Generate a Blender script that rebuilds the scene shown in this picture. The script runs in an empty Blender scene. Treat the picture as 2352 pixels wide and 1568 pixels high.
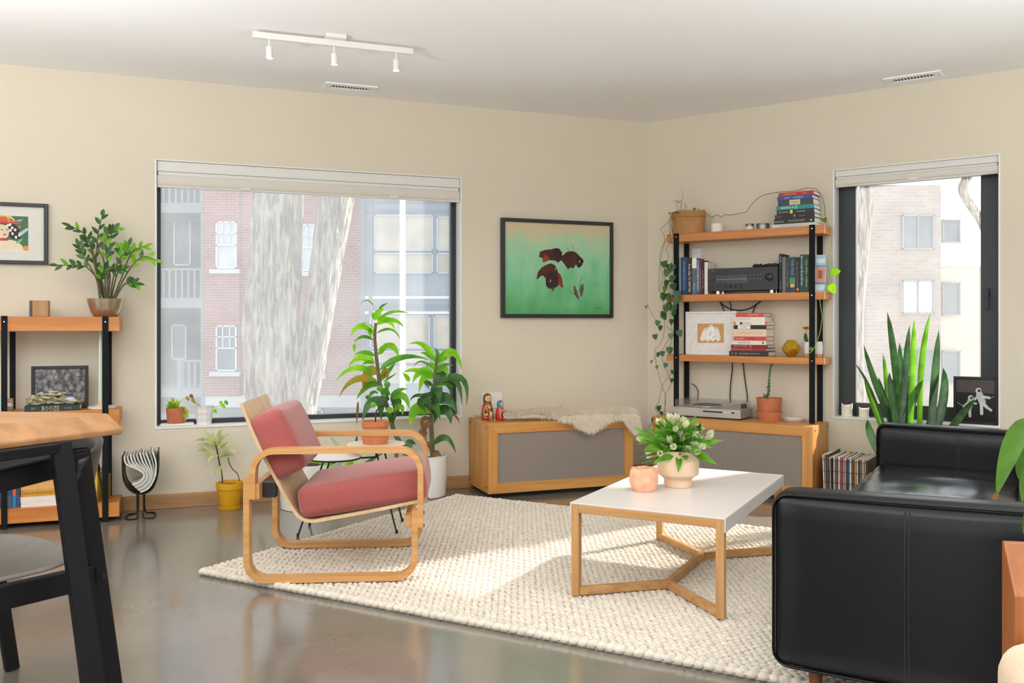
import bpy, math, random
from mathutils import Matrix, Vector, noise
random.seed(7)
R = math.radians
SC = bpy.context.scene
COL = SC.collection

# ------------------------------------------------------------------ camera
F, CX, HY, H0 = 2010.0, 1176.0, 745.0, 1.18      # focal length in pixels, horizon row, eye height
cam_d = bpy.data.cameras.new('camera')
cam = bpy.data.objects.new('camera', cam_d)
COL.objects.link(cam)
cam.location = (0, 0, H0)
cam.rotation_euler = (R(90), 0, 0)
cam_d.sensor_width = 36.0
cam_d.lens = F / 2352 * 36.0
cam_d.shift_y = -(784 - HY) / 2352
cam_d.clip_end = 300
SC.camera = cam

# ------------------------------------------------------------------ light
w = bpy.data.worlds.new('world'); SC.world = w; w.use_nodes = True
wn = w.node_tree.nodes['Background']
wn.inputs[0].default_value = (0.80, 0.90, 1.0, 1)
wn.inputs[1].default_value = 1.5
sun_d = bpy.data.lights.new('sun', 'SUN'); sun_d.energy = 13.0; sun_d.angle = R(1.6)
sun_d.color = (1.0, 0.93, 0.82)
sun = bpy.data.objects.new('sun', sun_d); COL.objects.link(sun)
SUN_AZ, SUN_EL = math.atan2(0.545, 0.84), R(30)
sv = Vector((math.cos(SUN_AZ) * math.cos(SUN_EL), math.sin(SUN_AZ) * math.cos(SUN_EL), math.sin(SUN_EL)))
sun.rotation_euler = sv.to_track_quat('Z', 'Y').to_euler()
def area(name, loc, aim, sx, sy, power, col=(1, 1, 1)):
    d = bpy.data.lights.new(name, 'AREA'); d.shape = 'RECTANGLE'; d.size = sx; d.size_y = sy
    d.energy = power; d.color = col
    o = bpy.data.objects.new(name, d); COL.objects.link(o); o.location = loc
    v = Vector(aim) - Vector(loc); o.rotation_euler = (-v).to_track_quat('Z', 'Y').to_euler()
    return o
# fill lights added at the unseen back and side window openings, imitating daylight
area('back_window_fill', (-0.4, -3.30, 1.45), (0.2, 4.0, 1.6), 6.4, 2.1, 58, (1.0, 0.97, 0.93))
area('side_window_fill', (-5.25, 0.2, 1.5), (6, 0.6, 2.6), 3.4, 2.0, 34, (0.95, 0.98, 1.0))
# unseen fill lights added beside and behind the camera to brighten the ceiling
for x_, y_, z_, e_ in ((-2.7, 2.0, 1.15, 122), (2.6, 1.8, 1.15, 118), (-0.5, -0.4, 1.0, 165)):
    u_ = area('ceiling_fill', (x_, y_, z_), (x_ * .97, y_ + .15, 2.75), 0.6, 0.6, e_, (0.96, 0.985, 1.0)); u_.data.spread = R(150)
vs = SC.view_settings
vs.view_transform = 'Standard'; vs.look = 'None'; vs.gamma = 1.0; vs.use_curve_mapping = False
vs.exposure = 0.17
SC.cycles.caustics_reflective = False; SC.cycles.caustics_refractive = False
SC.cycles.sample_clamp_indirect = 8.0
SC.cycles.max_bounces = 10; SC.cycles.diffuse_bounces = 6; SC.cycles.transparent_max_bounces = 24

# ------------------------------------------------------------------ frames: pixel -> place
class Frame:
    """a vertical-axis frame in the room; x to the right seen from the room, y into the wall"""
    def __init__(s, o, ang):
        s.o = Vector((o[0], o[1], 0)); s.ang = ang
        s.M = Matrix.Translation(s.o) @ Matrix.Rotation(ang, 4, 'Z')
        s.x = Vector((math.cos(ang), math.sin(ang), 0)); s.y = Vector((-math.sin(ang), math.cos(ang), 0))
    def loc(s, p):
        d = Vector(p) - s.o; return Vector((d.dot(s.x), d.dot(s.y), p[2]))
    def Y(s, px, py, y):          # the point seen at a pixel on the plane y = const
        r = ray(px, py); t = (y + s.o.dot(s.y)) / r.dot(s.y)
        return s.loc(Vector((0, 0, H0)) + r * t)
    def X(s, px, py, x):
        r = ray(px, py); t = (x + s.o.dot(s.x)) / r.dot(s.x)
        return s.loc(Vector((0, 0, H0)) + r * t)
    def Z(s, px, py, z):
        return s.loc(onz(px, py, z))
    def w(s, x, y, z):
        return s.M @ Vector((x, y, z))
def ray(px, py): return Vector(((px - CX) / F, 1.0, -(py - HY) / F))
def onz(px, py, z):
    r = ray(px, py); return Vector((0, 0, H0)) + r * ((z - H0) / r.z)
def at(px, py, d): return Vector((0, 0, H0)) + ray(px, py) * d
CORNER = (1.062, 6.843)
FA = Frame(CORNER, R(20.35))       # wall with the big window
FB = Frame(CORNER, R(-35.1))       # wall with the shelf and the narrow window
FW = Frame((0, 0), 0)

# ------------------------------------------------------------------ objects
WM = {}
def mk(name, data, parent=None, M=None):
    o = bpy.data.objects.new(name, data); COL.objects.link(o)
    M = M if M is not None else (WM[parent] if parent else Matrix())
    WM[o] = M
    if parent:
        o.parent = parent; L = WM[parent].inverted() @ M
    else:
        L = M
    if L != Matrix(): o.matrix_basis = L
    return o
def tag(o, label=None, cat=None, group=None, kind=None):
    if label: o['label'] = label
    if cat: o['category'] = cat
    if group: o['group'] = group
    if kind: o['kind'] = kind
    return o
def thing(name, label, cat, fr, x, y, z, group=None, rz=0):
    M = fr.M @ Matrix.Translation((x, y, z)) @ Matrix.Rotation(rz, 4, 'Z')
    return tag(mk(name, None, None, M), label, cat, group)

class MB:
    def __init__(s, M=None):
        s.v = []; s.f = []; s.mi = []; s.M = (M.M if isinstance(M, Frame) else M) if M is not None else Matrix(); s.m = 0
    def add(s, vs_, fs_):
        b = len(s.v); M = s.M
        s.v += [M @ Vector(p) for p in vs_]
        s.f += [tuple(i + b for i in q) for q in fs_]; s.mi += [s.m] * len(fs_)
        return s
    def box(s, x0, x1, y0, y1, z0, z1):
        return s.add([(x0, y0, z0), (x1, y0, z0), (x1, y1, z0), (x0, y1, z0), (x0, y0, z1), (x1, y0, z1), (x1, y1, z1), (x0, y1, z1)],
                     [(0, 3, 2, 1), (4, 5, 6, 7), (0, 1, 5, 4), (1, 2, 6, 5), (2, 3, 7, 6), (3, 0, 4, 7)])
    def hexa(s, a, b):            # two quads (bottom, top), each counter-clockwise from above
        return s.add(list(a) + list(b), [(3, 2, 1, 0), (4, 5, 6, 7), (0, 1, 5, 4), (1, 2, 6, 5), (2, 3, 7, 6), (3, 0, 4, 7)])
    def lathe(s, prof, n=24, c=(0, 0, 0), cap=(True, True), ax=None):
        vs_ = []; fs_ = []
        for r, z in prof:
            for i in range(n):
                a = 2 * math.pi * i / n; vs_.append((c[0] + r * math.cos(a), c[1] + r * math.sin(a), c[2] + z))
        for k in range(len(prof) - 1):
            for i in range(n):
                j = (i + 1) % n; fs_.append((k * n + i, k * n + j, (k + 1) * n + j, (k + 1) * n + i))
        if cap[0]: fs_.append(tuple(range(n - 1, -1, -1)))
        if cap[1]: fs_.append(tuple((len(prof) - 1) * n + i for i in range(n)))
        return s.add(vs_, fs_)
    def tube(s, pts, r, n=8, caps=True, closed=False):
        pts = [Vector(p) for p in pts]; N = len(pts)
        rr = r if isinstance(r, (list, tuple)) else [r] * N
        vs_ = []; fs_ = []; prev = None
        for i, p in enumerate(pts):
            if closed: t = pts[(i + 1) % N] - pts[i - 1]
            else: t = pts[min(i + 1, N - 1)] - pts[max(i - 1, 0)]
            if t.length < 1e-9: t = Vector((0, 0, 1))
            t.normalize()
            if prev is None:
                a = Vector((0, 0, 1)) if abs(t.z) < .9 else Vector((1, 0, 0)); u = t.cross(a).normalized()
            else:
                u = (prev - t * prev.dot(t))
                u = u.normalized() if u.length > 1e-6 else t.orthogonal().normalized()
            prev = u; b = t.cross(u)
            for k in range(n):
                an = 2 * math.pi * k / n; vs_.append(p + (u * math.cos(an) + b * math.sin(an)) * rr[i])
        for i in range(N if closed else N - 1):
            i2 = (i + 1) % N
            for k in range(n):
                k2 = (k + 1) % n; fs_.append((i * n + k, i * n + k2, i2 * n + k2, i2 * n + k))
        if caps and not closed:
            fs_.append(tuple(range(n - 1, -1, -1))); fs_.append(tuple((N - 1) * n + k for k in range(n)))
        return s.add(vs_, fs_)
    def bar(s, a, b, wx, wy, up=(0, 0, 1)):          # square bar between two points
        a = Vector(a); b = Vector(b); t = (b - a).normalized(); u = t.cross(Vector(up))
        if u.length < 1e-5: u = t.cross(Vector((1, 0, 0)))
        u.normalize(); v = u.cross(t); q = []
        for p in (a, b):
            for sx, sy in ((-1, -1), (1, -1), (1, 1), (-1, 1)): q.append(p + u * sx * wx / 2 + v * sy * wy / 2)
        return s.add(q, [(3, 2, 1, 0), (4, 5, 6, 7), (0, 1, 5, 4), (1, 2, 6, 5), (2, 3, 7, 6), (3, 0, 4, 7)])
    def prism(s, poly, y0, y1):                       # polygon in xz, extruded along y
        n = len(poly); vs_ = [(x, y0, z) for x, z in poly] + [(x, y1, z) for x, z in poly]
        fs_ = [tuple(range(n)), tuple(range(2 * n - 1, n - 1, -1))]
        fs_ += [(i, n + i, n + (i + 1) % n, (i + 1) % n) for i in range(n)]
        return s.add(vs_, fs_)
    def slab(s, poly, z0, z1):                        # polygon in xy, extruded along z
        n = len(poly); vs_ = [(x, y, z0) for x, y in poly] + [(x, y, z1) for x, y in poly]
        fs_ = [tuple(range(n - 1, -1, -1)), tuple(range(n, 2 * n))]
        fs_ += [(i, (i + 1) % n, n + (i + 1) % n, n + i) for i in range(n)]
        return s.add(vs_, fs_)
    def band(s, path, th, y0, y1):                    # strip of thickness th along a path in xz
        n = len(path); L = []; Rr = []
        for i in range(n):
            a = Vector(path[max(i - 1, 0)]); b = Vector(path[min(i + 1, n - 1)]); t = (b - a).normalized(); nn = Vector((-t.y, t.x))
            p = Vector(path[i]); L.append(p + nn * th / 2); Rr.append(p - nn * th / 2)
        vs_ = []
        for i in range(n): vs_ += [(L[i].x, y0, L[i].y), (L[i].x, y1, L[i].y), (Rr[i].x, y1, Rr[i].y), (Rr[i].x, y0, Rr[i].y)]
        fs_ = [(0, 1, 2, 3), (4 * n - 1, 4 * n - 2, 4 * n - 3, 4 * n - 4)]
        for i in range(n - 1):
            for k in range(4):
                k2 = (k + 1) % 4; fs_.append((i * 4 + k, (i + 1) * 4 + k, (i + 1) * 4 + k2, i * 4 + k2))
        return s.add(vs_, fs_)
    def grid(s, nu, nv, fn, wrap=False):
        vs_ = [fn(i / nu, j / nv) for j in range(nv + 1) for i in range(nu + (0 if wrap else 1))]
        c = nu if wrap else nu + 1; fs_ = []
        for j in range(nv):
            for i in range(nu):
                i2 = (i + 1) % c; fs_.append((j * c + i, j * c + i2, (j + 1) * c + i2, (j + 1) * c + i))
        return s.add(vs_, fs_)
    def rbox(s, cx, cy, cz, sx, sy, sz, r, n=6, puff=(0, 0, 0), warp=None):   # rounded, slightly puffed box
        h = (sx / 2, sy / 2, sz / 2); r = min(r, *h) * .999
        def pt(p):
            q = [0, 0, 0]
            inner = [max(-(h[k] - r), min(h[k] - r, p[k] * h[k])) for k in range(3)]
            d = Vector([p[k] * h[k] - inner[k] for k in range(3)])
            d = d.normalized() * r if d.length > 1e-9 else d
            for k in range(3):
                a, b = (k + 1) % 3, (k + 2) % 3
                q[k] = inner[k] + d[k] + puff[k] * p[k] * (1 - p[a] ** 2) * (1 - p[b] ** 2)
            v = Vector(q)
            if warp: v = warp(v)
            return (cx + v.x, cy + v.y, cz + v.z)
        ts = []
        e = r / max(h)
        for i in range(n + 1): ts.append(i / n * 2 - 1)
        def spread(t, k):       # more rows near the rounded edge
            rr = r / h[k]; a = abs(t)
            q = a * (1 - rr) / .6 if a < .6 else (1 - rr) + (a - .6) / .4 * rr
            return math.copysign(q, t)
        vs_ = {}; out = []; fs_ = []
        def vid(p):
            key = tuple(round(c, 5) for c in p)
            if key not in vs_: vs_[key] = len(out); out.append(pt(p))
            return vs_[key]
        for k in range(3):
            a, b = (k + 1) % 3, (k + 2) % 3
            for sg in (-1, 1):
                for i in range(n):
                    for j in range(n):
                        q = []
                        for (u, v) in ((i, j), (i + 1, j), (i + 1, j + 1), (i, j + 1)):
                            p = [0, 0, 0]; p[k] = sg; p[a] = spread(ts[u], a); p[b] = spread(ts[v], b); q.append(vid(p))
                        fs_.append(tuple(q) if sg > 0 else tuple(q[::-1]))
        return s.add(out, fs_)
    def leaf(s, base, ctrl, tip, width, n=7, up=(0, 0, 1), fold=.18, shape='lance', twist=0):
        b, c, t = Vector(base), Vector(ctrl), Vector(tip); vs_ = []; fs_ = []
        for i in range(n + 1):
            u = i / n; p = b * (1 - u) ** 2 + c * 2 * u * (1 - u) + t * u * u
            tg = ((c - b) * (1 - u) + (t - c) * u)
            tg = tg.normalized() if tg.length > 1e-9 else Vector((0, 0, 1))
            sd = tg.cross(Vector(up))
            if sd.length < 1e-4: sd = tg.orthogonal()
            sd.normalize(); nn = sd.cross(tg)
            if twist: sd, nn = sd * math.cos(twist) + nn * math.sin(twist), nn * math.cos(twist) - sd * math.sin(twist)
            if shape == 'lance': wd = math.sin(math.pi * u ** .62) ** .9 * .98 + .02
            elif shape == 'ovate': wd = math.sin(math.pi * min(1, u * .96 + .03) ** .75) ** .72
            elif shape == 'round': wd = math.sqrt(max(0, 1 - (2 * u - 1) ** 2))
            elif shape == 'heart': wd = math.sin(math.pi * min(1, u * .9 + .1) ** .62) ** .75 if u < 1 else 0
            elif shape == 'sword': wd = min(1, .62 + .6 * u) * (1 - u ** 5) ** .8 if u < 1 else 0
            else: wd = 1 - u
            wd = max(wd, .015) * width / 2
            vs_ += [p - sd * wd, p - nn * fold * wd, p + sd * wd]
        for i in range(n):
            a = i * 3; fs_ += [(a, a + 1, a + 4, a + 3), (a + 1, a + 2, a + 5, a + 4)]
        return s.add(vs_, fs_)
    def build(s, name, mat, parent=None, M=None, smooth=None, bevel=0, kind=None, seg=2, solid=0):
        me = bpy.data.meshes.new(name)
        if M is None: M = WM[parent] if parent else Matrix()
        I = M.inverted()
        me.from_pydata([I @ p for p in s.v], [], s.f)
        for m in (mat if isinstance(mat, (list, tuple)) else [mat]): me.materials.append(m)
        if isinstance(mat, (list, tuple)): me.polygons.foreach_set('material_index', s.mi)
        if smooth is not None:
            me.polygons.foreach_set('use_smooth', [True] * len(me.polygons))
            if smooth < 179: me.set_sharp_from_angle(angle=R(smooth))
        me.update()
        o = mk(name, me, parent, M)
        if solid:
            q = o.modifiers.new('thickness', 'SOLIDIFY'); q.thickness = solid; q.offset = 0
        if bevel:
            q = o.modifiers.new('bevel', 'BEVEL'); q.width = bevel; q.segments = seg; q.limit_method = 'ANGLE'; q.angle_limit = R(40)
        if kind: o['kind'] = kind
        return o
def arc(cx, cz, r, a0, a1, n=8): return [(cx + r * math.cos(R(a0 + (a1 - a0) * i / n)), cz + r * math.sin(R(a0 + (a1 - a0) * i / n))) for i in range(n + 1)]
def bez(pts, n=24):               # smooth curve through points (Catmull-Rom)
    P = [Vector(p) for p in pts]; P = [P[0]] + P + [P[-1]]; out = []
    seg = len(P) - 3; per = max(2, n // seg)
    for i in range(seg):
        a, b, c, d = P[i:i + 4]
        for k in range(per):
            t = k / per
            out.append(.5 * ((2 * b) + (c - a) * t + (2 * a - 5 * b + 4 * c - d) * t * t + (3 * b - a - 3 * c + d) * t ** 3))
    out.append(P[-2]); return out

# ------------------------------------------------------------------ materials
def nodes(name):
    m = bpy.data.materials.new(name); m.use_nodes = True
    return m, m.node_tree, m.node_tree.nodes['Principled BSDF']
def rgb(h):                        # sRGB hex -> linear
    h = h.lstrip('#'); c = [int(h[i:i + 2], 16) / 255 for i in (0, 2, 4)]
    return tuple(x / 12.92 if x < .04045 else ((x + .055) / 1.055) ** 2.4 for x in c) + (1,)
MC = {}
def plain(name, col, rough=.5, metal=0, var=.06, vs=40, bump=0, bs=300, spec=.5, coat=0, sheen=0):
    """one colour with a little procedural mottling"""
    if name in MC: return MC[name]
    m, t, p = nodes(name); N = t.nodes; L = t.links; c = rgb(col)
    tc = N.new('ShaderNodeTexCoord')
    nz = N.new('ShaderNodeTexNoise'); nz.inputs['Scale'].default_value = vs; nz.inputs['Detail'].default_value = 4
    L.new(tc.outputs['Object'], nz.inputs['Vector'])
    rp = N.new('ShaderNodeValToRGB'); rp.color_ramp.elements[0].position = .3; rp.color_ramp.elements[1].position = .7
    rp.color_ramp.elements[0].color = tuple(x * (1 - var) for x in c[:3]) + (1,)
    rp.color_ramp.elements[1].color = tuple(min(1, x * (1 + var)) for x in c[:3]) + (1,)
    L.new(nz.outputs['Fac'], rp.inputs['Fac']); L.new(rp.outputs['Color'], p.inputs['Base Color'])
    p.inputs['Roughness'].default_value = rough; p.inputs['Metallic'].default_value = metal
    p.inputs['Specular IOR Level'].default_value = spec
    if coat: p.inputs['Coat Weight'].default_value = coat; p.inputs['Coat Roughness'].default_value = .1
    if sheen: p.inputs['Sheen Weight'].default_value = sheen; p.inputs['Sheen Roughness'].default_value = .4
    if bump:
        n2 = N.new('ShaderNodeTexNoise'); n2.inputs['Scale'].default_value = bs; n2.inputs['Detail'].default_value = 3
        L.new(tc.outputs['Object'], n2.inputs['Vector'])
        b = N.new('ShaderNodeBump'); b.inputs['Strength'].default_value = bump; b.inputs['Distance'].default_value = .01
        L.new(n2.outputs['Fac'], b.inputs['Height']); L.new(b.outputs['Normal'], p.inputs['Normal'])
    MC[name] = m; return m
def wood(name, c0, c1, ax='x', rough=.4, sc=1.0, coat=0, contrast=1):
    if name in MC: return MC[name]
    m, t, p = nodes(name); N = t.nodes; L = t.links
    tc = N.new('ShaderNodeTexCoord'); mp = N.new('ShaderNodeMapping')
    s_ = {'x': (1.2, 22, 22), 'y': (22, 1.2, 22), 'z': (22, 22, 1.2)}[ax]
    mp.inputs['Scale'].default_value = tuple(q * sc for q in s_)
    L.new(tc.outputs['Object'], mp.inputs['Vector'])
    nz = N.new('ShaderNodeTexNoise'); nz.inputs['Scale'].default_value = 1.0; nz.inputs['Detail'].default_value = 7; nz.inputs['Distortion'].default_value = .6
    L.new(mp.outputs['Vector'], nz.inputs['Vector'])
    rp = N.new('ShaderNodeValToRGB'); e = rp.color_ramp.elements
    e[0].position = .32; e[0].color = rgb(c0); e[1].position = .68; e[1].color = rgb(c1)
    L.new(nz.outputs['Fac'], rp.inputs['Fac'])
    n2 = N.new('ShaderNodeTexNoise'); n2.inputs['Scale'].default_value = 5; n2.inputs['Detail'].default_value = 3
    L.new(mp.outputs['Vector'], n2.inputs['Vector'])
    mx = N.new('ShaderNodeMixRGB'); mx.blend_type = 'MULTIPLY'; mx.inputs['Fac'].default_value = .28 * contrast
    L.new(rp.outputs['Color'], mx.inputs['Color1']); L.new(n2.outputs['Fac'], mx.inputs['Color2'])
    L.new(mx.outputs['Color'], p.inputs['Base Color'])
    p.inputs['Roughness'].default_value = rough
    if coat: p.inputs['Coat Weight'].default_value = coat; p.inputs['Coat Roughness'].default_value = .15
    b = N.new('ShaderNodeBump'); b.inputs['Strength'].default_value = .08; b.inputs['Distance'].default_value = .004
    L.new(n2.outputs['Fac'], b.inputs['Height']); L.new(b.outputs['Normal'], p.inputs['Normal'])
    MC[name] = m; return m
def leafmat(name, col, col2, trans=.45, rough=.35, hue=.48, val=1.65):
    if name in MC: return MC[name]
    m, t, p = nodes(name); N = t.nodes; L = t.links
    tc = N.new('ShaderNodeTexCoord'); nz = N.new('ShaderNodeTexNoise'); nz.inputs['Scale'].default_value = 14; nz.inputs['Detail'].default_value = 3
    L.new(tc.outputs['Object'], nz.inputs['Vector'])
    rp = N.new('ShaderNodeValToRGB'); e = rp.color_ramp.elements
    e[0].position = .35; e[0].color = rgb(col); e[1].position = .65; e[1].color = rgb(col2)
    L.new(nz.outputs['Fac'], rp.inputs['Fac']); L.new(rp.outputs['Color'], p.inputs['Base Color'])
    p.inputs['Roughness'].default_value = rough
    tr = N.new('ShaderNodeBsdfTranslucent'); hs = N.new('ShaderNodeHueSaturation')
    hs.inputs['Hue'].default_value = hue; hs.inputs['Saturation'].default_value = 1.15; hs.inputs['Value'].default_value = val
    L.new(rp.outputs['Color'], hs.inputs['Color']); L.new(hs.outputs['Color'], tr.inputs['Color'])
    mx = N.new('ShaderNodeMixShader'); mx.inputs['Fac'].default_value = trans
    L.new(p.outputs['BSDF'], mx.inputs[1]); L.new(tr.outputs['BSDF'], mx.inputs[2])
    L.new(mx.outputs['Shader'], N['Material Output'].inputs['Surface'])
    MC[name] = m; return m
def glass(name, dust=.2, tint=(1, 1, 1)):  # dust sets the strength of the imitated haze veil
    """thin window glass: clear, with a white translucent veil imitating the haze of the bright view"""
    if name in MC: return MC[name]
    m, t, p = nodes(name); N = t.nodes; L = t.links
    tr = N.new('ShaderNodeBsdfTransparent'); tr.inputs['Color'].default_value = tint + (1,)
    tl = N.new('ShaderNodeBsdfTranslucent'); tl.inputs['Color'].default_value = (.97, .985, 1, 1)
    gl = N.new('ShaderNodeBsdfGlossy'); gl.inputs['Roughness'].default_value = .02
    tc = N.new('ShaderNodeTexCoord'); nz = N.new('ShaderNodeTexNoise'); nz.inputs['Scale'].default_value = 3; nz.inputs['Detail'].default_value = 8
    L.new(tc.outputs['Object'], nz.inputs['Vector'])
    mr = N.new('ShaderNodeMapRange'); mr.inputs['From Min'].default_value = .3; mr.inputs['From Max'].default_value = .7
    mr.inputs['To Min'].default_value = dust * .8; mr.inputs['To Max'].default_value = dust * 1.2
    L.new(nz.outputs['Fac'], mr.inputs['Value'])
    mx = N.new('ShaderNodeMixShader'); L.new(mr.outputs['Result'], mx.inputs['Fac'])
    L.new(tr.outputs['BSDF'], mx.inputs[1]); L.new(tl.outputs['BSDF'], mx.inputs[2])
    m2 = N.new('ShaderNodeMixShader'); fr = N.new('ShaderNodeFresnel'); fr.inputs['IOR'].default_value = 1.12
    L.new(fr.outputs['Fac'], m2.inputs['Fac']); L.new(mx.outputs['Shader'], m2.inputs[1]); L.new(gl.outputs['BSDF'], m2.inputs[2])
    L.new(m2.outputs['Shader'], N['Material Output'].inputs['Surface'])
    MC[name] = m; return m
def emit(name, col, s):
    if name in MC: return MC[name]
    m, t, p = nodes(name); p.inputs['Emission Color'].default_value = rgb(col); p.inputs['Emission Strength'].default_value = s
    MC[name] = m; return m
RX = Matrix.Rotation(R(90), 4, 'X')
def text(parent, s, M, w_, h_, mat, name='lettering', vert=False, keep=False):
    """lettering as a thin mesh; M: frame matrix @ translation to its centre, facing -y of the frame"""
    cu = bpy.data.curves.new(name, 'FONT'); cu.body = s; cu.resolution_u = 1
    to = bpy.data.objects.new(name, cu); COL.objects.link(to)
    me = bpy.data.meshes.new_from_object(to)
    V = [Vector(v.co) for v in me.vertices]; Fc = [tuple(p.vertices) for p in me.polygons]
    bpy.data.objects.remove(to); bpy.data.curves.remove(cu); bpy.data.meshes.remove(me)
    if not V: return
    x0, x1 = min(v.x for v in V), max(v.x for v in V); y0, y1 = min(v.y for v in V), max(v.y for v in V)
    sx, sy = w_ / (x1 - x0), h_ / max(y1 - y0, 1e-6)
    if keep: sx = sy = min(sx, sy)
    mb = MB(M @ RX @ (Matrix.Rotation(R(-90), 4, 'Z') if vert else Matrix()))
    mb.add([((v.x - (x0 + x1) / 2) * sx, (v.y - (y0 + y1) / 2) * sy, 0) for v in V], Fc)
    return mb.build(name, mat, parent)
def T(x, y, z): return Matrix.Translation((x, y, z))

# shared materials
M_WALL = plain('wall_paint', '#d9cfbc', .9, var=.012, vs=3, bump=.03, bs=400, spec=.2)
M_CEIL = plain('ceiling_paint', '#eeeeee', .95, var=.01, vs=2, spec=.1)
M_WHITE = plain('white_paint', '#e8e8e4', .5, var=.01)
M_STEEL = plain('black_steel', '#111214', .65, 0, var=.1, vs=60, spec=.18)
M_DARKFRAME = plain('anthracite_frame', '#2a2d31', .45, var=.05)
M_SHELF = wood('fir_shelf', '#c4742c', '#df9347', 'x', .38)
M_CONS = wood('birch_console', '#c8843c', '#e1a65c', 'x', .4, .7)
M_CONSV = wood('birch_console_upright', '#c8843c', '#e1a65c', 'z', .4, .7)
M_OAK = wood('oak', '#b8864f', '#d6a46a', 'z', .45, 1.3)
M_OAKX = wood('oak_lengthwise', '#b8864f', '#d6a46a', 'x', .45, 1.3)
M_BIRCH = wood('bent_birch', '#c98d4e', '#dfab6c', 'x', .38, 1.2)
M_PLY = wood('ply_face', '#d9b486', '#e8caa0', 'z', .42, .8)
M_BASEB = wood('baseboard_wood', '#b08357', '#c99c6d', 'x', .5)
M_BLACK = plain('black_paint', '#17181a', .4)
M_PAPER = plain('paper', '#e9e4da', .8, var=.05, vs=200)
M_TERRA = plain('terracotta', '#c4754e', .75, var=.1, vs=20, bump=.05)
M_SOIL = plain('soil', '#3a2a1e', .95, var=.4, vs=90, bump=.6, bs=120)
M_WHITEPOT = plain('white_ceramic', '#eae8e4', .3, var=.01)
M_BRASS = plain('brass', '#b8923c', .28, .9, var=.1)
M_CHROME = plain('chrome', '#c9c9c6', .2, 1.0, var=.02)

# ================================================================== THE ROOM
CH = 2.756
def concrete():
    m, t, p = nodes('polished_concrete'); N = t.nodes; L = t.links
    tc = N.new('ShaderNodeTexCoord')
    a = N.new('ShaderNodeTexNoise'); a.inputs['Scale'].default_value = 1.1; a.inputs['Detail'].default_value = 8; a.inputs['Roughness'].default_value = .6
    b = N.new('ShaderNodeTexNoise'); b.inputs['Scale'].default_value = 55; b.inputs['Detail'].default_value = 4
    L.new(tc.outputs['Object'], a.inputs['Vector']); L.new(tc.outputs['Object'], b.inputs['Vector'])
    rp = N.new('ShaderNodeValToRGB'); e = rp.color_ramp.elements
    e[0].position = .3; e[0].color = rgb('#6f685f'); e[1].position = .7; e[1].color = rgb('#837c71')
    L.new(a.outputs['Fac'], rp.inputs['Fac'])
    mx = N.new('ShaderNodeMixRGB'); mx.blend_type = 'MULTIPLY'; mx.inputs['Fac'].default_value = .12
    L.new(rp.outputs['Color'], mx.inputs['Color1']); L.new(b.outputs['Fac'], mx.inputs['Color2'])
    L.new(mx.outputs['Color'], p.inputs['Base Color'])
    mr = N.new('ShaderNodeMapRange'); mr.inputs['To Min'].default_value = .13; mr.inputs['To Max'].default_value = .18
    L.new(a.outputs['Fac'], mr.inputs['Value']); L.new(mr.outputs['Result'], p.inputs['Roughness'])
    p.inputs['IOR'].default_value = 3.0
    bp = N.new('ShaderNodeBump'); bp.inputs['Strength'].default_value = .03; bp.inputs['Distance'].default_value = .004
    L.new(b.outputs['Fac'], bp.inputs['Height']); L.new(bp.outputs['Normal'], p.inputs['Normal'])
    return m
EL = FA.w(-7, 0, 0); ER = FB.w(4.6, 0, 0)
poly = [(EL.x, -3.5), (ER.x, -3.5), (ER.x, ER.y), CORNER, (EL.x, EL.y)]
def struct(o, label=None): o['kind'] = 'structure'; return o
struct(MB().slab(poly, -.12, 0).build('floor', concrete()))
struct(MB().slab(poly, CH, CH + .15).build('ceiling', M_CEIL))
AX0, AX1, AZ0, AZ1 = -3.567, -1.523, .512, 2.235      # big window opening
BX0, BX1, BZ0, BZ1 = 1.410, 2.416, .535, 2.240        # narrow window opening
TH = .20
mb = MB(FA)
for q in ((-7, AX0, 0, CH), (AX1, .11, 0, CH), (AX0, AX1, 0, AZ0), (AX0, AX1, AZ1, CH)): mb.box(q[0], q[1], 0, TH, q[2], q[3])
struct(mb.build('wall_left', M_WALL, M=FA.M))
mb = MB(FB)
for q in ((-.11, BX0, 0, CH), (BX1, 4.6, 0, CH), (BX0, BX1, 0, BZ0), (BX0, BX1, BZ1, CH)): mb.box(q[0], q[1], 0, TH, q[2], q[3])
struct(mb.build('wall_right', M_WALL, M=FB.M))
mb = MB()                                              # back and side walls, with the openings of their windows
for q in ((EL.x - .2, -3.7, 0, CH), (3.1, ER.x + .2, 0, CH), (-3.7, 3.1, 0, .35), (-3.7, 3.1, 2.55, CH)): mb.box(q[0], q[1], -3.7, -3.5, q[2], q[3])
struct(mb.build('wall_back', M_WALL))
mb = MB()
for q in ((-3.5, -1.6, 0, CH), (2.0, EL.y + .1, 0, CH), (-1.6, 2.0, 0, .45), (-1.6, 2.0, 2.55, CH)): mb.box(EL.x - .2, EL.x, q[0], q[1], q[2], q[3])
struct(mb.build('wall_side_left', M_WALL))
struct(MB().box(ER.x, ER.x + .2, -3.5, ER.y + .1, 0, CH).build('wall_side_right', M_WALL))
struct(MB(FA).box(-7, -.02, -.014, 0, 0, .092).build('baseboard_left', M_BASEB, M=FA.M, bevel=.003))
struct(MB(FB).box(.02, 4.6, -.014, 0, 0, .092).build('baseboard_right', M_BASEB, M=FB.M, bevel=.003))

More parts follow.
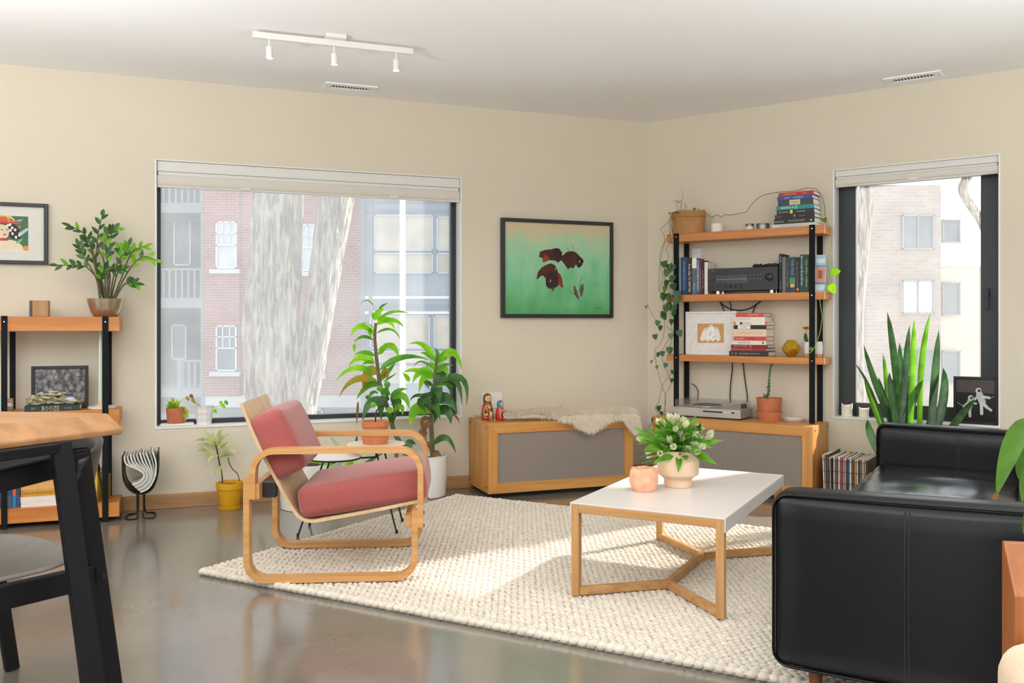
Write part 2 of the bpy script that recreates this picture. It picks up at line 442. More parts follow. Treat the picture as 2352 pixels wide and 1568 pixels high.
def window(name, fr, x0, x1, z0, z1, fl, frr, fb, ft, handle=None, dust=.2):  # dust: how much bright haze is put into the pane
    root = struct(mk(name, None, None, fr.M @ T((x0 + x1) / 2, .14, z0)))
    mb = MB(fr); y0, y1 = .115, .175
    mb.box(x0, x0 + fl, y0, y1, z0, z1).box(x1 - frr, x1, y0, y1, z0, z1)
    mb.box(x0 + fl, x1 - frr, y0, y1, z0, z0 + fb).box(x0 + fl, x1 - frr, y0, y1, z1 - ft, z1)
    f_ = mb.build('window_frame', M_DARKFRAME, root, bevel=.004)
    MB(fr).box(x0 + fl - .005, x1 - frr + .005, .143, .146, z0 + fb - .005, z1 - ft + .005).build('window_pane', glass(name + '_glass', dust), root)
    MB(fr).box(x0 - .004, x1 + .004, -.006, .115, z0 - .002, z0 + .012).build('window_sill', M_WHITE, root, bevel=.002)
    mb = MB(fr)                                        # plaster bead and painted reveal
    for a, b in ((x0 - .004, x0 + .006), (x1 - .006, x1 + .004)): mb.box(a, b, -.004, .115, z0, z1 + .004)
    mb.box(x0, x1, -.004, .115, z1 - .002, z1 + .004)
    mb.build('window_reveal', M_WHITE, root)
    if handle:
        h = handle; mb = MB(fr)
        mb.box(h[0] - .012, h[0] + .012, y0 - .012, y0, h[1] - .03, h[1] + .03)
        mb.box(h[0] - .009, h[0] + .009, y0 - .04, y0 - .028, h[1] - .11, h[1] + .02).box(h[0] - .007, h[0] + .007, y0 - .03, y0 - .01, h[1] - .007, h[1] + .007)
        mb.build('window_handle', M_BLACK, root, bevel=.003)
    return root
window('window_1', FA, AX0, AX1, AZ0, AZ1, .028, .043, .042, .05, dust=.20)
hB = FB.Y(2268, 690, .10)
window('window_2', FB, BX0, BX1, BZ0, BZ1, .118, .118, .105, .1, handle=(hB.x, hB.z + .05), dust=.055)

M_BLIND = plain('blind_fabric', '#d5cfc5', .8, var=.02, vs=15); M_RAIL = plain('blind_rail', '#dddbd6', .5, var=.01)
def blind(label, fr, x0, x1, zb, zt, fy=.0):
    r = thing('window_blind', label, 'blind', fr, (x0 + x1) / 2, .04, zb)
    h = zt - zb
    MB(fr).box(x0 + .008, x1 - .008, .012, .062, zb + h * .60, zt).build('head_rail', M_RAIL, r, bevel=.004)
    MB(fr).box(x0 + .012, x1 - .012, .018, .058, zb + h * .42, zb + h * .60).build('fabric_fold', M_RAIL, r, bevel=.006)
    mb = MB(fr)
    prof = [(.010, zb + h * .43)] + [(.022 - .016 * math.cos(a), zb + h * .2 - h * .2 * math.sin(a)) for a in [i * math.pi / 8 for i in range(9)]] + [(.06, zb + h * .43)]
    n = len(prof); mb.add([(x0 + .010, y, z) for y, z in prof] + [(x1 - .010, y, z) for y, z in prof],
                          [(i, i + 1, n + i + 1, n + i) for i in range(n - 1)] + [tuple(range(n - 1, -1, -1)), tuple(range(n, 2 * n))])
    mb.build('fabric_roll', M_BLIND, r, smooth=40)
    MB(fr).box(x0 + .010, x1 - .010, .014, .050, zb - .004, zb + .010).build('bottom_rail', M_RAIL, r, bevel=.003)
    L = x1 - x0
    for u in ((.27, .76) if L > 1.5 else (.5,)):
        MB(fr).box(x0 + L * u - .03, x0 + L * u + .03, .004, .016, zb + .004, zb + .014).build('pull_tab', M_WHITEPOT, r, bevel=.003)
blind('wide rolled-up beige blind at the top of the broad window', FA, AX0, AX1, 2.068, 2.232)
blind('short rolled-up beige blind at the top of the narrow dark-framed window', FB, BX0, BX1, 2.130, 2.238)

# ------------------------------------------------------------------ ceiling fixtures
def vent(label, fr, x0, x1, y0, y1, n):
    r = thing('ceiling_vent', label, 'vent', fr, (x0 + x1) / 2, (y0 + y1) / 2, CH)
    ix0, ix1, iy0, iy1 = x0 + .045, x1 - .045, y0 + .045, y1 - .045; z0, z1 = CH - .010, CH
    mb = MB(fr)
    mb.box(x0, x1, y0, iy0, z0, z1).box(x0, x1, iy1, y1, z0, z1).box(x0, ix0, iy0, iy1, z0, z1).box(ix1, x1, iy0, iy1, z0, z1)
    mb.build('vent_frame', M_CEIL, r, bevel=.002)
    MB(fr).box(ix0, ix1, iy0, iy1, CH - .0015, CH - .0005).build('duct_shade', plain('duct_shade_dark', '#2a2622', .8), r)  # thin dark sheet standing for the shade inside the opening
    first = None
    for i in range(n):
        x = ix0 + (ix1 - ix0) * (i + .5) / n
        M = fr.M @ T(x, (iy0 + iy1) / 2, CH - .005) @ Matrix.Rotation(R(0), 4, 'Y')
        if not first:
            first = MB(M).box(-.003, .003, iy0 - (iy0 + iy1) / 2, iy1 - (iy0 + iy1) / 2, -.001, .001).build('slat', M_CEIL, r, M=M)
        else:
            mk('slat', first.data, r, M)
    for x in (x0 + .02, x1 - .02):
        MB(fr).lathe([(.004, 0), (.004, .002)], 8, (x, (y0 + y1) / 2, z0 - .002)).build('screw', M_CHROME, r)
vent('white ceiling vent above the broad window', FA, -2.535, -2.19, -.305, -.152, 13)
vent('white ceiling vent above the narrow dark-framed window', FB, 1.784, 2.120, -.258, -.098, 13)

p0, p1 = onz(580, 87, 2.70), onz(948, 126, 2.70)
d = (p1 - p0); FT = Frame((p0.x, p0.y), math.atan2(d.y, d.x)); LT = d.length
tr = thing('track_light', 'white ceiling track light with three lit spot heads', 'track light', FT, LT / 2, 0, CH)
M_TRACK = plain('track_white', '#dcdad3', .45, var=.01)
MB(FT).box(0, LT, -.016, .016, 2.70, 2.733).build('track_bar', M_TRACK, tr, bevel=.002)
MB(FT).box(LT / 2 - .055, LT / 2 + .055, -.055, .055, 2.733, CH).build('canopy', M_TRACK, tr, bevel=.002)
for px, py in ((619, 93), (768, 106), (910, 122)):
    x = FT.Y(px, py, 0).x
    hd = MB(FT).lathe([(.017, 0), (.018, .004), (.018, .058), (.010, .062)], 20, (x, 0, 2.602)).build('spot_head', M_TRACK, tr, smooth=40)
    MB(FT).lathe([(.0055, 0), (.0055, .040)], 10, (x, 0, 2.662)).build('spot_stem', M_TRACK, hd, smooth=60)
    MB(FT).lathe([(.0155, 0), (.0155, .001)], 20, (x, 0, 2.6008)).build('spot_lens', emit('spot_glow', '#fff1da', 22), hd)
    sl = bpy.data.lights.new('spot_lamp', 'SPOT'); sl.energy = 6; sl.spot_size = R(70); sl.spot_blend = .6; sl.shadow_soft_size = .015; sl.color = (1, .88, .7)
    so = bpy.data.objects.new('spot_lamp', sl); COL.objects.link(so); so.parent = hd
    so.matrix_basis = WM[hd].inverted() @ T(*FT.w(x, 0, 2.597))

# ------------------------------------------------------------------ pictures
def crop(px0, py0, sc):            # readings taken in an enlarged detail of the photograph
    return lambda x, y: (px0 + x / sc, py0 + y / sc)
def print_poly(fr, y, cr, pts, mat, parent, name='print_shape', proud=.0006):
    q = [fr.Y(*cr(*p), y) for p in pts]
    return MB(fr).prism([(p.x, p.z) for p in q], y - proud, y).build(name, mat, parent)
def stroke(fr, y, cr, pts, r, mat, parent, name='brush_stroke'):
    q = [fr.Y(*cr(*p), y) for p in pts]
    return MB(fr).tube([(p.x, y, p.z) for p in q], r, 5).build(name, mat, parent)
def frame4(fr, x0, x1, z0, z1, y0, y1, wd, mat, parent, name='picture_frame', M=None):
    mb = MB(M if M is not None else fr)
    mb.box(x0, x0 + wd, y0, y1, z0, z1).box(x1 - wd, x1, y0, y1, z0, z1)
    mb.box(x0 + wd, x1 - wd, y0, y1, z0, z0 + wd).box(x0 + wd, x1 - wd, y0, y1, z1 - wd, z1)
    return mb.build(name, mat, parent, bevel=.002)
def canvas_mat():
    m, t, p = nodes('green_canvas'); N = t.nodes; L = t.links
    tc = N.new('ShaderNodeTexCoord'); sp = N.new('ShaderNodeSeparateXYZ'); L.new(tc.outputs['Generated'], sp.inputs[0])
    mp = N.new('ShaderNodeMapping'); mp.inputs['Scale'].default_value = (9, 1, 2.2); L.new(tc.outputs['Generated'], mp.inputs['Vector'])
    nz = N.new('ShaderNodeTexNoise'); nz.inputs['Scale'].default_value = 1; nz.inputs['Detail'].default_value = 5; L.new(mp.outputs['Vector'], nz.inputs['Vector'])
    n2 = N.new('ShaderNodeTexNoise'); n2.inputs['Scale'].default_value = 2.6; n2.inputs['Detail'].default_value = 4; L.new(tc.outputs['Generated'], n2.inputs['Vector'])
    def mth(op, a, b):
        q = N.new('ShaderNodeMath'); q.operation = op
        for i, v in enumerate((a, b)):
            if isinstance(v, (int, float)): q.inputs[i].default_value = v
            else: L.new(v, q.inputs[i])
        return q.outputs[0]
    f_ = mth('ADD', sp.outputs['Z'], mth('MULTIPLY', mth('SUBTRACT', nz.outputs['Fac'], .5), .5))
    f_ = mth('ADD', f_, mth('MULTIPLY', mth('SUBTRACT', n2.outputs['Fac'], .5), .75))
    rp = N.new('ShaderNodeValToRGB'); L.new(f_, rp.inputs['Fac']); e = rp.color_ramp.elements
    e[0].position = .02; e[0].color = rgb('#4f9e5f'); e[1].position = 1.0; e[1].color = rgb('#cdbd98')
    for q, c in ((.3, '#6db883'), (.55, '#8fc9a2'), (.8, '#a9c9a2')):
        k = e.new(q); k.color = rgb(c)
    L.new(rp.outputs['Color'], p.inputs['Base Color']); p.inputs['Roughness'].default_value = .6
    return m
ax0, ax1, az0, az1 = -1.225, -.317, 1.230, 1.961
bp_ = thing('painting', 'green painting of brown bison in a thin black frame', 'painting', FA, (ax0 + ax1) / 2, 0, az0)
frame4(FA, ax0, ax1, az0, az1, -.036, 0, .027, M_BLACK, bp_)
yc = -.024
MB(FA).box(ax0 + .025, ax1 - .025, yc, 0, az0 + .025, az1 - .025).build('canvas', canvas_mat(), bp_)
c1 = crop(1130, 480, 5.807)
M_BIS = plain('bison_brown', '#4a1c14', .7, var=.45, vs=9); M_BISD = plain('bison_dark', '#2e1410', .7, var=.3, vs=12); M_RUST = plain('bison_rust', '#7c2f17', .7, var=.35, vs=14)
BIS = [([(625, 640), (640, 570), (700, 545), (790, 535), (860, 518), (900, 530), (935, 580), (945, 640), (915, 690), (880, 715), (850, 690), (770, 680), (720, 700), (680, 715), (672, 655), (650, 645)], M_BIS),
       ([(805, 545), (860, 518), (900, 530), (935, 580), (945, 640), (915, 690), (880, 715), (855, 690), (810, 640)], M_BISD),
       ([(672, 655), (700, 600), (760, 640), (770, 680), (720, 700), (680, 715)], M_RUST),
       ([(920, 680), (945, 615), (1000, 570), (1060, 560), (1110, 570), (1145, 600), (1180, 640), (1215, 670), (1222, 710), (1205, 745), (1165, 785), (1140, 775), (1120, 735), (1090, 790), (1040, 780), (1015, 805), (985, 760), (945, 705)], M_BIS),
       ([(1130, 640), (1180, 640), (1215, 670), (1222, 710), (1205, 745), (1165, 785), (1140, 775), (1118, 730)], M_BISD),
       ([(595, 940), (612, 840), (660, 780), (730, 740), (790, 722), (840, 750), (870, 800), (880, 845), (910, 870), (935, 930), (950, 1050), (920, 1040), (885, 1005), (870, 1035), (835, 1050), (820, 1105), (790, 1060), (760, 1060), (725, 1030), (712, 960), (690, 890), (650, 890), (620, 925)], M_BIS),
       ([(710, 900), (760, 830), (850, 840), (880, 900), (880, 1005), (870, 1035), (835, 1050), (790, 1060), (760, 1060), (725, 1030), (712, 960)], M_BISD),
       ([(880, 850), (910, 870), (935, 930), (950, 1050), (920, 1040), (885, 1005)], M_RUST),
       ([(790, 1050), (838, 1045), (820, 1105)], M_RUST)]
for i, (q, m_) in enumerate(BIS): print_poly(FA, yc - .0002 * i, c1, q, m_, bp_, 'painted_bison')
for q in ([(1085, 1040), (1105, 1015), (1118, 1060), (1140, 1100), (1160, 1170), (1155, 1210), (1130, 1180), (1095, 1130)], [(1180, 1020), (1215, 990), (1225, 1060), (1215, 1110), (1195, 1180), (1175, 1150), (1170, 1080)]):
    print_poly(FA, yc, c1, q, plain('bird_grey', '#5d4f42', .7, var=.4, vs=60), bp_, 'painted_bird')
for q in ([(1200, 915), (1172, 980), (1163, 1100)], [(1025, 1075), (1070, 1130), (1115, 1150)], [(1250, 1065), (1195, 1090)], [(1145, 1150), (1162, 1220)], [(995, 515), (1035, 555)], [(1070, 480), (1090, 550)], [(1365, 1330), (1385, 1322), (1395, 1328), (1420, 1320), (1440, 1328)], [(1460, 1318), (1480, 1328)]):
    stroke(FA, yc, c1, q, .0013, M_BISD, bp_)
for q in ([(1170, 685), (1162, 700), (1175, 715)], [(1218, 720), (1205, 735)], [(855, 785), (848, 800), (852, 812)], [(780, 940), (785, 960), (768, 972)], [(712, 910), (705, 950), (716, 970)], [(935, 600), (945, 620)]):
    stroke(FA, yc - .002, c1, q, .0022, M_PAPER, bp_)

lx1, lz0, lz1 = -4.178, 1.547, 1.919; lx0 = lx1 - .52
lp = thing('framed_print', 'framed print of a woman in a red hat on the wall above the low shelf', 'picture', FA, (lx0 + lx1) / 2, 0, lz0)
frame4(FA, lx0, lx1, lz0, lz1, -.026, 0, .022, M_BLACK, lp)
MB(FA).box(lx0 + .02, lx1 - .02, -.012, 0, lz0 + .02, lz1 - .02).build('mat_board', plain('mat_board', '#dbd9d0', .8, var=.01), lp)
c2 = crop(0, 440, 4.355)
def P2(pts, col, k, name='print_shape'): print_poly(FA, -.0122 - .0004 * k, c2, pts, plain('print_' + col[1:], col, .6), lp, name)
P2([(-330, 225), (282, 250), (282, 600), (-330, 590)], '#3f6b4f', 0, 'print_ground')
P2([(-330, 545), (282, 585), (282, 600), (-330, 590)], '#e9e4da', 1)
P2([(232, 545), (282, 540), (282, 592), (235, 588)], '#e08a3c', 2)
P2([(-260, 330), (-60, 310), (60, 310), (150, 330), (205, 400), (220, 440), (200, 470), (120, 470), (80, 430), (40, 330), (-60, 330), (-160, 480), (-240, 460)], '#23211f', 2, 'print_hair')
P2([(5, 325), (70, 335), (95, 390), (85, 440), (60, 470), (10, 480), (-60, 460), (-100, 400), (-60, 340)], '#e5cbb0', 3, 'print_face')
P2([(-150, 520), (-60, 480), (100, 480), (180, 500), (225, 545), (240, 590), (80, 585), (-150, 575)], '#e2d3b5', 3, 'print_dress')
P2([(-280, 300), (-150, 300), (0, 290), (150, 300), (212, 315), (200, 328), (60, 318), (-280, 322)], '#c64a3e', 4, 'print_hat')
P2([(-180, 300), (-120, 240), (0, 232), (110, 245), (150, 280), (150, 300), (0, 292)], '#e0b340', 4, 'print_hat')
P2([(-60, 290), (-40, 250), (60, 248), (90, 285), (70, 296)], '#cf5b45', 5, 'print_hat')
P2([(100, 290), (85, 262), (130, 285), (140, 296)], '#4a5580', 6, 'print_hat')
P2([(0, 465), (60, 462), (95, 470), (80, 490), (0, 490)], '#b2413b', 5, 'print_scarf')
P2([(180, 415), (278, 360), (280, 385), (215, 440)], '#b9c6c4', 3)
P2([(150, 290), (238, 272), (200, 302)], '#9fb3a3', 3)
P2([(182, 345), (213, 345), (196, 368)], '#d98a4a', 5)
P2([(165, 500), (225, 465), (215, 500), (155, 522)], '#7fae7c', 4)
P2([(25, 425), (65, 420), (60, 435), (40, 438)], '#b4555a', 4)
for x, y in ((78, 338), (122, 362), (152, 382), (105, 388), (125, 420), (160, 455), (195, 436), (100, 330)):
    P2([(x + 13 * math.cos(a), y + 15 * math.sin(a)) for a in [i * math.pi / 4 for i in range(8)]], '#ece6da', 4, 'print_dot')
for x in (20, 70): P2([(x - 14, 380), (x, 374), (x + 14, 380), (x, 386)], '#2c3a3a', 5, 'print_eye')

# ================================================================== FURNITURE
# ------------------------------------------------------------------ consoles
M_FELT = plain('grey_felt', '#8f8379', .95, var=.2, vs=260, bump=.25, bs=500, sheen=.2)
CZ0, CZ1 = .035, .510
def console(label, fr, x0, x1, y0, y1):
    r = thing('console_cabinet', label, 'cabinet', fr, (x0 + x1) / 2, (y0 + y1) / 2, 0, 'matching birch cabinets')
    t = .018; fw = .068; z0, z1 = CZ0, CZ1
    MB(fr).box(x0, x1, y0 + .02, y1, z1 - t, z1).build('top_panel', M_CONS, r, bevel=.0015)
    MB(fr).box(x0, x1, y0 + .02, y1, z0, z0 + t).build('bottom_panel', M_CONS, r, bevel=.0015)
    for a, b in ((x0, x0 + t), (x1 - t, x1)):
        s_ = MB(fr).box(a, b, y0 + .02, y1, z0 + t, z1 - t).build('side_panel', M_CONSV, r, bevel=.0015)
        xo = x0 - .0006 if a == x0 else x1 + .0006
        for yy in (y0 + .055, y1 - .03):
            for zz in (z0 + .035, z1 - .03):
                mm = fr.M @ T(xo, yy, zz) @ Matrix.Rotation(R(90), 4, 'Y')
                MB(mm).lathe([(.0065, -.0012), (.0065, .0012)], 10).build('bolt_head', M_BLACK, s_)
    MB(fr).box(x0 + t, x1 - t, y1 - .008, y1, z0 + t, z1 - t).build('back_panel', M_CONS, r)
    # mitred front frame: four rails
    i0, i1, j0, j1 = x0 + fw, x1 - fw, z0 + fw, z1 - fw; ya, yb = y0, y0 + .02; g = .0006
    for nm, q, m_ in (('front_rail', [(x0, z1), (x1, z1), (i1 + g, j1), (i0 - g, j1)], M_CONS), ('front_rail', [(x0, z0), (i0 - g, j0), (i1 + g, j0), (x1, z0)], M_CONS),
                      ('front_stile', [(x0, z0), (x0, z1), (i0, j1 - g), (i0, j0 + g)], M_CONSV), ('front_stile', [(x1, z0), (i1, j0 + g), (i1, j1 - g), (x1, z1)], M_CONSV)):
        MB(fr).prism(q, ya, yb).build(nm, m_, r, bevel=.001)
    MB(fr).box(i0, i1, ya + .009, ya + .018, j0, j1).build('felt_panel', M_FELT, r)
    MB(fr).box(x0 + .03, x1 - .03, y0 + .06, y1 - .03, 0, z0).build('plinth', M_BLACK, r)
    return r
console('birch cabinet with grey felt front and a sheepskin laid over it', FA, -1.471, -.375, -.457, -.016)
console('birch cabinet with grey felt front carrying the tall shelf', FB, .235, 1.381, -.39, -.016)

# ------------------------------------------------------------------ plank-and-steel shelves
def post(fr, x0, x1, y0, y1, z0, z1, r, screws=()):
    p_ = MB(fr).box(x0, x1, y0, y1, z0, z1).build('post', M_STEEL, r, bevel=.0015)
    for z in screws:
        mm = fr.M @ T((x0 + x1) / 2, y0 - .0004, z) @ Matrix.Rotation(R(90), 4, 'X')
        MB(mm).lathe([(.004, 0), (.004, .0015)], 8).build('screw', M_CHROME, p_)
SB = {}
yf, yb = -.205, -.022
def zB(px, py): return FB.Y(px, py, yf).z
ts = thing('shelving_unit', 'tall black steel shelf with three fir boards standing on a cabinet', 'shelf', FB, .83, -.11, CZ1)
xL, xR = FB.Y(1531, 600, yf).x, FB.Y(1893, 600, yf).x
SHB = []
for i, (zt, zb_) in enumerate(((zB(1715, 527), zB(1715, 546)), (zB(1715, 673.5), zB(1715, 690)), (zB(1715, 818), zB(1715, 833)))):
    MB(FB).box(xL, xR, yf + .002, yb - .006, zb_, zt).build('shelf_board', M_SHELF, ts, bevel=.002); SHB.append(zt)
fl0, fl1 = FB.Y(1548, 700, yf).x, FB.Y(1559.5, 700, yf).x
fr0, fr1 = FB.Y(1859, 700, yf).x, FB.Y(1872, 700, yf).x
for a, b in ((fl0, fl1), (fr0, fr1)):
    post(FB, a, b, yf - .007, yf + .002, CZ1, SHB[0] + .004, ts, [z - .022 for z in SHB])
    post(FB, a, b, yb - .006, yb + .003, CZ1, SHB[0] - .05, ts)

yfl, ybl = -.300, -.045
ls = thing('shelving_unit', 'low black steel shelf with three thick fir boards beside the broad window', 'shelf', FA, -4.06, -.17, 0)
lL, lR = -4.55, FA.Y(274, 740, yfl).x
SHA = [FA.Y(140, 727, yfl).z, FA.Y(265, 940, yfl).z, FA.Y(260, 1154, yfl).z]
for zt in SHA:
    MB(FA).box(lL, lR, yfl + .002, ybl - .006, zt - .085, zt).build('shelf_board', M_SHELF, ls, bevel=.002)
LA = [(FA.Y(235, 800, yfl).x, FA.Y(249, 800, yfl).x), (FA.Y(3, 800, yfl).x, FA.Y(17, 800, yfl).x)]
for a, b in LA:
    post(FA, a, b, yfl - .007, yfl + .002, 0, SHA[0] + .004, ls, [z - .03 for z in SHA[:1]])
    post(FA, a, b, ybl - .006, ybl + .003, 0, SHA[0] - .09, ls)

# ------------------------------------------------------------------ armchair with bent birch loops
near = onz(580, 1335, .03); nfar = onz(945, 1328, .03)
FC = Frame(((onz(580, 1335, .03) + onz(655, 1255, .03)) / 2)[:2], math.atan2(.045, .70))
yN, yFa = FC.loc(near).y, FC.loc(onz(655, 1255, .03)).y     # planes of the near and the far loop
ch = thing('armchair', 'bent birch armchair with pink wool seat and back cushions', 'armchair', FC, .30, (yN + yFa) / 2, .029)
def cx_(px, py, y=None): q = FC.Y(px, py, yN if y is None else y); return (q.x, q.z)
zb_, zt_ = .029 + .013, cx_(760, 1033)[1]
x_r, x_f = cx_(569, 1200)[0], cx_(953, 1200)[0]
th = .026; W_ = .062
def rnd(pts, r, n=7):            # polyline in xz with rounded inner corners
    out = [pts[0]]
    for a, b, c in zip(pts, pts[1:], pts[2:]):
        a, b, c = Vector(a), Vector(b), Vector(c); u = (a - b).normalized(); v = (c - b).normalized()
        k = r / math.tan(math.acos(max(-1, min(1, u.dot(v)))) / 2); p_, q_ = b + u * k, b + v * k
        cc = b + (u + v).normalized() * math.hypot(r, k)
        for i in range(n + 1):
            t = i / n; w1 = (1 - t) ** 2; w2 = 2 * t * (1 - t); w3 = t * t
            e = p_ * w1 + b * w2 + q_ * w3; s_ = cc + (e - cc).normalized() * r
            out.append((s_.x, s_.y))
    out.append(pts[-1]); return out
for yc_ in (yN, yFa):
    o = Matrix.Translation((0, 0, 0))
    lo = rnd([(x_f, zb_ + .30), (x_f, zb_), (x_r, zb_), (x_r, zb_ + .46)], .085)
    up = rnd([(x_r + th, zb_ + .36), (x_r + th, zt_), (x_f + th, zt_), (x_f + th, zb_ + .225)], .095)
    MB(FC).band(lo, th, yc_ - W_ / 2, yc_ + W_ / 2).build('lower_loop', M_BIRCH, ch, smooth=30)
    MB(FC).band(up, th, yc_ - W_ / 2, yc_ + W_ / 2).build('arm_loop', M_BIRCH, ch, smooth=30)
yi0, yi1 = yN + .045, yFa - .045                              # the shell hangs between the loops
def sx_(px, py): q = FC.Y(px, py, yi0); return (q.x, q.z)
prof = [sx_(*p) for p in ((553, 926), (577, 985), (612, 1060), (655, 1140), (678, 1177), (694, 1192), (716, 1197), (745, 1193), (860, 1172), (966, 1150))]
prof = [(p.x, p.y) for p in bez(prof, 36)]
MB(FC).band(prof, .014, yi0, yi1).build('bent_ply_shell', M_PLY, ch, smooth=40)
M_PINK = plain('pink_wool', '#a4544f', .92, var=.10, vs=160, bump=.3, bs=420, sheen=.45)
def cushion(a, b, thick, name, out=1, extra=0):
    a, b = Vector(a), Vector(b); t = (b - a); L = t.length; t.normalize(); nn = Vector((-t.y, t.x)) * out
    c = (a + b) / 2 + nn * thick / 2
    M = FC.M @ Matrix(((t.x, 0, nn.x, c.x), (0, 1, 0, (yi0 + yi1) / 2), (t.y, 0, nn.y, c.y), (0, 0, 0, 1)))
    return MB(M).rbox(0, 0, 0, L, yi1 - yi0 + .01 + extra, thick, .035, 10, (.012, .012, .014)).build(name, M_PINK, ch, M=M, smooth=179)
cushion(sx_(690, 1194), sx_(984, 1147), .142, 'seat_cushion')
cushion(sx_(566, 968), sx_(630, 1106), .160, 'back_cushion')
q = cx_(600, 1078); 
MB(FC).box(x_r + .02, x_r + .055, yN - .02, yFa + .02, .40, .47).build('rear_rail', M_BIRCH, ch, bevel=.003)
for yy in (yi0, yi1 - .05): MB(FC).box(x_r + .055, x_r + .115, yy, yy + .05, .395, .465).build('rear_bracket', M_BLACK, ch, bevel=.003)
MB(FC).box(x_f - .045, x_f - .014, yN - .0, yFa + .0, .262, .315).build('front_rail', M_BIRCH, ch, bevel=.003)
for s_, yc_ in ((-1, yN), (1, yFa)):
    for x, z in ((x_f + .5 * th, .30), (x_r + .5 * th, .44)):
        for zz in (z - .03, z + .03):
            mm = FC.M @ T(x + (th + .002 if x > .3 else -th - .002), yc_, zz) @ Matrix.Rotation(R(90), 4, 'Y')
            MB(mm).lathe([(.007, -.002), (.007, .002)], 10).build('bolt', M_BLACK, ch)

# ------------------------------------------------------------------ rug of thick braided wool
P0 = Vector((-1.474, 4.119)); P1 = Vector((-.380, 5.950)); ux = Vector((.8815, -.4722)); LR = 3.1
P3 = P0 + ux * LR; P2r = P1 + ux * (LR * .98)
def rugp(u, v): return P0 * (1 - u) * (1 - v) + P3 * u * (1 - v) + P1 * (1 - u) * v + P2r * u * v
M_WOOL = plain('cream_wool', '#d3c8b8', .95, var=.10, vs=30, bump=.35, bs=260, sheen=.3)
mb = MB(); mb.slab([tuple(rugp(*c)) for c in ((.004, .004), (.996, .004), (.996, .996), (.004, .996))], .001, .012)
rug = tag(mb.build('rug', M_WOOL, M=T(rugp(.5, .5).x, rugp(.5, .5).y, 0)), 'large cream rug of chunky braided wool under the armchair', 'rug')
def ball(nr=4, ns=6):
    vs_ = [(0, 0, -1)]; fs_ = []
    for j in range(1, nr):
        a = math.pi * j / nr - math.pi / 2
        for i in range(ns):
            b = 2 * math.pi * i / ns; vs_.append((math.cos(a) * math.cos(b), math.cos(a) * math.sin(b), math.sin(a)))
    vs_.append((0, 0, 1)); n = len(vs_)
    for i in range(ns): fs_.append((0, 1 + (i + 1) % ns, 1 + i)); fs_.append((n - 1, n - 1 - ns + i, n - 1 - ns + (i + 1) % ns))
    for j in range(nr - 2):
        for i in range(ns):
            a = 1 + j * ns + i; b = 1 + j * ns + (i + 1) % ns; fs_.append((a, b, b + ns, a + ns))
    return [Vector(v) for v in vs_], fs_
BV, BF = ball(5, 7)
BV2 = [v for v in BV]
rs = random.Random(3)
mb = MB(); nrow = 78; L0 = (P3 - P0).length
a_r = math.atan2(ux.y, ux.x)
for j in range(nrow):
    v = (j + .5) / nrow; st = .031; n = int(L0 / st); off = rs.random()
    for i in range(n):
        u = (i + .5 * (j % 2) + .2 * rs.random()) / n
        if u > 1: continue
        p = rugp(u, v)
        if p.x * .96 > p.y * .585 * 1.06 or p.y < 2.35: continue           # far outside the view, under the sofa
        an = a_r + R(26 if j % 2 else -26) + rs.uniform(-.15, .15)
        lx, ly, lz = .021 * rs.uniform(.9, 1.1), .0125 * rs.uniform(.9, 1.1), .0125 * rs.uniform(.85, 1.15)
        ca, sa = math.cos(an), math.sin(an); b = len(mb.v)
        for q in BV:
            x, y, z = q.x * lx, q.y * ly, max(q.z, -.35) * lz
            mb.v.append(Vector((p.x + x * ca - y * sa, p.y + x * sa + y * ca, .015 + z)))
        for f_ in BF: mb.f.append(tuple(k + b for k in f_)); mb.mi.append(0)
mb.build('braided_stitches', M_WOOL, rug, smooth=179, kind='stuff')
mb = MB()                                                      # thicker plait along the borders
def plait(A, B, inn):
    d_ = (B - A); L = d_.length; d_.normalize(); n = int(L / .036); an = math.atan2(d_.y, d_.x)
    for i in range(n):
        p = A + d_ * (i + .5) * L / n + inn * .012
        if p.x > p.y * .62 or p.y < 2.3: continue
        for k in (0, 1):
            q_ = p + inn * (.018 * k); aa = an + R(38 if k == 0 else -38); b = len(mb.v); ca, sa = math.cos(aa), math.sin(aa)
            lx, ly, lz = .026 * rs.uniform(.9, 1.12), .0165, .0165 * rs.uniform(.9, 1.15)
            for w_ in BV:
                x, y, z = w_.x * lx, w_.y * ly, max(w_.z, -.9) * lz
                mb.v.append(Vector((q_.x + x * ca - y * sa, q_.y + x * sa + y * ca, .0165 + z)))
            for f_ in BF: mb.f.append(tuple(m + b for m in f_)); mb.mi.append(0)
uy = Vector((-ux.y, ux.x))
plait(P0, P3, uy); plait(P1, P2r, -uy); plait(P0, P1, ux)
mb.build('border_plait', M_WOOL, rug, smooth=179, kind='stuff')

# ------------------------------------------------------------------ coffee table
FT2 = Frame((.807, 4.063), R(-28.3)); tw, tl, tz = .665, 1.13, .4245; RZ = .029
ct = thing('coffee_table', 'white-topped coffee table with oak legs and a forked oak stretcher', 'table', FT2, 0, 0, RZ)
M_LAM = plain('white_laminate', '#d8d2cc', .22, var=.01)
hx, hy = tw / 2, tl / 2; lg = .034
MB(FT2).box(-hx, hx, -hy, hy, tz - .006, tz).build('table_top', M_LAM, ct, bevel=.0012)
for s_ in (-1, 1):
    a, b = sorted((s_ * hx, s_ * (hx - .006)))
    MB(FT2).box(a, b, -hy, hy, tz - .056, tz - .006).build('side_apron', M_LAM, ct, bevel=.0012)
    a, b = sorted((s_ * hy, s_ * (hy - .03)))
    MB(FT2).box(-hx + .006 + lg, hx - .006 - lg, a, b, tz - .042, tz - .006).build('end_rail', M_OAKX, ct, bevel=.002)
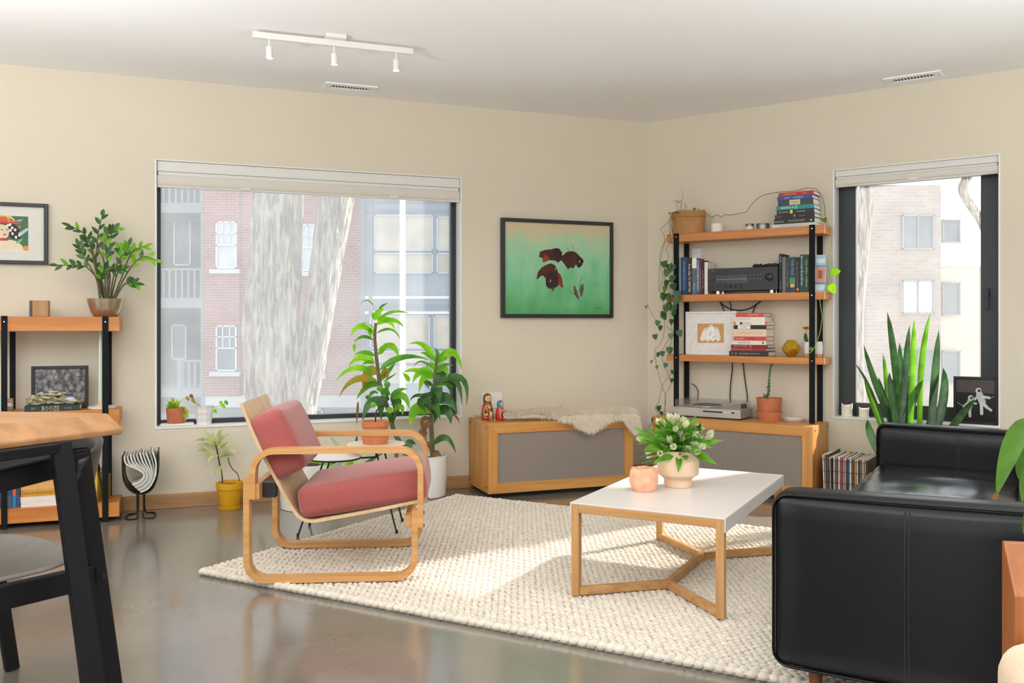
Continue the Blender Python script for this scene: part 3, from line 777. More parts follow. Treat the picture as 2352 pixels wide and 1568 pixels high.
for sx in (-1, 1):
    for sy in (-1, 1):
        a, b = sorted((sx * (hx - .006), sx * (hx - .006 - lg))); c, d = sorted((sy * hy, sy * (hy - lg)))
        MB(FT2).box(a, b, c, d, RZ, tz - .006).build('leg', M_OAK, ct, bevel=.002)
jn = [FT2.Z(1530, 1330, RZ + .036), FT2.Z(1612, 1272, RZ + .036)]
j0, j1 = (0, jn[0].y, RZ + .018), (0, jn[1].y, RZ + .018)
j0 = (0, -hy + .30, RZ + .018); j1 = (0, hy - .30, RZ + .018)
MB(FT2).bar(j0, j1, .026, .034).build('stretcher', M_OAKX, ct, bevel=.002)
for sx in (-1, 1):
    for sy, j in ((-1, j0), (1, j1)):
        MB(FT2).bar(j, (sx * (hx - .025), sy * (hy - .02), RZ + .018), .026, .034).build('stretcher', M_OAKX, ct, bevel=.002)

# ------------------------------------------------------------------ black leather sofa
M_LEA = plain('black_leather', '#08090b', .32, var=.12, vs=30, bump=.04, bs=160, spec=.3)
M_LEAS = plain('black_leather_seat', '#0e0f11', .2, var=.12, vs=30, bump=.02, bs=160, spec=.5)
M_LEG = wood('walnut_leg', '#6e3d20', '#8a5230', 'z', .45)
FS = Frame((.812, 2.752), R(-30.5))       # origin: front corner of the near arm; x towards the back of the sofa, y along its length
so = thing('sofa', 'black leather sofa with slim piped arms', 'sofa', FS, .45, 1.15, .029)
SL, AD, AW, AZ, SZ0 = 2.36, .95, .155, .655, .105
def arm(y0, tilt, name='arm'):
    def wp(v): v.z += tilt * (v.x / AD + .5) * (1 if v.z > 0 else 0) - .006 * math.cos(3 * v.x / AD) * (v.z > 0); return v
    a = MB(FS).rbox(AD / 2, y0 + AW / 2, (AZ + SZ0) / 2, AD, AW, AZ - SZ0, .045, 12, (0, .012, .008), wp).build(name, M_LEA, so, smooth=179)
    for yy in (y0 - .002, y0 + AW + .002):       # piping around the side faces
        inn = .012 if yy < y0 else -.012; r_ = .05; pts = []
        hxx, hz = AD / 2, (AZ - SZ0) / 2
        for cx0, cz0, a0 in ((hxx - r_, hz - r_, 0), (-hxx + r_, hz - r_, 90), (-hxx + r_, -hz + r_, 180), (hxx - r_, -hz + r_, 270)):
            for k in range(6):
                an = R(a0 + 90 * k / 5); v = Vector((cx0 + r_ * math.cos(an), 0, cz0 + r_ * math.sin(an))); v = wp(v)
                pts.append((AD / 2 + v.x * .985, yy + inn, (AZ + SZ0) / 2 + v.z * .975))
        MB(FS).tube(pts, .0045, 6, closed=True).build('piping', M_LEA, a, smooth=60)
    for yy in (y0 - .0095, y0 + AW + .0095):
        for dx in (-.006, .006):
            MB(FS).tube([(.395 + dx, (y0 - .0008 - .0118 * 4 * k * (1 - k)) if yy < y0 else (y0 + AW + .0008 + .0118 * 4 * k * (1 - k)), SZ0 + .03 + (AZ - SZ0 - .06) * k + tilt * .4 * k) for k in [i / 6 for i in range(7)]], .0022, 5).build('seam', M_BLACK, a)
    return a
arm(0, .022); arm(SL - AW, -.012)
MB(FS).rbox(AD / 2 + .02, SL / 2, .20, AD - .06, SL - 2 * AW, .18, .03, 8).build('seat_base', M_LEA, so, smooth=179)
ly = (SL - 2 * AW) / 2
for k in (0, 1):
    def wr(v, k=k):
        v.z += .012 * noise.noise(Vector((v.x * 4, v.y * 9 + k * 5, 0))) + (.006 * noise.noise(Vector((v.x * 22, v.y * 6, 3)))if v.z > 0 else 0); return v
    c_ = MB(FS).rbox(.335 + .02, AW + ly * (k + .5), .365, .70, ly - .004, .165, .05, 22, (.012, .006, .024), wr).build('seat_cushion', M_LEAS, so, smooth=179)
    b_ = MB(FS @ Matrix() if False else FS.M @ T(.79, AW + ly * (k + .5), .60) @ Matrix.Rotation(R(10), 4, 'Y')).rbox(0, 0, 0, .19, ly - .004, .40, .06, 12, (.02, .006, .01)).build('back_cushion', M_LEA, so, smooth=179)
MB(FS).rbox(AD - .045, SL / 2, .44, .11, SL - 2 * AW, .66, .04, 8).build('back_frame', M_LEA, so, smooth=179)
for x in (.12, AD - .12):
    for y in (.09, SL - .09):
        MB(FS).lathe([(.017, .029), (.026, SZ0 + .01)], 14, (x, y, .0)).build('leg', M_LEG, so, smooth=40)

# ------------------------------------------------------------------ dining table and chair
M_SLAB = wood('live_edge_slab', '#94683f', '#b38456', 'x', .42, .7)
zt = .92; Q0 = onz(248, 949, zt); e1 = Vector((-.47, -.883)); e2 = Vector((-.985, .172)); th_ = .058
FD = Frame((Q0.x, Q0.y), 0)
dt = thing('dining_table', 'thick wooden counter-height table with slanted black steel legs', 'table', FD, -.8, -.35, 0)
pt = [Vector((0, 0)), e1 * .95, e1 * .95 + e2 * 1.7, e2 * 1.7]          # top outline
o_ = .052
pb = [Vector((o_, -.018)), e1 * .95 + Vector((o_ * .7, -o_)), e1 * .95 + e2 * 1.7 + Vector((-o_, -o_)), e2 * 1.7 + Vector((-o_, o_ * .4))]
pm = [Vector((o_ * 1.02, -.016)), pb[1], pb[2], pb[3]]
mb = MB(FD); nn = 4
V_ = [(p.x, p.y, zt) for p in pt] + [(p.x, p.y, zt - .042) for p in pm] + [(p.x * .985, p.y * .985, zt - th_) for p in pb]
mb.add(V_, [(3, 2, 1, 0)] + [(a, (a + 1) % 4, 4 + (a + 1) % 4, 4 + a) for a in range(4)] + [(4 + a, 4 + (a + 1) % 4, 8 + (a + 1) % 4, 8 + a) for a in range(4)] + [(8, 9, 10, 11)])
mb.build('slab_top', M_SLAB, dt, bevel=.004)
def dleg(pxt, pyt, dt_, pxb, db, wx, wy):
    a = at(pxt, pyt, dt_); a.z = zt - th_; b = at(pxb, 1568, db); b.z = 0
    return a, b
ta = at(138, 1012, 2.36); ta.z = zt - th_; tb = at(238, 1568, 2.30); tb.z = 0
tb = ta + (tb - ta) * 1.0
def slab_leg(a, b): 
    M_ = MB(); side = Vector((.62, -.785, 0))
    return M_.bar(a, b, .048, .054, up=side)
slab_leg(ta, tb).build('table_leg', M_STEEL, dt, bevel=.003)
e1v, e2v = Vector((e1.x, e1.y, 0)), Vector((e2.x, e2.y, 0))
ta2, tb2 = ta + e1v * .70, tb + e1v * .70 + Vector((-.10, -.02, 0))
slab_leg(ta2, tb2).build('table_leg', M_STEEL, dt, bevel=.003)
for a, b in ((ta, tb), (ta2, tb2)):
    slab_leg(a + e2v * 1.25, b + e2v * 1.35).build('table_leg', M_STEEL, dt, bevel=.003)
up_ = Vector((0, 0, -.013))
for s_ in (0, 1.25):
    MB().bar(ta + e2v * s_ + up_, ta2 + e2v * s_ + up_, .05, .026).build('apron', M_STEEL, dt, bevel=.003)

FH = Frame((-1.59, 2.576), math.atan2(-.8, -.6))       # x forward, y to the sitter's left
dc = thing('dining_chair', 'black chair with curved leather back and grey seat beside the wooden table', 'chair', FH, 0, 0, 0)
M_CHB = plain('chair_black', '#0f0f11', .5, var=.1, spec=.25); M_CHS = plain('grey_seat', '#8b857d', .8, var=.06, vs=20, bump=.1)
M_CHL = plain('chair_leather', '#2a2a2d', .36, var=.12, vs=25, bump=.1, bs=200)
for sy in (-1, 1):
    yy = sy * .345
    MB(FH).hexa([(-.285, yy - .014, 0), (-.238, yy - .014, 0), (-.238, yy + .014, 0), (-.285, yy + .014, 0)], [(-.170, yy - .014, .83), (-.118, yy - .014, .83), (-.118, yy + .014, .83), (-.170, yy + .014, .83)]).build('rear_leg', M_CHB, dc, bevel=.008)
    MB(FH).hexa([(.23, yy - .016, 0), (.285, yy - .016, 0), (.285, yy + .016, 0), (.23, yy + .016, 0)], [(.17, yy - .016, .725), (.225, yy - .016, .725), (.225, yy + .016, .725), (.17, yy + .016, .725)]).build('front_leg', M_CHB, dc, bevel=.008)
    MB(FH).hexa([(-.16, yy - .018, .765), (.25, yy - .018, .715), (.25, yy + .018, .715), (-.16, yy + .018, .765)], [(-.16, yy - .018, .822), (.25, yy - .018, .772), (.25, yy + .018, .772), (-.16, yy + .018, .822)]).build('armrest', M_CHB, dc, bevel=.005)
    MB(FH).box(-.19, .22, yy - .014, yy + .014, .425, .49).build('seat_rail', M_CHB, dc, bevel=.003)
    for x, z in ((-.148, .79), (-.205, .455)):
        mm = FH.M @ T(x, yy + sy * .017, z) @ Matrix.Rotation(R(90), 4, 'X')
        MB(mm).lathe([(.008, -.002), (.008, .002)], 12).build('bolt', M_BLACK, dc)
MB(FH).box(.17, .20, -.31, .31, .425, .48).build('front_rail', M_CHB, dc, bevel=.003)
def seatf(u, v):
    a = 2 * math.pi * u; r_ = v; x = math.copysign(abs(math.cos(a)) ** .75, math.cos(a)) * .24 * r_; y = math.copysign(abs(math.sin(a)) ** .75, math.sin(a)) * .30 * r_
    return (x + .01, y, .492 - .03 * (1 - r_ ** 2) - .0 * v)
MB(FH).grid(36, 10, seatf, wrap=True).build('seat_pan', M_CHS, dc, smooth=179, solid=.012)
def backf(u, v):                  # curved band around the back
    a = R(-78 + 156 * u); k = math.cos(R(-78 + 156 * u)); z0 = .655 + .02 * (1 - k)
    hh = .17 * (.55 + .45 * k)
    return (-.08 - (.20 + .035 * v) * math.cos(a), (.345 + .03 * v) * math.sin(a), z0 + .02 + hh * v)
MB(FH).grid(28, 6, backf).build('back_band', M_CHL, dc, smooth=179, solid=.018)

# ------------------------------------------------------------------ wooden lounge chair at the right edge (only its arm and cushion show)
M_TEAK = wood('teak', '#8a4a1e', '#ab6733', 'z', .4, .8)
cA = at(2300, 1240, 1.95)
FL = Frame((cA.x, cA.y), R(-12))
lc = thing('lounge_chair', 'low teak lounge chair with pale wool seat cushion beside the sofa', 'chair', FL, .33, -.30, 0)
za = cA.z
for x in (0, .58):                       # back posts, their front face chamfered back at the top
    pf = [(-.085, 0), (0, 0), (0, za), (-.014, za), (-.085, za - .10)]
    mb = MB(FL); n = len(pf)
    mb.add([(x, y, z) for y, z in pf] + [(x + .085, y, z) for y, z in pf], [tuple(range(n)), tuple(range(2 * n - 1, n - 1, -1))] + [(i, n + i, n + (i + 1) % n, (i + 1) % n) for i in range(n)])
    mb.build('back_post', M_TEAK, lc, bevel=.004)
for z in (za - .13, za - .26): MB(FL).box(.085, .58, -.06, -.03, z, z + .09).build('back_slat', M_TEAK, lc, bevel=.004)
for x in (0, .615):
    MB(FL).box(x, x + .05, -.64, -.085, .27, .35).build('side_rail', M_TEAK, lc, bevel=.003)
    MB(FL).box(x, x + .05, -.69, -.64, 0, .35).build('front_leg', M_TEAK, lc, bevel=.004)
MB(FL).box(.05, .615, -.685, -.65, .28, .35).build('front_rail', M_TEAK, lc, bevel=.003)
M_WOOLC = plain('pale_wool', '#d3b594', .95, var=.08, vs=90, bump=.35, bs=350, sheen=.4)
zs = at(2310, 1482, 1.80).z
MB(FL).rbox(.297, -.385, .351 + (zs - .351) / 2, .69, .59, zs - .351, .06, 12, (.01, .01, .02)).build('seat_cushion', M_WOOLC, lc, smooth=179)

# ------------------------------------------------------------------ two-tier plant table
tt = thing('plant_table', 'two-tier round plant table with thin black metal legs behind the armchair', 'table', FW, -.92, 5.05, 0)
cl, cu_ = at(768, 1047, 4.96), at(864, 1018, 5.06)
M_TT = plain('pale_table_top', '#e6dfd8', .3, var=.02); 
for c_, r_, nm in ((cl, .150, 'lower_top'), (cu_, .170, 'upper_top')):
    t_ = MB().lathe([(r_ - .004, 0), (r_, .004), (r_, .010), (r_ - .003, .013)], 40, (c_.x, c_.y, c_.z - .013)).build(nm, M_TT if nm == 'lower_top' else plain('pale_ply_top', '#e0cfb4', .35, var=.03), tt, smooth=30)
    MB().lathe([(r_ + .001, 0), (r_ + .0025, .001), (r_ + .0025, .008), (r_ + .001, .009)], 40, (c_.x, c_.y, c_.z - .014), cap=(False, False)).build('rim', M_BLACK, t_, smooth=40)
for (px, py), c_, dx in (((684, 1232), cl, -.05), ((711, 1207), cl, -.03), ((911, 1224), cu_, .0), ((924, 1197), cu_, .03)):
    zf = .029 if px > 800 else 0; b_ = onz(px, py, zf); t_ = Vector((c_.x + dx, c_.y + (-.04 if py > 1210 else .05), c_.z - .014))
    g_ = MB().tube([(b_.x, b_.y, zf + .002), t_], .0052, 8).build('leg', M_BLACK, tt, smooth=60)
    MB().lathe([(.008, 0), (.008, .018)], 8, (b_.x, b_.y, zf)).build('foot', M_BLACK, g_, smooth=60)
MB().bar((cl.x, cl.y, cl.z - .02), (cu_.x, cu_.y, cl.z - .02), .02, .008).build('cross_bar', M_BLACK, tt)
MB().tube([(cu_.x, cu_.y, cl.z - .02), (cu_.x, cu_.y, cu_.z - .012)], .006, 8).build('riser', M_BLACK, tt)

# ================================================================== THINGS ON THE SHELVES
def col(c, rough=.55): return plain('c_' + c[1:] + ('' if rough == .55 else str(rough)), c, rough, var=.05, vs=25)
def book(label, fr, x0, x1, y0, y1, z0, z1, c, group, texts=(), patches=(), lying=True, pages='#ece7dc'):
    """spine towards the room (-y); lying flat or upright"""
    b = thing('book', label, 'book', fr, (x0 + x1) / 2, (y0 + y1) / 2, z0, group); m_ = col(c); k = .0022
    mb = MB(fr).box(x0, x1, y0, y0 + k, z0, z1)
    if lying: mb.box(x0, x1, y0 + k, y1, z0, z0 + k).box(x0, x1, y0 + k, y1, z1 - k, z1)
    else: mb.box(x0, x0 + k, y0 + k, y1, z0, z1).box(x1 - k, x1, y0 + k, y1, z0, z1)
    cv = mb.build('cover', m_, b)
    e = .004
    if lying: MB(fr).box(x0 + e, x1 - e, y0 + k, y1 - e, z0 + k, z1 - k).build('page_block', plain('pages_' + pages[1:], pages, .85, var=.08, vs=300), b)
    else: MB(fr).box(x0 + k, x1 - k, y0 + k, y1 - e, z0 + .001, z1 - e).build('page_block', plain('pages_' + pages[1:], pages, .85, var=.08, vs=300), b)
    W, H = x1 - x0, z1 - z0
    for (u0, u1, v0, v1, cc) in patches:
        MB(fr).box(x0 + W * u0, x0 + W * u1, y0 - .0004, y0, z0 + H * v0, z0 + H * v1).build('spine_panel', col(cc), cv)
    for (s_, u, v, wu, hv, cc) in texts:
        if lying: text(cv, s_, fr.M @ T(x0 + W * u, y0 - .0009, z0 + H * v), W * wu, H * hv, col(cc))
        else: text(cv, s_, fr.M @ T(x0 + W * u, y0 - .0009, z0 + H * v), H * hv, W * wu, col(cc), vert=True)
    return b
def stack(fr, y0, rows, ztop, zbot, group, place, dep):
    tot = sum(r[2] for r in rows); z = zbot; n = len(rows)
    for i in range(n - 1, -1, -1):
        px0, px1, t_, c, desc, tx, pt_ = rows[i]
        h = (ztop - zbot) * t_ / tot
        pos = 'topmost' if i == 0 else ('lowest' if i == n - 1 else None)
        lab = '%s, %s of the stack %s' % (desc, pos, place) if pos else '%s in the stack %s' % (desc, place)
        xx0, xx1 = fr.Y(px0, 600, y0).x, fr.Y(px1, 600, y0).x
        jit = random.Random(i + n).uniform(0, .012)
        book(lab, fr, xx0, xx1, y0, y0 + dep - jit, z + .0003, z + h - .0003, c, group, tx, pt_)
        z += h
z1_ = FB.Y(1828, 440, -.195).z
stack(FB, -.195, [
    (1788, 1869, 9, '#b5302f', 'red paperback', [('HUMAN IDEAS', .33, .5, .36, .5, '#e8b25a'), ('··32', .72, .5, .14, .4, '#e8b25a')], []),
    (1785, 1866, 9, '#2a56a0', 'bright blue paperback', [('QUEST', .28, .5, .17, .5, '#cdd6e4'), ('NOMADS', .6, .5, .28, .45, '#cdd6e4')], []),
    (1787, 1868, 14, '#45413f', 'dark grey book with a cream spine label', [('THE WILD', .48, .5, .22, .4, '#3c2a22')], [(.33, .63, .08, .95, '#ddc9a2')]),
    (1783, 1870, 10, '#1f8f8b', 'teal paperback', [('SARAH MOSS VII', .29, .5, .36, .55, '#d9efe9')], [(.50, .56, .02, .98, '#57c6bd')]),
    (1784, 1870, 11, '#2c2d2f', 'black book with a small yellow square', [('DARK MATTERS', .18, .5, .26, .28, '#d8d8d4'), ('THE READER', .65, .5, .22, .25, '#d8d8d4')], [(.36, .43, .1, .9, '#e0d84a')]),
    (1780, 1871, 10, '#232425', 'black book with gilt ornaments', [('NOVA', .10, .5, .12, .6, '#8f8450'), ('9', .5, .5, .05, .7, '#d8d8d4'), ('SAGA', .68, .5, .16, .4, '#8f8450')], []),
    (1778, 1871, 13, '#26282a', 'thick black book with a white dot', [('EDEN ROBINSON', .13, .45, .22, .24, '#d8d8d4'), ('TRICKSTER DRIFT', .56, .5, .42, .38, '#b9a96c')], [(.90, .93, .3, .6, '#e8e8e4')]),
    (1772, 1876, 8, '#c9cfcd', 'wide pale grey book', [('SMALL SPACES GRAND LIVING', .44, .5, .46, .4, '#97a09e')], [])],
    z1_, SHB[0], 'books stacked at the end of the top board', 'on the top board', .165)
zt3, y3 = FB.Y(1720, 718.5, -.185).z, -.185
stack(FB, y3, [
    (1690, 1754, 9, '#d2504a', 'red and orange paperback', [('THE FUTURE', .62, .5, .4, .4, '#f0c890')], []),
    (1687, 1757, 9.5, '#e9e4dd', 'white paperback', [('THE WAITING YEARS', .3, .5, .5, .35, '#b3aca4')], []),
    (1685, 1762, 8, '#ece3d2', 'white paperback with orange spine ends', [('ORSON', .42, .5, .24, .55, '#d98a4a')], [(0, .08, .05, .95, '#e8963a'), (.94, 1, .05, .95, '#dd5b3c'), (.19, .27, .2, .8, '#2b2522')]),
    (1685, 1760, 9, '#242223', 'black paperback with a white label', [('STAY', .31, .5, .2, .5, '#8c8886')], [(.13, .52, .05, .95, '#ece9e4')]),
    (1685, 1760, 16, '#e8c9ae', 'thick peach-coloured book', [('LETTERS OF THE WORLD', .52, .5, .8, .26, '#c99f7f')], []),
    (1685, 1760, 9, '#cf4b4f', 'red paperback with black lettering', [('MACHINES', .18, .5, .28, .32, '#f1c7be'), ('IN NATURE', .54, .5, .22, .4, '#3c1b1c'), ('>', .92, .5, .05, .4, '#3c1b1c')], []),
    (1682, 1760, 9, '#e6dccb', 'cream paperback', [('REVENGE', .36, .5, .36, .5, '#8c857c')], [(.88, .93, .25, .75, '#555048')]),
    (1679, 1763, 6.5, '#7e2330', 'thin maroon book', [('BOOK OF LIFE', .27, .5, .36, .6, '#d6a7a2')], [(.5, .58, .05, .95, '#c8414a')]),
    (1679, 1760, 7.5, '#8c2a2f', 'maroon book with orange lettering', [('WOMEN, A BEAUTY STORY', .33, .5, .6, .5, '#e0905a')], []),
    (1675, 1765, 11, '#2b262c', 'thick black hardback', [('MARGARET ATWOOD', .52, .5, .54, .3, '#b9aeb4'), ('[·]', .13, .5, .11, .5, '#b9aeb4')], [])],
    zt3, SHB[2], 'books stacked on the lowest board', "on the tall shelf's lowest board", .165)
# upright books on the middle board
def upright(rows, y0, place, group):
    for px0, px1, pyt, c, desc, tx, pt_, dep in rows:
        xx0, xx1 = FB.Y(px0, 620, y0).x + .0006, FB.Y(px1, 620, y0).x - .0006
        book('%s %s' % (desc, place), FB, xx0, xx1, y0, y0 + dep, SHB[1] + .0003, FB.Y(px0, pyt, y0).z, c, group, tx, pt_, lying=False)
upright([
    (1559.5, 1564, 591, '#9db9c2', 'thin pale blue book', [], [], .14),
    (1564, 1578, 591, '#28456f', 'thick navy book', [('West Wingward | Within Our Power', .5, .5, .35, .8, '#a9c3dc')], [], .15),
    (1578, 1589.5, 592, '#29221f', 'black and white lettered book', [('From CALL TO WRITTEN', .5, .45, .45, .75, '#efeae4')], [], .14),
    (1589.5, 1600, 592.5, '#5a646c', 'grey book with a white block on its spine', [('THE HILLS', .5, .2, .3, .25, '#d0d6da')], [(0, 1, .72, 1, '#eee7df')], .14),
    (1600, 1606, 596, '#5e7fa6', 'slim blue and white book', [('The Light Years', .5, .5, .5, .7, '#eef0f2')], [(0, 1, .0, .08, '#2a4a78')], .14),
    (1606, 1611, 597, '#6f2229', 'slim dark red book', [('THE BRIDGE', .5, .45, .4, .6, '#d8b0a8')], [], .14),
    (1611, 1618, 600, '#262226', 'black paperback', [('A SMALL NOVEL', .5, .45, .35, .55, '#a8a2a6')], [], .14),
    (1618, 1625.5, 602, '#e4dfd2', 'cream book', [], [], .14)], -.175, 'standing left of the hi-fi receiver', 'books left of the receiver')
upright([
    (1789, 1797, 583, '#1f1f21', 'tall black book', [('NOTES', .5, .85, .4, .14, '#d5d5d2'), ('THE INK', .5, .2, .3, .2, '#98989a')], [], .15),
    (1797, 1804.5, 590, '#6b7377', 'plain grey book', [], [], .13),
    (1804.5, 1813, 591, '#3b3634', 'dark brown book with gilt lettering', [('Such a Strange Night', .5, .5, .4, .7, '#b79a5f')], [], .14),
    (1813, 1827, 591, '#27435c', 'navy book with a yellow moon', [('THE TALE', .5, .72, .3, .42, '#9fc0c4')], [(0, 1, .24, .42, '#4f8a68'), (.15, .85, .15, .24, '#e0b75a')], .14),
    (1827, 1837, 591, '#232120', 'black book with an orange dot', [('The Red Tent', .35, .65, .3, .45, '#b0aca8'), ('NOVEL', .5, .28, .25, .25, '#b0aca8')], [(.25, .75, .05, .13, '#d98552')], .14),
    (1837, 1847.5, 584.5, '#1d4a44', 'dark green book with white lettering', [('dare to lead  Brene Brown', .5, .58, .5, .78, '#e5ede8')], [], .15),
    (1847.5, 1857, 584.5, '#234d39', 'moss green book with yellow lettering', [('WILD WINDS · A MEMOIR', .5, .5, .45, .72, '#d4c469')], [], .15),
    (1857, 1863, 585, '#20302b', 'very dark green book', [], [], .14)], -.17, 'standing right of the hi-fi receiver', 'books right of the receiver')

# ------------------------------------------------------------------ hi-fi receiver
y0 = -.185; rx0, rx1 = FB.Y(1627, 640, y0).x, FB.Y(1786, 640, y0).x
rz0, rz1 = FB.Y(1700, 667, y0).z, FB.Y(1700, 614.5, y0).z; W = rx1 - rx0; H = rz1 - rz0
M_HIFI = plain('hifi_black', '#26282b', .45, var=.04); M_HIFI2 = plain('hifi_panel', '#141517', .25, var=.04)
rc = thing('hifi_receiver', 'black hi-fi receiver with a large volume knob', 'receiver', FB, (rx0 + rx1) / 2, -.09, SHB[1])
MB(FB).box(rx0, rx1, y0 + .006, -.035, rz0, rz1).build('casing', M_HIFI, rc, bevel=.002)
fp = MB(FB).box(rx0, rx1, y0, y0 + .006, rz0, rz1).build('front_panel', M_HIFI, rc, bevel=.0015)
def fpb(u0, u1, v0, v1, m_, nm, pr=.0015): return MB(FB).box(rx0 + W * u0, rx0 + W * u1, y0 - pr, y0, rz0 + H * v0, rz0 + H * v1).build(nm, m_, fp, bevel=.0006)
fpb(.11, .58, .32, .70, M_HIFI2, 'display'); fpb(.12, .57, .49, .515, plain('display_glint', '#8e8a82', .3), 'dial_line', .0022)
fpb(.04, .09, .46, .58, M_BLACK, 'power_button', .004)
for r_, n in ((.62, 4), (.45, 4)):
    for k in range(n): fpb(.60 + .05 * k, .64 + .05 * k, r_, r_ + .09, M_HIFI2, 'button', .003)
for k in range(5): fpb(.61 + .02 * k, .624 + .02 * k, .16, .2, M_HIFI2, 'button', .002)
for k in range(5): fpb(.61 + .02 * k, .624 + .02 * k, .24, .28, M_HIFI2, 'button', .002)
def knob(u, v, r_, ln):
    mm = FB.M @ T(rx0 + W * u, y0, rz0 + H * v) @ Matrix.Rotation(R(90), 4, 'X')
    MB(mm).lathe([(r_, 0), (r_, ln * .8), (r_ * .85, ln)], 20).build('knob', M_HIFI2, fp, smooth=40)
knob(.885, .55, .026, .016)
for k in range(4): knob(.245 + .075 * k, .20, .008, .014)
knob(.06, .17, .005, .006)
text(fp, 'YAMAHA', FB.M @ T(rx0 + W * .065, y0 - .0012, rz0 + H * .9), W * .05, H * .045, col('#8e8e8e'))
for u in (.08, .86):
    MB(FB).lathe([(.022, 0), (.022, rz0 - SHB[1])], 20, (rx0 + W * u + .02, y0 + .035, SHB[1])).build('foot', M_CHROME, rc, smooth=40)
    MB(FB).lathe([(.022, 0), (.022, rz0 - SHB[1])], 20, (rx0 + W * u + .02, -.06, SHB[1])).build('foot', M_CHROME, rc, smooth=40)
for u0, u1, lab in ((.62, .76, 'black game controller lying on the receiver'), (.78, .98, 'black remote control lying on the receiver')):
    g = thing('remote_control', lab, 'remote', FB, rx0 + W * (u0 + u1) / 2, -.12, rz1)
    MB(FB).rbox(rx0 + W * (u0 + u1) / 2, -.12, rz1 + .0115, W * (u1 - u0), .06, .022, .010, 6).build('shell', M_BLACK, g, smooth=179)
    for k in (-1, 1):
        MB(FB).lathe([(.006, 0), (.006, .006)], 12, (rx0 + W * (u0 + u1) / 2 + k * .018, -.125, rz1 + .021)).build('thumb_button', M_HIFI2, g)

# card with a picture, leaning at the right end of the middle board
k0, k1 = FB.Y(1873, 600, -.15).x, FB.Y(1898, 600, -.13).x
cdk = thing('picture_card', 'pale blue picture book facing out at the end of the middle board', 'book', FB, (k0 + k1) / 2, -.14, SHB[1])
kz = FB.Y(1885, 585, -.14).z
MB(FB).hexa([(k0, -.17, SHB[1] + .0005), (k1, -.155, SHB[1] + .0005), (k1, -.145, SHB[1] + .0005), (k0, -.16, SHB[1] + .0005)], [(k0, -.15, kz), (k1, -.135, kz), (k1, -.125, kz), (k0, -.14, kz)]).build('cover', col('#a9c6d2'), cdk)
def kp(u0, u1, v0, v1, c, nm='cover_print'):
    def g(u, v): return (k0 + (k1 - k0) * u, -.1706 + .015 * u + .02 * v, SHB[1] + (kz - SHB[1]) * v)
    MB(FB).add([g(u0, v0), g(u1, v0), g(u1, v1), g(u0, v1)], [(0, 1, 2, 3)]).build(nm, col(c), cdk)
kp(.08, .92, .28, .66, '#d98d6a'); kp(.0, 1, .68, .71, '#4b79b5'); kp(0, 1, .22, .26, '#4b79b5'); kp(.3, .7, .36, .58, '#8fb6cc'); kp(.1, .9, .06, .18, '#d3dfe2'); kp(.12, .9, .78, .90, '#dbe7ea')

# ------------------------------------------------------------------ top board: candle, tins
def lathe_thing(name, label, cat, fr, x, y, z, prof, mat, pname, group=None, n=24, smooth=40):
    r = thing(name, label, cat, fr, x, y, z, group); MB(fr).lathe(prof, n, (x, y, z)).build(pname, mat, r, smooth=smooth); return r
sB = .00302
def xB(px, y=-.11): return FB.Y(px, 600, y).x
M_WAX = plain('candle_wax', '#ece7de', .5, var=.02)
c_ = lathe_thing('pillar_candle', 'white pillar candle on the top board of the tall shelf', 'candle', FB, xB(1648), -.12, SHB[0], [(.040, 0), (.042, .002), (.042, .062), (.038, .066), (.034, .060)], M_WAX, 'wax')
MB(FB).tube([(xB(1648), -.12, SHB[0] + .058), (xB(1648), -.12, SHB[0] + .07)], .001, 5).build('wick', M_BLACK, c_)
M_TIN = plain('tin', '#8f8b84', .3, .8, var=.05); M_TINL = plain('tin_label', '#ddd8d2', .6)
for px, r_, h, lab in ((1722, .029, .046, 'small candle tin with white label on the top board'), (1752, .045, .042, 'wide round candle tin on the top board')):
    x = xB(px, -.14); t_ = lathe_thing('candle_tin', lab, 'tin', FB, x, -.14, SHB[0], [(r_ - .002, 0), (r_, .002), (r_, h * .7)], M_TIN, 'tin_body')
    MB(FB).lathe([(r_ + .001, 0), (r_ + .001, h * .24), (r_ - .002, h * .28)], 24, (x, -.14, SHB[0] + h * .72)).build('lid', plain('tin_lid', '#7c766e', .35, .7), t_, smooth=40)
    if r_ < .04: MB(FB).lathe([(r_ + .0006, 0), (r_ + .0006, h * .5)], 24, (x, -.14, SHB[0] + h * .1), cap=(False, False)).build('label_wrap', M_TINL, t_)

# ------------------------------------------------------------------ lowest board: framed ghosts, gold polyhedron, bud vases
g0, g1 = FB.Y(1574, 760, -.12).x, FB.Y(1692, 760, -.12).x; gz1 = FB.Y(1630, 715, -.12).z
gp = thing('framed_print', 'white-framed print of three ghosts leaning on the lowest board', 'picture', FB, (g0 + g1) / 2, -.1, SHB[2])
frame4(FB, g0, g1, SHB[2] + .0005, gz1, -.118, -.098, .014, M_WHITE, gp)
MB(FB).box(g0 + .012, g1 - .012, -.108, -.098, SHB[2] + .012, gz1 - .012).build('mat_board', plain('print_mat', '#e7e3df', .8), gp)
c3 = crop(1480, 680, 4.9)
def P3(pts, c, k, nm='print_shape'): print_poly(FB, -.1082 - .0004 * k, c3, pts, col(c), gp, nm)
P3([(598, 308), (895, 308), (895, 525), (598, 525)], '#c99a5c', 0, 'print_ground')
P3([(625, 480), (655, 400), (672, 365), (692, 352), (715, 362), (728, 420), (738, 380), (768, 350), (800, 352), (818, 348), (834, 370), (860, 470), (835, 510), (800, 485), (770, 510), (745, 490), (710, 515), (690, 490), (650, 510)], '#e9e7e4', 1, 'ghost')
P3([(715, 480), (712, 400), (722, 345), (742, 322), (765, 320), (778, 345), (790, 400), (800, 480), (775, 500), (750, 485)], '#f2f0ec', 2, 'ghost')
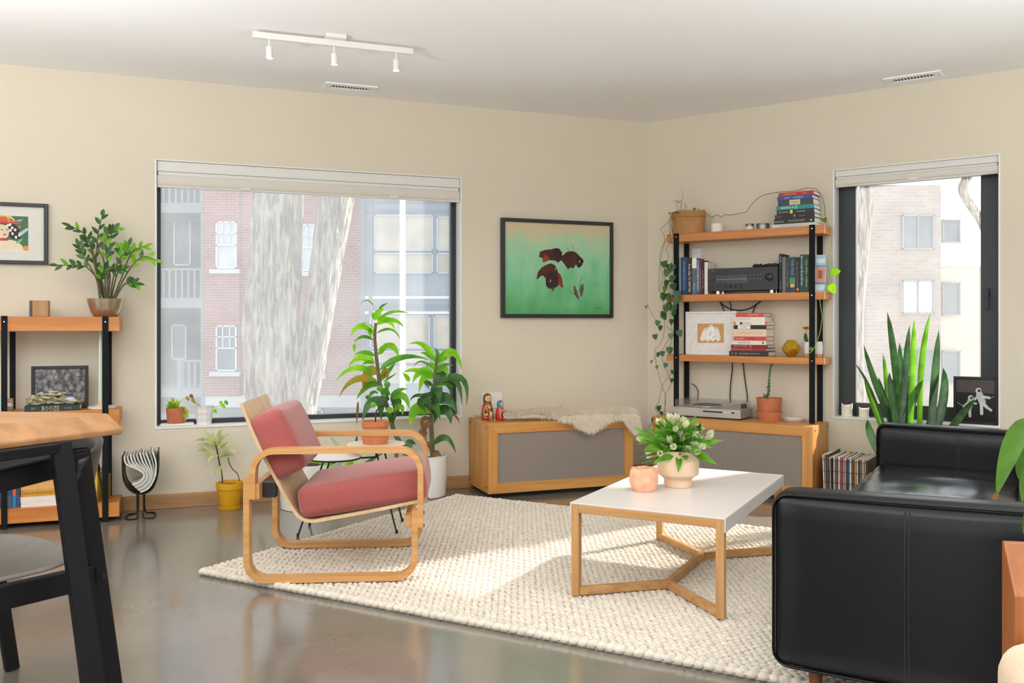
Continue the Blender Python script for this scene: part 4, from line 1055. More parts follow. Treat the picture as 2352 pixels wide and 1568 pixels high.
for x, y in ((742, 340), (762, 337), (684, 372), (700, 369), (803, 362), (818, 362)): P3([(x - 6, y), (x, y - 5), (x + 6, y), (x, y + 5)], '#2a2724', 3, 'ghost_eye')
for x, y, w_, h_ in ((738, 405, 20, 4), (732, 417, 22, 4), (728, 430, 22, 4), (724, 443, 22, 4), (765, 462, 34, 5)): P3([(x, y), (x + w_, y - 6), (x + w_, y + h_ - 6), (x, y + h_)], '#6a655f', 3, 'print_mark')
def trunc_oct():
    import itertools
    V = sorted({tuple(s_ * q for s_, q in zip(sg, p)) for p in itertools.permutations((0, 1, 2)) for sg in itertools.product((-1, 1), repeat=3)})
    Fs = []
    for nx in itertools.product((-1, 1), repeat=3):
        Fs.append((Vector(nx), [i for i, v in enumerate(V) if abs(sum(a * b for a, b in zip(nx, v)) - 3) < 1e-6]))
    for k in range(3):
        for s_ in (-1, 1):
            n = [0, 0, 0]; n[k] = s_; Fs.append((Vector(n), [i for i, v in enumerate(V) if v[k] == 2 * s_]))
    out = []
    for n, idx in Fs:
        c = sum((Vector(V[i]) for i in idx), Vector()) / len(idx); u = (Vector(V[idx[0]]) - c).normalized(); w_ = n.normalized().cross(u)
        out.append(tuple(sorted(idx, key=lambda i: math.atan2((Vector(V[i]) - c).dot(w_), (Vector(V[i]) - c).dot(u)))))
    return V, out
gx = xB(1816, -.15); V_, F_ = trunc_oct(); k = .0295
gd = thing('gold_polyhedron', 'gold faceted polyhedron candle holder on the lowest board', 'ornament', FB, gx, -.14, SHB[2])
M_ = FB.M @ T(gx, -.14, SHB[2]) @ Matrix.Rotation(R(-18), 4, 'Z')
MB(M_ @ T(0, 0, k * 2)).add([tuple(k * c for c in v) for v in V_], F_).build('faceted_body', plain('gold_leaf', '#d2a83a', .32, .85, var=.12, vs=60, bump=.1), gd, bevel=.001)
MB(M_ @ T(.0, 0, k * 4)).lathe([(.012, .0), (.012, .001)], 6).build('candle_cup', M_BRASS, gd)
M_CUP = plain('porcelain', '#e9e6e2', .3, var=.01); M_CUPB = plain('porcelain_ochre', '#d6a873', .5, var=.05)
for px, lab in ((1855, 'white bud vase with ochre base holding an orange flower'), (1881, 'white cup with ochre base beside the shelf post')):
    x = xB(px, -.12); h = .108 if px > 1870 else .105
    v_ = lathe_thing('bud_vase', lab, 'vase', FB, x, -.12, SHB[2], [(.018, 0), (.020, .003), (.0225, h * .25), (.025, h * .55), (.023, h * .9), (.021, h), (.018, h - .004), (.018, h * .5)], M_CUP, 'vase_body')
    MB(FB).lathe([(.0185, 0), (.0205, .003), (.0228, .024)], 24, (x, -.12, SHB[2] + .0002), cap=(False, False)).build('ochre_dip', M_CUPB, v_, smooth=40)
x = xB(1855, -.12); fh = FB.Y(1853, 757, -.12).z; fx = FB.Y(1851, 757, -.12).x
fl = thing('orange_flower', 'orange flower standing in the white bud vase', 'flower', FB, x, -.12, SHB[2] + .06)
MB(FB).tube(bez([(x, -.12, SHB[2] + .03), (x + .001, -.12, fh - .08), (fx, -.12, fh)], 8), .0018, 6).build('stem', leafmat('stem_green', '#4d7a2c', '#5f8f38', .2), fl, smooth=60)
M_ORP = leafmat('orange_petal', '#e08a12', '#f0a01c', .35, .6, .5, 1.2)
for i in range(14):
    a = i * 2.4; el_ = .15 + .07 * i; r_ = .030
    b = Vector((fx, -.12, fh)); d_ = Vector((math.cos(a) * math.cos(el_), math.sin(a) * math.cos(el_), math.sin(el_)))
    MB(FB).leaf(b, b + d_ * r_ * .6 + Vector((0, 0, .004)), b + d_ * r_, .022, 4, shape='round').build('petal', M_ORP, fl, smooth=179)
MB(FB).leaf((x, -.12, SHB[2] + .10), (x - .015, -.13, SHB[2] + .13), (fx - .002, -.13, fh - .02), .028, 6, shape='ovate', up=(0, -1, .3)).build('leaf', leafmat('flower_leaf', '#2c5a28', '#37692e', .3), fl, smooth=179)

# ------------------------------------------------------------------ turntable, cactus, coasters on the cabinet
M_SILV = plain('brushed_silver', '#bdbab5', .38, .55, var=.03, vs=90)
ty = FB.Z(1690, 965, CZ1).y; tx0, tx1 = FB.Y(1547, 950, ty).x, FB.Y(1701, 950, ty).x; td = .235
tz0, tz1 = CZ1 + .010, CZ1 + .072
tn = thing('turntable', 'silver turntable with a clear dust cover on the cabinet', 'turntable', FB, (tx0 + tx1) / 2, ty + td / 2, CZ1)
MB(FB).box(tx0, tx1, ty, ty + td, tz0, tz1).build('plinth', M_SILV, tn, bevel=.002)
W = tx1 - tx0
MB(FB).box(tx0 + W * .45, tx0 + W * .74, ty - .001, ty, tz0 + .035, tz0 + .045).build('front_slot', M_BLACK, tn)
MB(FB).box(tx0 + W * .87, tx0 + W * .91, ty - .0015, ty, tz0 + .035, tz0 + .045).build('button', M_BLACK, tn)
MB(FB).box(tx0 + W * .74, tx0 + W * .87, ty - .001, ty, tz0 + .035, tz0 + .045).build('button', plain('silver_button', '#d0ccc6', .3, .5), tn)
text(tn, 'YAMAHA', FB.M @ T(tx0 + W * .075, ty - .0012, tz0 + .052), W * .07, .005, col('#6a6864'))
MB(FB).box(tx0 + .02, tx1 - .02, ty + .02, ty + td - .02, CZ1 + .0005, tz0).build('base_shadow_gap', M_BLACK, tn)
pc = (tx0 + W * .42, ty + td * .52)
MB(FB).lathe([(.104, 0), (.108, .003), (.108, .014), (.105, .016)], 48, (pc[0], pc[1], tz1)).build('platter', plain('platter', '#c9c6c2', .25, .7), tn, smooth=40)
MB(FB).lathe([(.103, 0), (.103, .003)], 48, (pc[0], pc[1], tz1 + .016)).build('slip_mat', plain('slip_mat', '#2a2a2c', .8), tn)
MB(FB).tube([(tx1 - .045, ty + td - .05, tz1 + .03), (tx1 - .05, ty + .09, tz1 + .028), (tx1 - .10, ty + .06, tz1 + .024)], .004, 8).build('tonearm', M_CHROME, tn, smooth=60)
MB(FB).lathe([(.02, 0), (.02, .03)], 16, (tx1 - .045, ty + td - .05, tz1)).build('arm_base', M_BLACK, tn, smooth=40)
def clear(name, col_, fac, rough=.05):
    if name in MC: return MC[name]
    m, t, p = nodes(name); N = t.nodes; L = t.links
    tr_ = N.new('ShaderNodeBsdfTransparent'); tr_.inputs['Color'].default_value = col_ + (1,)
    p.inputs['Base Color'].default_value = (.6, .58, .55, 1); p.inputs['Roughness'].default_value = rough
    nz = N.new('ShaderNodeTexNoise'); nz.inputs['Scale'].default_value = 12
    mr = N.new('ShaderNodeMapRange'); mr.inputs['To Min'].default_value = fac * .7; mr.inputs['To Max'].default_value = fac * 1.3; L.new(nz.outputs['Fac'], mr.inputs['Value'])
    mx = N.new('ShaderNodeMixShader'); L.new(mr.outputs['Result'], mx.inputs['Fac']); L.new(tr_.outputs['BSDF'], mx.inputs[1]); L.new(p.outputs['BSDF'], mx.inputs[2])
    L.new(mx.outputs['Shader'], N['Material Output'].inputs['Surface']); MC[name] = m; return m
M_COVER = clear('dust_cover', (.95, .945, .935), .07)
cz1 = tz1 + .052
mb = MB(FB); a, b, c, d = tx0 + .008, tx1 - .008, ty + .008, ty + td - .006; k = .003
mb.box(a, b, c, c + k, tz1, cz1).box(a, b, d - k, d, tz1, cz1).box(a, a + k, c + k, d - k, tz1, cz1).box(b - k, b, c + k, d - k, tz1, cz1).box(a + k, b - k, c + k, d - k, cz1 - k, cz1)
mb.build('dust_cover', M_COVER, tn)

pq = FB.Z(1760, 966, CZ1); px_, py_ = pq.x, pq.y + .062
def pot_set(label, fr, x, y, z, r_top, r_bot, h, mat, saucer=None, rim=.0, group=None, name='flower_pot', soil=True, n=32):
    p_ = thing(name, label, 'pot', fr, x, y, z, group); zb = z
    if saucer:
        sr, sh = saucer
        MB(fr).lathe([(sr * .86, 0), (sr, sh * .9), (sr, sh), (sr - .005, sh), (sr * .84, .006)], n, (x, y, z)).build('saucer', mat, p_, smooth=40); zb = z + .006
    pr = [(r_bot * .97, 0), (r_bot, .003)]
    if rim: pr += [(r_top * .93, h - rim), (r_top, h - rim + .001), (r_top, h), (r_top - .007, h), (r_top * .88, h - .02), (r_bot, .02)]
    else: pr += [(r_top, h), (r_top - .006, h), (r_top * .9 - .004, h - .02), (r_bot * .9, .02)]
    MB(fr).lathe(pr, n, (x, y, zb), cap=(True, True)).build('pot_body', mat, p_, smooth=40)
    if soil: MB(fr).lathe([(r_top * .9, 0), (r_top * .5, .003), (.004, .004)], 20, (x, y, zb + h - .022), cap=(True, True)).build('soil', M_SOIL, p_, smooth=60)
    return p_, zb + h - .02
M_CACT = leafmat('cactus_green', '#3f6b35', '#5a8746', .12, .6)
p_, zs_ = pot_set('terracotta pot in a deep saucer holding a slender cactus', FB, px_, py_, CZ1, .088, .070, .150, M_TERRA, saucer=(.088, .062))
cac = thing('cactus', 'slender upright green cactus in the terracotta pot beside the turntable', 'plant', FB, px_, py_, zs_)
sc_ = [FB.Y(*c3(*q), py_) for q in ((1375, 1150), (1398, 1080), (1402, 1000), (1405, 930), (1412, 860), (1425, 790), (1465, 722))]
pts = bez([(q.x, py_, q.z) for q in sc_], 40); n = len(pts)
mb = MB(FB); rad = []
for i in range(n): rad.append((.010 + .004 * math.sin(i * 1.9)) * (1 - .5 * i / n) if i < n - 1 else .002)
mb.tube(pts, rad, 6).build('cactus_stem', M_CACT, cac, smooth=50)
q = FB.Y(*c3(1345, 1115), py_)
MB(FB).tube(bez([(pts[2].x, py_, pts[1].z), ((pts[2].x + q.x) / 2, py_ - .01, q.z - .005), (q.x, py_ - .01, q.z + .012)], 8), [.007, .009, .012, .013, .012, .008, .005, .004, .003][:9], 6).build('cactus_pad', M_CACT, cac, smooth=50)
q = FB.Y(*c3(1375, 1030), py_)
MB(FB).tube([(pts[10].x, py_, pts[10].z), (q.x, py_, q.z)], [.006, .004], 6).build('cactus_offshoot', M_CACT, cac, smooth=50)
q = FB.Z(1818, 968, CZ1)
for k in range(4):
    cs = thing('coaster', ['lowest round coaster with a pale red rim in the small pile', 'second round coaster from the cabinet top in the pile', 'third round white coaster in the small pile', 'top round white coaster in the small pile'][k], 'coaster', FB, q.x, q.y + .06, CZ1 + .006 * k, 'round coasters beside the cactus')
    MB(FB).lathe([(.066, 0), (.068, .001), (.068, .0045), (.066, .0056)], 36, (q.x + .003 * (-1) ** k, q.y + .06, CZ1 + .006 * k)).build('disc', col(['#c9948a', '#e2d8d2', '#d9b8ae', '#e8e4e0'][k]), cs, smooth=40)

# black cables on the wall behind the tall shelf
def cable(label, pts, r_=.004, y=-.016):
    q = [FB.Y(*c3(*p), y) for p in pts]
    P_ = bez([(a.x, y, a.z) for a in q], 6 * len(q)); o = MB(FB).tube(P_, r_, 6).build('cable', M_BLACK, None, M=FB.M @ T(*P_[-1]), smooth=60)
    return tag(o, label, 'cable', 'cables behind the tall shelf')
cable('black cable running down to the turntable, nearer the framed ghost print', [(990, 700), (988, 830), (970, 1000), (965, 1130), (972, 1200)])
cable('black cable running down to the turntable, nearer the cactus', [(1105, 700), (1120, 850), (1140, 1000), (1158, 1120), (1155, 1195)])
cable('black cable sagging in a loop under the middle board', [(850, 65), (900, 110), (980, 145), (1090, 158), (1190, 135), (1270, 85), (1325, 45)])
cable('short black cable dropping behind the framed ghost print', [(855, 75), (885, 135), (900, 190)], .0035)
cable('short black cable beside the sagging loop', [(955, 60), (972, 100), (975, 190)], .0035)
cable('short black cable dropping behind the stack of red books', [(1260, 95), (1235, 140), (1215, 200)], .0035)
cable('thin cable hanging behind the rear shelf post', [(535, 985), (580, 1020), (605, 1080), (600, 1130), (603, 1180)], .003)

# ------------------------------------------------------------------ low shelf by the broad window
def xA(px, y, py=700): return FA.Y(px, py, y).x
y_ = -.15
wb0, wb1 = xA(69, y_), xA(113, y_); wz = FA.Y(90, 690, y_).z
wb = thing('wood_block', 'small olive-wood block on the top board of the low shelf', 'ornament', FA, (wb0 + wb1) / 2, y_, SHA[0])
MB(FA).box(wb0 + .015, wb1, y_ - .03, y_ + .04, SHA[0] + .0005, wz).build('block', wood('olive_wood', '#9c6f43', '#c79a66', 'z', .5, .6), wb, bevel=.004)
MB(FA).box(wb0, wb0 + .0145, y_ - .028, y_ + .04, SHA[0] + .0005, wz - .001).build('dark_side', plain('dark_slate', '#4c4c4a', .6), wb, bevel=.002)
# framed group photograph on the middle board
f0, f1 = xA(72, -.13), xA(203, -.13); fz = FA.Y(140, 840, -.13).z
fp_ = thing('framed_photo', 'black-framed monochrome group photograph leaning on the low shelf', 'picture', FA, (f0 + f1) / 2, -.11, SHA[1])
frame4(FA, f0, f1, SHA[1] + .0005, fz, -.14, -.12, .018, M_BLACK, fp_)
def photo_mat():
    m, t, p = nodes('old_photo'); N = t.nodes; L = t.links
    tc = N.new('ShaderNodeTexCoord'); mp = N.new('ShaderNodeMapping'); mp.inputs['Scale'].default_value = (11, 1, 6); L.new(tc.outputs['Generated'], mp.inputs['Vector'])
    v = N.new('ShaderNodeTexVoronoi'); v.inputs['Scale'].default_value = 1; L.new(mp.outputs['Vector'], v.inputs['Vector'])
    z = N.new('ShaderNodeTexNoise'); z.inputs['Scale'].default_value = 14; z.inputs['Detail'].default_value = 6; L.new(tc.outputs['Generated'], z.inputs['Vector'])
    mx = N.new('ShaderNodeMixRGB'); mx.inputs['Fac'].default_value = .55; L.new(v.outputs['Distance'], mx.inputs['Color1']); L.new(z.outputs['Fac'], mx.inputs['Color2'])
    rp = N.new('ShaderNodeValToRGB'); e = rp.color_ramp.elements; e[0].position = .25; e[0].color = rgb('#a29d9c'); e[1].position = .62; e[1].color = rgb('#3b3838')
    L.new(mx.outputs['Color'], rp.inputs['Fac']); L.new(rp.outputs['Color'], p.inputs['Base Color']); p.inputs['Roughness'].default_value = .3
    return m
MB(FA).box(f0 + .016, f1 - .016, -.131, -.121, SHA[1] + .017, fz - .016).build('photograph', photo_mat(), fp_)
b0, b1 = xA(56, -.285, 935), xA(183, -.285, 935); bz1 = SHA[1] + .034
book('dark green book lying under the dried herb bundle', FA, b0, b1, -.285, -.13, SHA[1] + .0004, bz1, '#1f322b', 'books on the low shelf',
     [('GRAY', .155, .5, .09, .42, '#8d9a90'), ('BOOZE', .47, .5, .31, .8, '#cbb78a'), ('Norton Editions', .79, .5, .13, .28, '#9aa59c')], [])
hb = thing('dried_herb_bundle', 'bundle of dried grey-green sage lying on the dark green book', 'herbs', FA, b0 + .11, -.21, bz1)
rh = random.Random(5); M_SAGE = plain('dried_sage', '#8d8a68', .9, var=.3, vs=60)
for k in range(150):
    u = rh.random(); x = b0 - .01 + .26 * u; env = math.sin(math.pi * min(1, u * .85 + .12)) ; z = bz1 + .003 + .075 * env * rh.random() ** .8; y = -.27 + .12 * rh.random()
    a = rh.uniform(-.5, .5); L_ = rh.uniform(.02, .05)
    e = Vector((x + L_ * math.cos(a), y + rh.uniform(-.015, .015), max(bz1 + .002, z + L_ * .5 * math.sin(a))))
    MB(FA).leaf((x, y, z), ((x + e.x) / 2, (y + e.y) / 2, (z + e.z) / 2 + .006), e, rh.uniform(.008, .014), 3, shape='ovate', up=(0, -1, .4)).build('dried_leaf', [M_SAGE, plain('dried_sage_light', '#b3ad8c', .9, var=.2)][k % 2], hb, smooth=179)
def rock(label, cat, nm, fr, x, y, z, rx, ry, rz, mat, seed, facets=2.2, parts='stone'):
    r = thing(nm, label, cat, fr, x, y, z)
    def fn(u, v):
        a = 2 * math.pi * u; b = math.pi * (v - .5); d_ = Vector((math.cos(a) * math.cos(b), math.sin(a) * math.cos(b), math.sin(b)))
        k = 1 + .22 * noise.noise(d_ * facets + Vector((seed, 0, 0))) + .10 * noise.noise(d_ * facets * 3 + Vector((0, seed, 0)))
        return (x + d_.x * rx * k, y + d_.y * ry * k, z + max(0.0, rz + d_.z * rz * k))
    MB(fr).grid(14, 9, fn, wrap=True).build(parts, mat, r); return r
rock('pale purple amethyst crystal lying on the dark green book', 'crystal', 'amethyst', FA, xA(160, -.23), -.23, bz1, .035, .03, .022, plain('amethyst', '#d9cfe0', .25, var=.2, vs=30), 3)
rock('brown pyrite stone on the end of the dark green book', 'stone', 'stone', FA, xA(180, -.22), -.22, bz1, .02, .02, .012, plain('stone_brown', '#8d7a60', .7, var=.3), 9)
# candle and marble base
cxl = xA(231, -.17); hz = SHA[1]
mbs = thing('marble_coaster', 'round marble trivet under the candlestick on the low shelf', 'trivet', FA, cxl, -.19, hz)
MB(FA).lathe([(.078, 0), (.080, .002), (.080, .012), (.078, .014)], 36, (cxl + .01, -.19, hz)).build('disc', plain('marble', '#dcd8d4', .25, var=.06, vs=12), mbs, smooth=40)
chd = thing('candlestick', 'small pale wooden candlestick on the marble trivet', 'candle holder', FA, cxl, -.19, hz + .014)
MB(FA).lathe([(.03, 0), (.03, .006), (.014, .012), (.0135, .035), (.010, .036)], 20, (cxl, -.19, hz + .014)).build('holder', col('#dcbfa6'), chd, smooth=40)
cd = thing('taper_candle', 'tall pale green taper candle beside the shelf post', 'candle', FA, cxl, -.19, hz + .048)
MB(FA).lathe([(.011, 0), (.0105, .2), (.007, .42), (.002, .44)], 16, (cxl, -.19, hz + .049)).build('wax', plain('green_wax', '#cfe2cf', .45, var=.02), cd, smooth=60)
MB(FA).tube([(cxl, -.19, hz + .488), (cxl - .002, -.19, hz + .5)], .0008, 5).build('wick', M_BLACK, cd)
tb_ = thing('small_box', 'pale turquoise box at the end of the middle board', 'box', FA, xA(-2, -.2, 920), -.2, SHA[1])
MB(FA).box(xA(-14, -.24), xA(4, -.24), -.24, -.18, SHA[1] + .0005, SHA[1] + .09).build('carton', col('#a9d3cf'), tb_, bevel=.002)
for k in range(3):
    book(['lowest grey book in the short pile beside the turquoise box', 'middle white book in the short pile beside the turquoise box', 'top tan book in the short pile beside the turquoise box'][k], FA, xA(8, -.13), xA(27, -.13), -.13, -.05, SHA[1] + .022 * k + .0004, SHA[1] + .022 * (k + 1) - .0004, ['#8f8a84', '#d8d4cd', '#b09070'][k], 'books on the low shelf')
# lowest board: upright books, stack, brass vase
c4 = crop(0, 1010, 7.469)
for i, (a, b, tp, c, lab) in enumerate(((-14, 0, 455, '#3d4f86', 'navy book with white lettering'), (0, 7.5, 460, '#44598f', 'slate blue book'), (8.5, 15, 400, '#5a3220', 'slim brown book'), (16, 27, 450, '#3f5a94', 'blue book with white lettering'), (28, 37, 430, '#d9673c', 'orange book'), (37, 47, 430, '#33475c', 'dark blue-grey book'))):
    y0 = -.25; xx0, xx1 = xA(a, y0, 1120), xA(b, y0, 1120); zt_b = FA.Y(20, 1010 + tp / 7.469, y0).z
    book(lab + ' standing on the lowest board of the low shelf', FA, xx0 + .0006, xx1 - .0006, y0, y0 + .14, SHA[2] + .0004, zt_b, c, 'upright books on the lowest board',
         [('READER', .5, .75, .5, .3, '#e6e6e6')] if i in (0, 1, 3) else [], [(0, 1, 0, .28, ['#c9693a', '#3a3440', '#4a3320', '#5d6a86', '#2f86b8', '#35507c'][i])], lying=False)
rows = [(45, 150, 8, '#e6c49a', 'peach book', [], []), (46, 150, 11, '#e4d8c6', 'white book with a lilac stripe', [('JOURNEYS HOME', .5, .5, .4, .4, '#b8a8a0')], [(.04, .09, .1, .9, '#a9a2c9')]), (51, 150, 14, '#cfc3b4', 'off-white book', [], []), (50, 150, 10, '#b8794c', 'tan book', [], []),
        (48, 150, 8, '#d98c76', 'salmon book', [], []), (48, 150, 14, '#dba55f', 'ochre book', [], []), (48, 150, 13, '#d69a2e', 'mustard book with dark lettering', [('MAKING THE FIXED IMAGINE PRESENT', .4, .5, .68, .42, '#6e4a1c')], [(0, .05, 0, 1, '#d96a38')]), (47, 150, 10, '#e2dad2', 'upper white book', [], []), (48, 150, 10, '#e6dcd6', 'bottom white book', [], [])]
stack(FA, -.27, rows, FA.Y(90, 1046.5, -.27).z, SHA[2], 'books stacked on the lowest board', "on the low shelf's lowest board", .17)
vz = thing('brass_vase', 'slender brass vase on the lowest board beside the shelf post', 'vase', FA, xA(222, -.2, 1100), -.2, SHA[2])
s_ = .0029; vx = xA(222, -.2, 1100)
MB(FA).lathe([(.028, 0), (.038, .03), (.040, .06), (.030, .11), (.014, .17), (.009, .22), (.008, .27), (.010, .30), (.009, .302), (.006, .28)], 28, (vx, -.2, SHA[2])).build('vase_body', plain('aged_brass', '#a88a3c', .3, .9, var=.15), vz, smooth=60)
bn = thing('binoculars', 'small black binoculars standing behind the brass vase', 'binoculars', FA, xA(232, -.10, 1090), -.1, SHA[2])
bx = xA(232, -.10, 1090)
M_BB = plain('gold_tin', '#a28a45', .4, .6)
MB(FA).lathe([(.055, 0), (.055, .145), (.05, .148)], 24, (bx, -.10, SHA[2])).build('stand_tin', M_BB, bn, smooth=40)
for k in (-1, 1): MB(FA).lathe([(.022, 0), (.025, .03), (.018, .06), (.016, .068)], 16, (bx + k * .028, -.10, SHA[2] + .148)).build('barrel', M_BLACK, bn, smooth=40)
# wall outlets
def outlet(label, fr, x, z, sw=False):
    o = thing('wall_outlet', label, 'outlet', fr, x, 0, z - .057)
    MB(fr).box(x - .036, x + .036, -.006, 0, z - .057, z + .057).build('cover_plate', M_WHITEPOT, o, bevel=.003)
    for k in (-1, 1):
        MB(fr).box(x - .017, x + .017, -.008, -.006, z + k * .024 - .014, z + k * .024 + .014).build('socket', M_WHITE, o, bevel=.001)
        for dx in (-.006, .006): MB(fr).box(x + dx - .001, x + dx + .001, -.0084, -.008, z + k * .024 - .002, z + k * .024 + .007).build('slot', M_BLACK, o)
        mm = fr.M @ T(x, -.0081, z + k * .024 - .007) @ Matrix.Rotation(R(90), 4, 'X'); MB(mm).lathe([(.0022, -.0003), (.0022, .0003)], 8).build('slot', M_BLACK, o)
q = FA.Y(26, 1052, 0); outlet('white wall outlet behind the low shelf', FA, q.x, q.z + .024)
q = FB.Y(1600, 588, 0); outlet('white wall switch plate behind the upright books', FB, q.x, q.z)

# ------------------------------------------------------------------ on the cabinet with the sheepskin
def doll(label, px, pyt, pyb, colb, scarf, flower):
    q = FA.Z(px, pyb, CZ1); x, y, z = q.x, q.y + .02, CZ1; h = (pyb - pyt) * (q.y * .0 + FA.w(q.x, q.y, 0).y) / F
    d_ = thing('nesting_doll', label, 'doll', FA, x, y, z, 'painted nesting dolls')
    pf = [(.19, 0), (.205, .015), (.205, .05), (.222, .06), (.235, .2), (.225, .38), (.19, .55), (.155, .64), (.152, .68), (.168, .76), (.165, .86), (.125, .95), (.06, .99), (.01, 1.0)]
    def rad(t):
        for (r0, z0), (r1, z1) in zip(pf, pf[1:]):
            if z0 <= t <= z1: return r0 + (r1 - r0) * (t - z0) / max(z1 - z0, 1e-6)
        return .01
    MB(FA).lathe([(r_ * h, t * h) for r_, t in pf if t < .62] + [(rad(.62) * h, .62 * h)], 28, (x, y, z)).build('body', plain('doll_' + colb[1:], colb, .2, var=.05), d_, smooth=50)
    MB(FA).lathe([(rad(.62) * h, .62 * h)] + [(r_ * h, t * h) for r_, t in pf if t > .62], 28, (x, y, z)).build('headscarf', plain('doll_' + scarf[1:], scarf, .2, var=.1, vs=80), d_, smooth=50)
    def patch(t0, t1, a0, a1, c, pr, nm, oval=True):
        def fn(u, v):
            uu, vv = 2 * u - 1, 2 * v - 1
            if oval: uu *= math.sqrt(max(0, 1 - vv * vv * .999))
            a = R((a0 + a1) / 2 + (a1 - a0) / 2 * uu); t = (t0 + t1) / 2 + (t1 - t0) / 2 * vv; r_ = rad(t) * h + pr
            return (x + r_ * math.cos(a), y + r_ * math.sin(a), z + t * h)
        MB(FA).grid(8, 8, fn).build(nm, plain('doll_' + c[1:], c, .2, var=.05), d_, smooth=179)
    f0 = -90 + flower
    patch(.68, .93, f0 - 58, f0 + 58, '#d8a668', .0004, 'hood_band'); patch(.70, .91, f0 - 46, f0 + 46, '#e3b183', .0009, 'face')
    for s_ in (-1, 1):
        patch(.80, .825, f0 + s_ * 18 - 8, f0 + s_ * 18 + 8, '#2a211c', .0014, 'eye'); patch(.84, .85, f0 + s_ * 18 - 10, f0 + s_ * 18 + 10, '#3a2a20', .0014, 'brow')
    patch(.735, .75, f0 - 7, f0 + 7, '#b23a30', .0014, 'mouth')
    patch(.05, .60, f0 - 62, f0 + 62, '#d9b95c', .0004, 'apron'); patch(.08, .57, f0 - 54, f0 + 54, '#2a2a22', .0008, 'apron')
    rr = random.Random(px)
    for k in range(9):
        a = f0 + rr.uniform(-38, 38); t = rr.uniform(.14, .52); c = ['#b7222e', '#d9433a', '#3f7a3f', '#e0b040', '#c23040'][k % 5]
        patch(t - .05, t + .05, a - 15, a + 15, c, .0012 + .0003 * k, 'painted_flower')
doll('larger nesting doll with brown headscarf and flowered apron', 1121, 903, 965, '#b0392c', '#5a4a34', 8)
doll('medium red nesting doll with teal headscarf', 1151, 919, 966, '#c22f28', '#2f7f8c', 45)
doll('tiny red nesting doll standing before the larger one', 1130, 945, 968, '#c22f28', '#d8b050', 5)
q = FA.Y(1118, 925, 0); 
wp = thing('wall_plate', 'white double wall plate behind the nesting dolls', 'outlet', FA, q.x + .03, 0, .60)
w0, w1 = FA.Y(1106, 915, 0).x, FA.Y(1153, 915, 0).x; wz1 = FA.Y(1110, 902, 0).z
MB(FA).box(w0, w1, -.007, 0, wz1 - .115, wz1).build('cover_plate', M_WHITEPOT, wp, bevel=.003)
for u in (.3, .7): MB(FA).box(w0 + (w1 - w0) * u - .017, w0 + (w1 - w0) * u + .017, -.010, -.007, wz1 - .085, wz1 - .03).build('rocker', M_WHITE, wp, bevel=.002)
q = FA.Z(1117, 958, CZ1)
ds = thing('dish', 'low white dish behind the nesting dolls', 'dish', FA, q.x, q.y + .05, CZ1)
MB(FA).lathe([(.06, 0), (.072, .012), (.074, .016), (.070, .016), (.055, .006)], 32, (q.x, q.y + .06, CZ1)).build('dish_body', M_WHITEPOT, ds, smooth=40)
# sheepskin
hx0, hx1 = FA.Z(1163, 962, .53).x, -.345; yF = -.457
def drop(u): return .085 * math.exp(-((u - .60) / .13) ** 2) + .115 * math.exp(-((u - .955) / .07) ** 2)
def yfront(u): return yF - .012 if u > .42 else -.335 + (-.469 + .335) * max(0, min(1, (u - .05) / .37)) ** 1.0
def yback(u): return -.27 + .13 * math.sin(math.pi * min(1, max(0, u * .9 + .08))) 
def skin(u, v):
    x = hx0 + (hx1 - hx0) * u; yb_, yf_ = yback(u), yfront(u); flat = yb_ - yf_; tot = flat + drop(u); s_ = v * tot
    lump = .012 * noise.noise(Vector((u * 7, v * 4, 1))) + .020 * math.exp(-((u - .38) / .1) ** 2) * math.sin(math.pi * v) + .022
    if s_ <= flat: return Vector((x, yb_ - s_, CZ1 + .012 + lump + .010 * math.sin(math.pi * min(1, s_ / max(flat, 1e-6)))))
    k = s_ - flat; return Vector((x, yf_ - .008 - .3 * min(k, .03), CZ1 + .012 - k + .4 * lump))
sk = thing('sheepskin', 'cream sheepskin draped over the birch cabinet', 'sheepskin', FA, (hx0 + hx1) / 2, -.3, CZ1)
M_FUR = leafmat('cream_fur', '#fbf3e4', '#fffaf0', .35, .9, .5, 1.0)
MB(FA).grid(60, 24, skin).build('hide', M_FUR, sk, smooth=179)
mb = MB(FA); rf = random.Random(11); n_ = 11000
for i in range(n_):
    u, v = rf.random(), rf.random()
    if rf.random() < .35: v = 1 - rf.random() ** 2 * .25
    p_ = skin(u, v); e = .01; du = skin(min(1, u + e), v) - skin(max(0, u - e), v); dv = skin(u, min(1, v + e)) - skin(u, max(0, v - e))
    nn = dv.cross(du)
    if nn.length < 1e-9: continue
    nn.normalize(); 
    if nn.z < 0 and v < .6: nn = -nn
    if nn.y > 0 and v > .8: nn = Vector((nn.x, -nn.y, nn.z))
    fl_ = (dv.normalized() if dv.length > 1e-9 else Vector((0, -1, 0))) * .75 + Vector((.25 * (2 * u - 1) + rf.uniform(-.4, .4), rf.uniform(-.2, .2), rf.uniform(-.1, .15)))
    L_ = rf.uniform(.030, .056); d_ = (nn * .55 + fl_).normalized(); tip = p_ + d_ * L_ + Vector((0, 0, -.006)); mid = p_ + (nn * .8 + d_ * .4).normalized() * L_ * .5
    sd = d_.cross(Vector((rf.uniform(-1, 1), rf.uniform(-1, 1), rf.uniform(-1, 1)))).normalized() * .0019
    if tip.z < CZ1 + .004 and tip.y > yF - .004: tip.z = CZ1 + .004
    mb.add([p_ - sd, p_ + sd, mid + sd * .8, mid - sd * .8, tip], [(0, 1, 2, 3), (3, 2, 4)])
mb.build('fleece', M_FUR, sk, smooth=179, kind='stuff')

